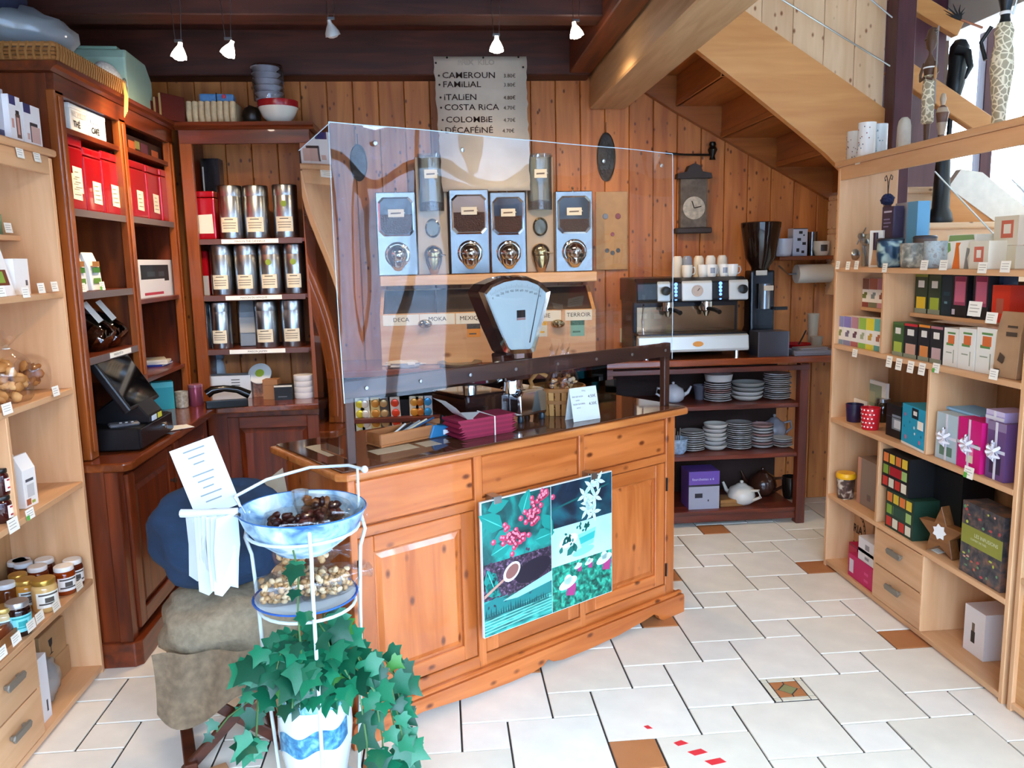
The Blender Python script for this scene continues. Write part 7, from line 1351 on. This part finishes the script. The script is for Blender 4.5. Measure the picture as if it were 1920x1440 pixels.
# tea boxes on the half-depth shelves (z 1.356) and on shelf z 1.172
def teabox(lab, xl, xr, yt, yb, z, X, band, pic, low, white='#f0ece2', grp='small tea cartons', d=.07):
    return rbox('tea_carton', lab, 'tea box', xl, xr, yt, yb, z, [white, band, pic, low], [(-.5,.5,.62,1,1),(-.5,.5,0,.17,3),(-.25,.2,.3,.45,2),(-.05,.3,.42,.52,2)], X=X, d=d, group=grp)
for i, (xl, xr, band, pic, low, nm) in enumerate(((1612, 1628, '#7d4a3a', '#6a7a3a', '#8a3a30', 'brown-topped'), (1628, 1644, '#a05a48', '#7a8a8a', '#7a7a5a', 'russet-topped'), (1644, 1658, '#b0707a', '#8a4a3a', '#c98a94', 'pink-topped'))): teabox('%s herbal tea carton on the small left half shelf' % nm, xl, xr, 522, 577, 1.3565, 2.11, band, pic, low)
for i, (xl, xr, band, pic, low, nm) in enumerate(((1566, 1580, '#8a8fc0', '#7a8a4a', '#7f9aa8', 'lavender blue'), (1580, 1594, '#8a7fc0', '#7a6a7a', '#8f8aa8', 'violet'), (1594, 1608, '#c08a94', '#6a3a44', '#b0605a', 'dusty pink'), (1608, 1622, '#9ac04a', '#a8b08a', '#8fc04a', 'lime green'), (1622, 1637, '#e6d83a', '#d8a83a', '#e0d43a', 'lemon yellow'), (1637, 1652, '#6ab0a0', '#b06a4a', '#5fa098', 'teal green'))):
    teabox('%s herbal tea carton in the row of small cartons' % nm, xl, xr, 592+2*i*.6, 652+i*2.2, 1.1725, 1.995, band, pic, low)
HB = 1.3565
def blacktea(lab, xl, xr, yt, yb, z, X, base, top, pic, **k): return rbox('tea_box', lab, 'tea box', xl, xr, yt, yb, z, [base, top, pic, '#e6e2d6', '#8a8f7a'], [(-.5,.5,.93,1,1),(-.25,.25,.66,.84,3),(-.5,.5,.0,.12,4),(-.35,.4,.12,.42,2)], X=X, d=.07, group='black tea boxes', **k)
blacktea('dark green lemon tea box on the long half shelf', 1714, 1737, 514, 575, HB, 2.10, '#2c3a24', '#8a8a3a', '#e6c02a')
blacktea('dark green lime tea box beside the lemon tea', 1739, 1762, 515, 577, HB, 2.10, '#2e3f2c', '#3a4a34', '#a8b83a')
rbox('tea_box', 'dark teal tea box in the middle of the long half shelf', 'tea box', 1764, 1783, 517, 578, HB, ['#0f2c38', '#1c4a58', '#5f8a94'], [(-.3,.3,.5,.6,1),(-.2,.1,.3,.36,2)], X=2.10, d=.06)
for i, (xl, xr) in enumerate(((1783, 1812), (1822, 1852))): rbox('tea_box', ('black tea box with pink panel, left of two', 'black tea box with pink panel, right of two')[i], 'tea box', xl, xr, 515, 580+i*3, HB, ['#17161b', '#a84a6a', '#d9708a', '#c9c2cc', '#8f2a4a'], [(-.35,.4,.28,.96,1),(-.3,.35,.36,.85,2),(-.3,.35,.84,.95,4),(-.45,-.25,.05,.18,3)], X=2.10, d=.07)
rbox('tea_box', 'dark blue box at the near end of the long half shelf', 'tea box', 1854, 1878, 512, 585, HB, ['#1a2a44', '#2a4a6a'], [(-.5,.5,.8,1,1)], X=2.14, d=.06)
rbox('tea_box', 'bright red tea box at the near end of the long half shelf', 'tea box', 1858, 1892, 535, 590, HB, ['#d8351c', '#b8604a', '#e0502a'], [(-.25,.15,.25,.65,1)], X=2.06, d=.06)
rtag(1826, 579, 0, 'large price tag under the pink-panel tea boxes', .075, .055); rtag(1858, 596, 0, 'price tag under the red tea box', .06, .04)
for xl, xr, yt, yb, base, top, pic, nm in ((1672, 1692, 604, 661, '#3a5a2c', '#4a6a34', '#a8b84a', 'green'), (1693, 1718, 607, 667, '#1c1c20', '#c22a34', '#c99a84', 'red-topped'), (1720, 1741, 609, 671, '#1d1d22', '#e08a34', '#d8894a', 'orange-topped'), (1742, 1765, 612, 675, '#202024', '#b0707a', '#c9a8a4', 'mauve-topped')): blacktea('%s black-label tea box on the tea shelf' % nm, xl, xr, yt, yb, 1.1725, 1.995, base, top, pic)
for i, (xl, xr) in enumerate(((1767, 1794), (1795, 1826), (1828, 1866))): rbox('infusion_carton', ('first white carton with orange flower print', 'second white carton with orange flower print', 'third white carton with orange flower print, nearest the kraft bag')[i], 'tea box', xl, xr, 615, 680+2*i, 1.1725, ['#e9e6da', '#d9703a', '#5f8a4a', '#9aa08a'], [(-.3,.2,.55,.62,2),(-.2,.25,.6,.82,1),(-.25,.3,.85,.9,2),(-.3,.1,.35,.38,3),(.2,.26,.1,.45,3)], X=1.995, d=.09, group='white flower-print cartons')
t = thing('film_strip', 'shiny clear film lying on top of the white flower cartons', 'film', (2.03, onx(1800, 612, 2.03).y, 1.335), -R90); b = MB(); b.add([(-.2, 0, 0), (.2, 0, .004), (.2, .08, .012), (-.2, .08, .006)], [(0,1,2,3)]); b.build('film', clear('#eef4fa', 1.2, 20, .1, .1, .25), t)
t = thing('kraft_pouch', 'kraft paper pouch with dark leaf print at the near end', 'pouch', onx(1880, 700, 1.99), -R90+.1); t.location.z = 1.1726; b = MB(); b.prism([(0, 0), (.06, 0), (.05, .16), (.03, .235), (.026, .235), (.008, .16)], -.05, .06, 'x'); b.build('pouch', mat('#b08a66', .7, var=.06), t, bevel=.004)
for sh in ([(-.03, .06), (-.005, .05), (.005, .075), (-.02, .09)], [(.0, .15), (.05, .15), (.05, .165), (.0, .165)], [(.005, .18), (.05, .18), (.05, .188), (.005, .188)], [(-.04, .012), (-.015, .012), (-.015, .03), (-.04, .03)]): b = MB(); b.quad([(x, .001+z*.03-.003, z) for x, z in sh]); b.build('printed_motif', mat('#4a3a2c', .7), t)
for x, y, wh in ((1602, 662, 'under the lime green tea carton'), (1666, 678, 'first of four hanging below the tea shelf'), (1684, 683, 'second of four hanging below the tea shelf'), (1706, 688, 'third of four hanging below the tea shelf'), (1727, 692, 'fourth of four hanging below the tea shelf'), (1754, 690, 'with green sticker below the white cartons'), (1862, 702, 'below the kraft pouch')): rtag(x, y, 0, 'price tag '+wh, .045, .05 if 1660 < x < 1740 else .038, green=x == 1754)

# shelf z .795
Z3 = .7955
rbox('framed_print', 'white framed faded picture leaning at the back of the shelf', 'picture', 1564, 1660, 706, 785, Z3, ['#e4e0d6', '#8f9a80', '#a8a88a'], [(-.38,.42,.3,.9,1),(-.1,.3,.4,.7,2)], X=2.17, d=.015)
rbox('photo_card', 'small white card with dark photo in front of the framed print', 'card', 1574, 1622, 745, 790, Z3, ['#ebe7dd', '#3a3440', '#6a5a64'], [(-.45,.0,.2,.75,1),(-.3,-.1,.35,.6,2)], X=2.09, d=.008)
def tub(lab, x, y, X, r, h, m, lid=None, name='mug', cat='mug', z=Z3, rz=0):
    p = onx(x, y, X); t = thing(name, lab, cat, (X, p.y, z+.0005), rz); b = MB(); b.lathe([(r*.82, 0), (r*.86, .005), (r, h), (r*.94, h), (r*.8, .01), (0, .01)], 26); b.build('body', m, t, smooth=40)
    if lid: b = MB(); b.lathe([(r*1.02, h-.012), (r*1.08, h-.006), (r*1.08, h+.004), (r*.98, h+.016), (0, h+.016)], 26); b.build('lid', lid, t, smooth=40)
    return t
tub('navy and maroon cup with white inside on the shelf', 1601, 800, 2.03, .042, .088, dappled('#1a1a3a', '#2a1a3c', '#5a1a2c', 16), None); tub('red cup with white polka dots', 1631, 806, 2.01, .044, .105, mat('#c8202a', .25), None, 'polka_dot_cup')
o = bpy.data.objects['polka_dot_cup']; rd = random.Random(4)
for i in range(5):
    for j in range(7): a = math.pi-1.3+j*.42+(i % 2)*.2; z = .016+.02*i; r = .044*(.86+.14*z/.105)+.0004; b = MB(); b.lathe([(0, .0006), (.0038, .0004), (.004, 0)], 8, 0, Matrix.Translation((r*math.cos(a), r*math.sin(a), z)) @ Matrix.Rotation(a, 4, 'Z') @ Matrix.Rotation(R90, 4, 'Y')); b.build('polka_dot', mat('#f2e6e2', .3), o)
p = onx(1652, 755, 2.15); t = thing('dark_jar', 'dark glass jar with metal lid at the back of the shelf', 'jar', (2.16, p.y, Z3)); b = MB(); b.lathe([(.035, 0), (.038, .005), (.038, .09), (.03, .1)], 20); b.build('jar', mat('#2a2018', .1, 0, .6), t, smooth=40); b = MB(); b.lathe([(.034, .098), (.034, .115), (0, .116)], 20); b.build('lid', STEEL, t, smooth=40)
rbox('bowl_photo_box', 'black carton with photograph of a white cup', 'box', 1660, 1688, 758, 815, Z3, ['#1a1a1e', '#7f8a94', '#d0d4d8', '#3a3f48'], [(-.1,.5,.25,.7,1),(.05,.5,.3,.55,2),(-.5,.5,.6,.63,3)], X=2.02, d=.1)
p, w, h = fx(1683, 1738, 762, 845, 1.985, Z3+.0006); o = pkg('turquoise_gift_box', 'bright turquoise gift box with small flower print', 'box', p, -R90-.12, w, .12, h, ['#25a3c8', '#1c2a34', '#d86a8a', '#f0eee8', '#157a98'], [(-.08,.2,.72,.97,1),(-.5,.5,0,.06,3),(-.02,.14,.8,.9,3)], dots=[(-.35,.75,.008,2),(-.3,.2,.01,2),(.3,.2,.009,2),(.35,.6,.006,4),(-.15,.6,.006,4),(.35,.35,.007,4),(-.38,.45,.006,4),(.05,.5,.007,3),(.08,.36,.006,3)])
b = MB(); b.box(.05, .1, -.006, -.005, h*.52, h*.72); b.build('price_sticker', TAG, o)
def bowbox(lab, xl, xr, yt, yb, X, z, cols, patches, d, bowc='#e4e0e6', bow=True, hmax=None, turn=0):
    o = rbox('ribboned_gift_box', lab, 'gift box', xl, xr, yt, yb, z, cols, patches, X=X, d=d, hmax=hmax, turn=turn, group='ribboned gift boxes'); w = max(v.co.x for v in o.data.vertices)*2; h = max(v.co.z for v in o.data.vertices)
    m = mat(bowc, .35, coat=.3)
    for q in ((-.006, .006, -.0015, -.0005, 0, h), (-w/2, w/2, -.0018, -.0008, h*.5-.006, h*.5+.006)): b = MB(); b.box(*q); b.build('ribbon', m, o)
    if bow:
        for k in range(6): a = k*math.pi/3+.3; b = MB(); b.tube([(0, -.006, h*.5), (.022*math.cos(a), -.02, h*.5+.022*math.sin(a)), (.036*math.cos(a+.25), -.012, h*.5+.036*math.sin(a+.25)), (.01*math.cos(a+.4), -.006, h*.5+.01*math.sin(a+.4))], [.003, .008, .007, .003], 6); b.build('bow_loop', m, o, smooth=60)
    return o
bowbox('pale grey-blue gift box with white bow beside the pink one', 1752, 1792, 775, 862, 1.99, Z3, ['#b4c6cc', '#8fa8b4', '#5f7f6a'], [(-.3,.3,.1,.3,2)], .16)
bowbox('hot pink gift box with white ribbon bow', 1790, 1838, 785, 882, 1.985, Z3, ['#d61a78', '#f08aa8', '#e8e0b8', '#3a6a4a'], [(-.3,.2,.3,.55,1),(-.1,.2,.15,.3,2),(.25,.4,.45,.55,3)], .14, turn=-.05)
bowbox('mauve gift box with white bow at the near end', 1846, 1882, 790, 888, 1.99, Z3, ['#6a4a7a', '#8f7a9a', '#3a2a44'], [(-.5,.5,.85,1,1),(-.3,.3,.1,.4,2)], .13)
bowbox('small lavender gift box stacked on the mauve one', 1848, 1884, 760, 789, 2.0, .99, ['#b0a0cc', '#cfc4de'], [(-.5,.5,.7,1,1)], .11, bow=False, hmax=.055)
rbox('blue_lid_box', 'light blue flat box lying across the ribboned boxes', 'box', 1772, 1838, 770, 785, .985, ['#7fb8e0', '#a9d4ee'], [(-.4,.4,.3,.7,1)], X=2.05, d=.12, hmax=.03)
rtag(1815, 886, 0, 'green-striped price tag under the pink gift box', .055, .045, green=1)
# shelf z .392
Z4 = .3925
tub('brown spotted tumbler with bright yellow lid', 1585, 925, 2.02, .045, .115, dappled('#3f2a22', '#5a3f34', '#c9b8a4', 40, (1, 1, 1), 1), mat('#f0b018', .4), 'travel_cup', 'cup', Z4)
rbox('spice_box', 'pinkish brown carton with grey label beside the yellow-lidded cup', 'box', 1606, 1642, 862, 928, Z4, ['#8a7668', '#c08a70', '#6f5f58'], [(-.5,-.32,0,1,1),(.05,.25,.15,.28,2)], X=2.04, d=.09)
def grid4(lab, xl, xr, yt, yb, X, z, base, label, d, hmax=None):
    cs = ['#c8342a', '#d9b83a', '#7fa03a', '#e0d8c0', '#d9763a', '#9ab86a']
    pp = []
    for i in range(4):
        for j in range(3): pp.append((-.46+.23*i, -.27+.23*i, .06+.32*j, .30+.32*j, 2+(i*3+j*2) % 6))
    pp.append((-.22, .22, .38, .62, 1)); return rbox('tea_chest', lab, 'tea chest', xl, xr, yt, yb, z, [base, label]+cs, pp, X=X, d=d, hmax=hmax, side=0)
grid4('dark green assorted tea chest, lower of two', 1658, 1712, 912, 995, 1.985, Z4, '#1e3a2c', '#24483a', .17, .175)
grid4('black assorted tea chest with red label, upper of two', 1652, 1704, 845, 915, 1.985, Z4+.177, '#17181a', '#a81c28', .17, .17)
rbox('black_tea_chest', 'plain black tea chest behind the star', 'tea chest', 1738, 1800, 880, 1000, Z4, ['#0e0f11', '#1c1d20'], [(-.4,.1,.3,.4,1)], X=2.1, d=.14)
t = thing('wooden_star', 'brown wooden star with white snowflake tag', 'star', (1.995, onx(1760, 1030, 1.995).y, Z4), -R90+.25)
R1, R2 = .115, .05; sp = [((R1 if i % 2 == 0 else R2)*math.sin(i*math.pi/5), .105+(R1 if i % 2 == 0 else R2)*math.cos(i*math.pi/5)) for i in range(10)]; zmin = min(z for _, z in sp); sp = [(x, z-zmin) for x, z in sp]
b = MB(); b.prism(sp, 0, .045, 'y'); b.build('star', wood('#8a5a30', '#6a4020', 'X', .5), t, bevel=.002)
b = MB(); sn = [((.034 if i % 2 == 0 else .024)*math.cos(i*math.pi/7), .1+(.034 if i % 2 == 0 else .024)*math.sin(i*math.pi/7)) for i in range(14)]; b.prism(sn, -.004, -.001, 'y'); b.build('snowflake_tag', mat('#e9e6e0', .5), t)
t = rbox('wellness_box', 'large flower-printed box with olive green band', 'box', 1796, 1876, 950, 1090, Z4, [dappled('#2a2c34', '#45464a', '#7d5a4a', 30), '#8f8f3a', '#d9dcc0', '#a8a84a'], [(-.5,.5,.42,.68,1)], X=1.985, d=.1)
w = max(v.co.x for v in t.data.vertices); h = max(v.co.z for v in t.data.vertices); text('LES INFUSIONS', .02, mat('#d9dcc0', .5), t, (-.04, -.0008, h*.56)); text('COFFRET DE THÉS', .011, mat('#d9dcc0', .5), t, (-.06, -.0008, h*.50)); rd = random.Random(9)
for i in range(26): x = rd.uniform(-w*.92, w*.92); z = rd.choice((rd.uniform(.04, .38), rd.uniform(.72, .97)))*h; b = MB(); b.disc((x, -.0007, z), rd.uniform(.005, .01), 0, 8, 'y', rd.uniform(.003, .008)); b.build('printed_motif', mat(rd.choice(('#c86a4a', '#b8c04a', '#c04a4a', '#d8a08a', '#6a9a6a')), .5), t)
for x, y, wh, g in ((1578, 935, 'lying in front of the yellow-lidded cup', 0), (1718, 1010, 'lying in front of the green tea chest', 0), (1752, 1035, 'lying in front of the wooden star', 0), (1850, 1089, 'green one under the flower-printed box', 1)):
    p = onz(x, y, Z4); o = price_tag((max(p.x, 1.985), p.y, Z4+.001), -R90, .05, .03, 'price tag '+wh, tilt=-1.4, green=g)
# floor of the unit
t = thing('stamped_crate', 'pale wooden box stamped with a dark round seal', 'crate', (2.12, onx(1603, 1050, 2.12).y, .0355), -R90); b = MB(); b.box(-.16, .16, 0, .12, 0, .29); b.build('box', wood('#c49468', '#b08050', 'X', .6), t, bevel=.002)
for r0, r1 in ((.095, .088), (.08, .077)): b = MB(); n = 30; b.add([(.0+r*math.cos(i*2*math.pi/n), -.0008, .17+r*math.sin(i*2*math.pi/n)) for r in (r0, r1) for i in range(n)], [(i, (i+1) % n, (i+1) % n+n, i+n) for i in range(n)]); b.build('stamp_ring', mat('#3a2014', .8), t)
text('YRIA', .06, mat('#3a2014', .8), t, (0, -.0009, .148), align='CENTER', bold=.002); 
for i in range(22):
    a = i*2*math.pi/22; b = MB(); b.box(-.004, .004, -.0009, -.0006, .079, .086, 0, Matrix.Translation((0, 0, .17)) @ Matrix.Rotation(a, 4, 'Y')); b.build('stamp_letter', mat('#3a2014', .8), t)
for i in range(3):
    o = rbox('white_drawer_box', ('lower', 'middle', 'upper')[i]+' white slide carton stacked on the magenta box', 'box', 1606, 1640, 1040, 1100, .15+.058*i, ['#d8d2d0', '#8a8488', '#bdb6b4'], [(-.12,.12,.35,.7,1),(-.5,.5,.0,.06,2)], X=1.99, d=.12, hmax=.056, group='white slide cartons')
rbox('magenta_box', 'magenta gift carton under the white slide cartons', 'box', 1588, 1640, 1040, 1110, .0355, ['#c0185a', '#a01248', '#cfc6cc', '#d84a80'], [(-.46,-.3,.2,.8,2),(.1,.25,.5,.62,3),(.1,.25,.2,.32,3)], X=1.985, d=.13, hmax=.113)
rbox('magenta_box', 'small magenta carton standing behind the slide cartons', 'box', 1590, 1606, 1020, 1060, .0355, ['#b8104e', '#8a0c3c'], [(-.5,.5,.9,1,1)], X=2.05, d=.06, hmax=.19)
rbox('mug_box', 'white mug box with small dark bottle picture on the unit floor', 'box', 1806, 1846, 1140, 1195, .0355, ['#ded6d2', '#2a2420', '#6a5a4a'], [(-.15,.05,.25,.5,1),(-.12,.02,.5,.68,2)], X=2.06, d=.13)
# neighbouring unit at the picture edge
p = onx(1912, 1130, 1.99)
o = pkg('floral_tin_bag', 'dark teal floral bag at the right picture edge', 'bag', (1.99, 2.42, .5005), -R90, .16, .1, .28, [dappled('#0c2a3a', '#12505a', '#d06a8a', 16), '#0c2a3a'], [])
o = pkg('crate_box', 'light wooden box under the floral bag at the right edge', 'crate', (1.985, 2.4, .0355), -R90, .24, .2, .40, [wood('#d2a06c', '#be8850', 'X', .6), '#b08058'], [])
o = pkg('yellow_packet', 'yellow packet at the right picture edge', 'packet', (1.99, 2.46, 1.0005), -R90, .12, .08, .16, ['#d8b84a', '#e6dca8', '#8a5a2a'], [(-.4,.4,.5,.9,1),(-.4,.4,.1,.3,2)])
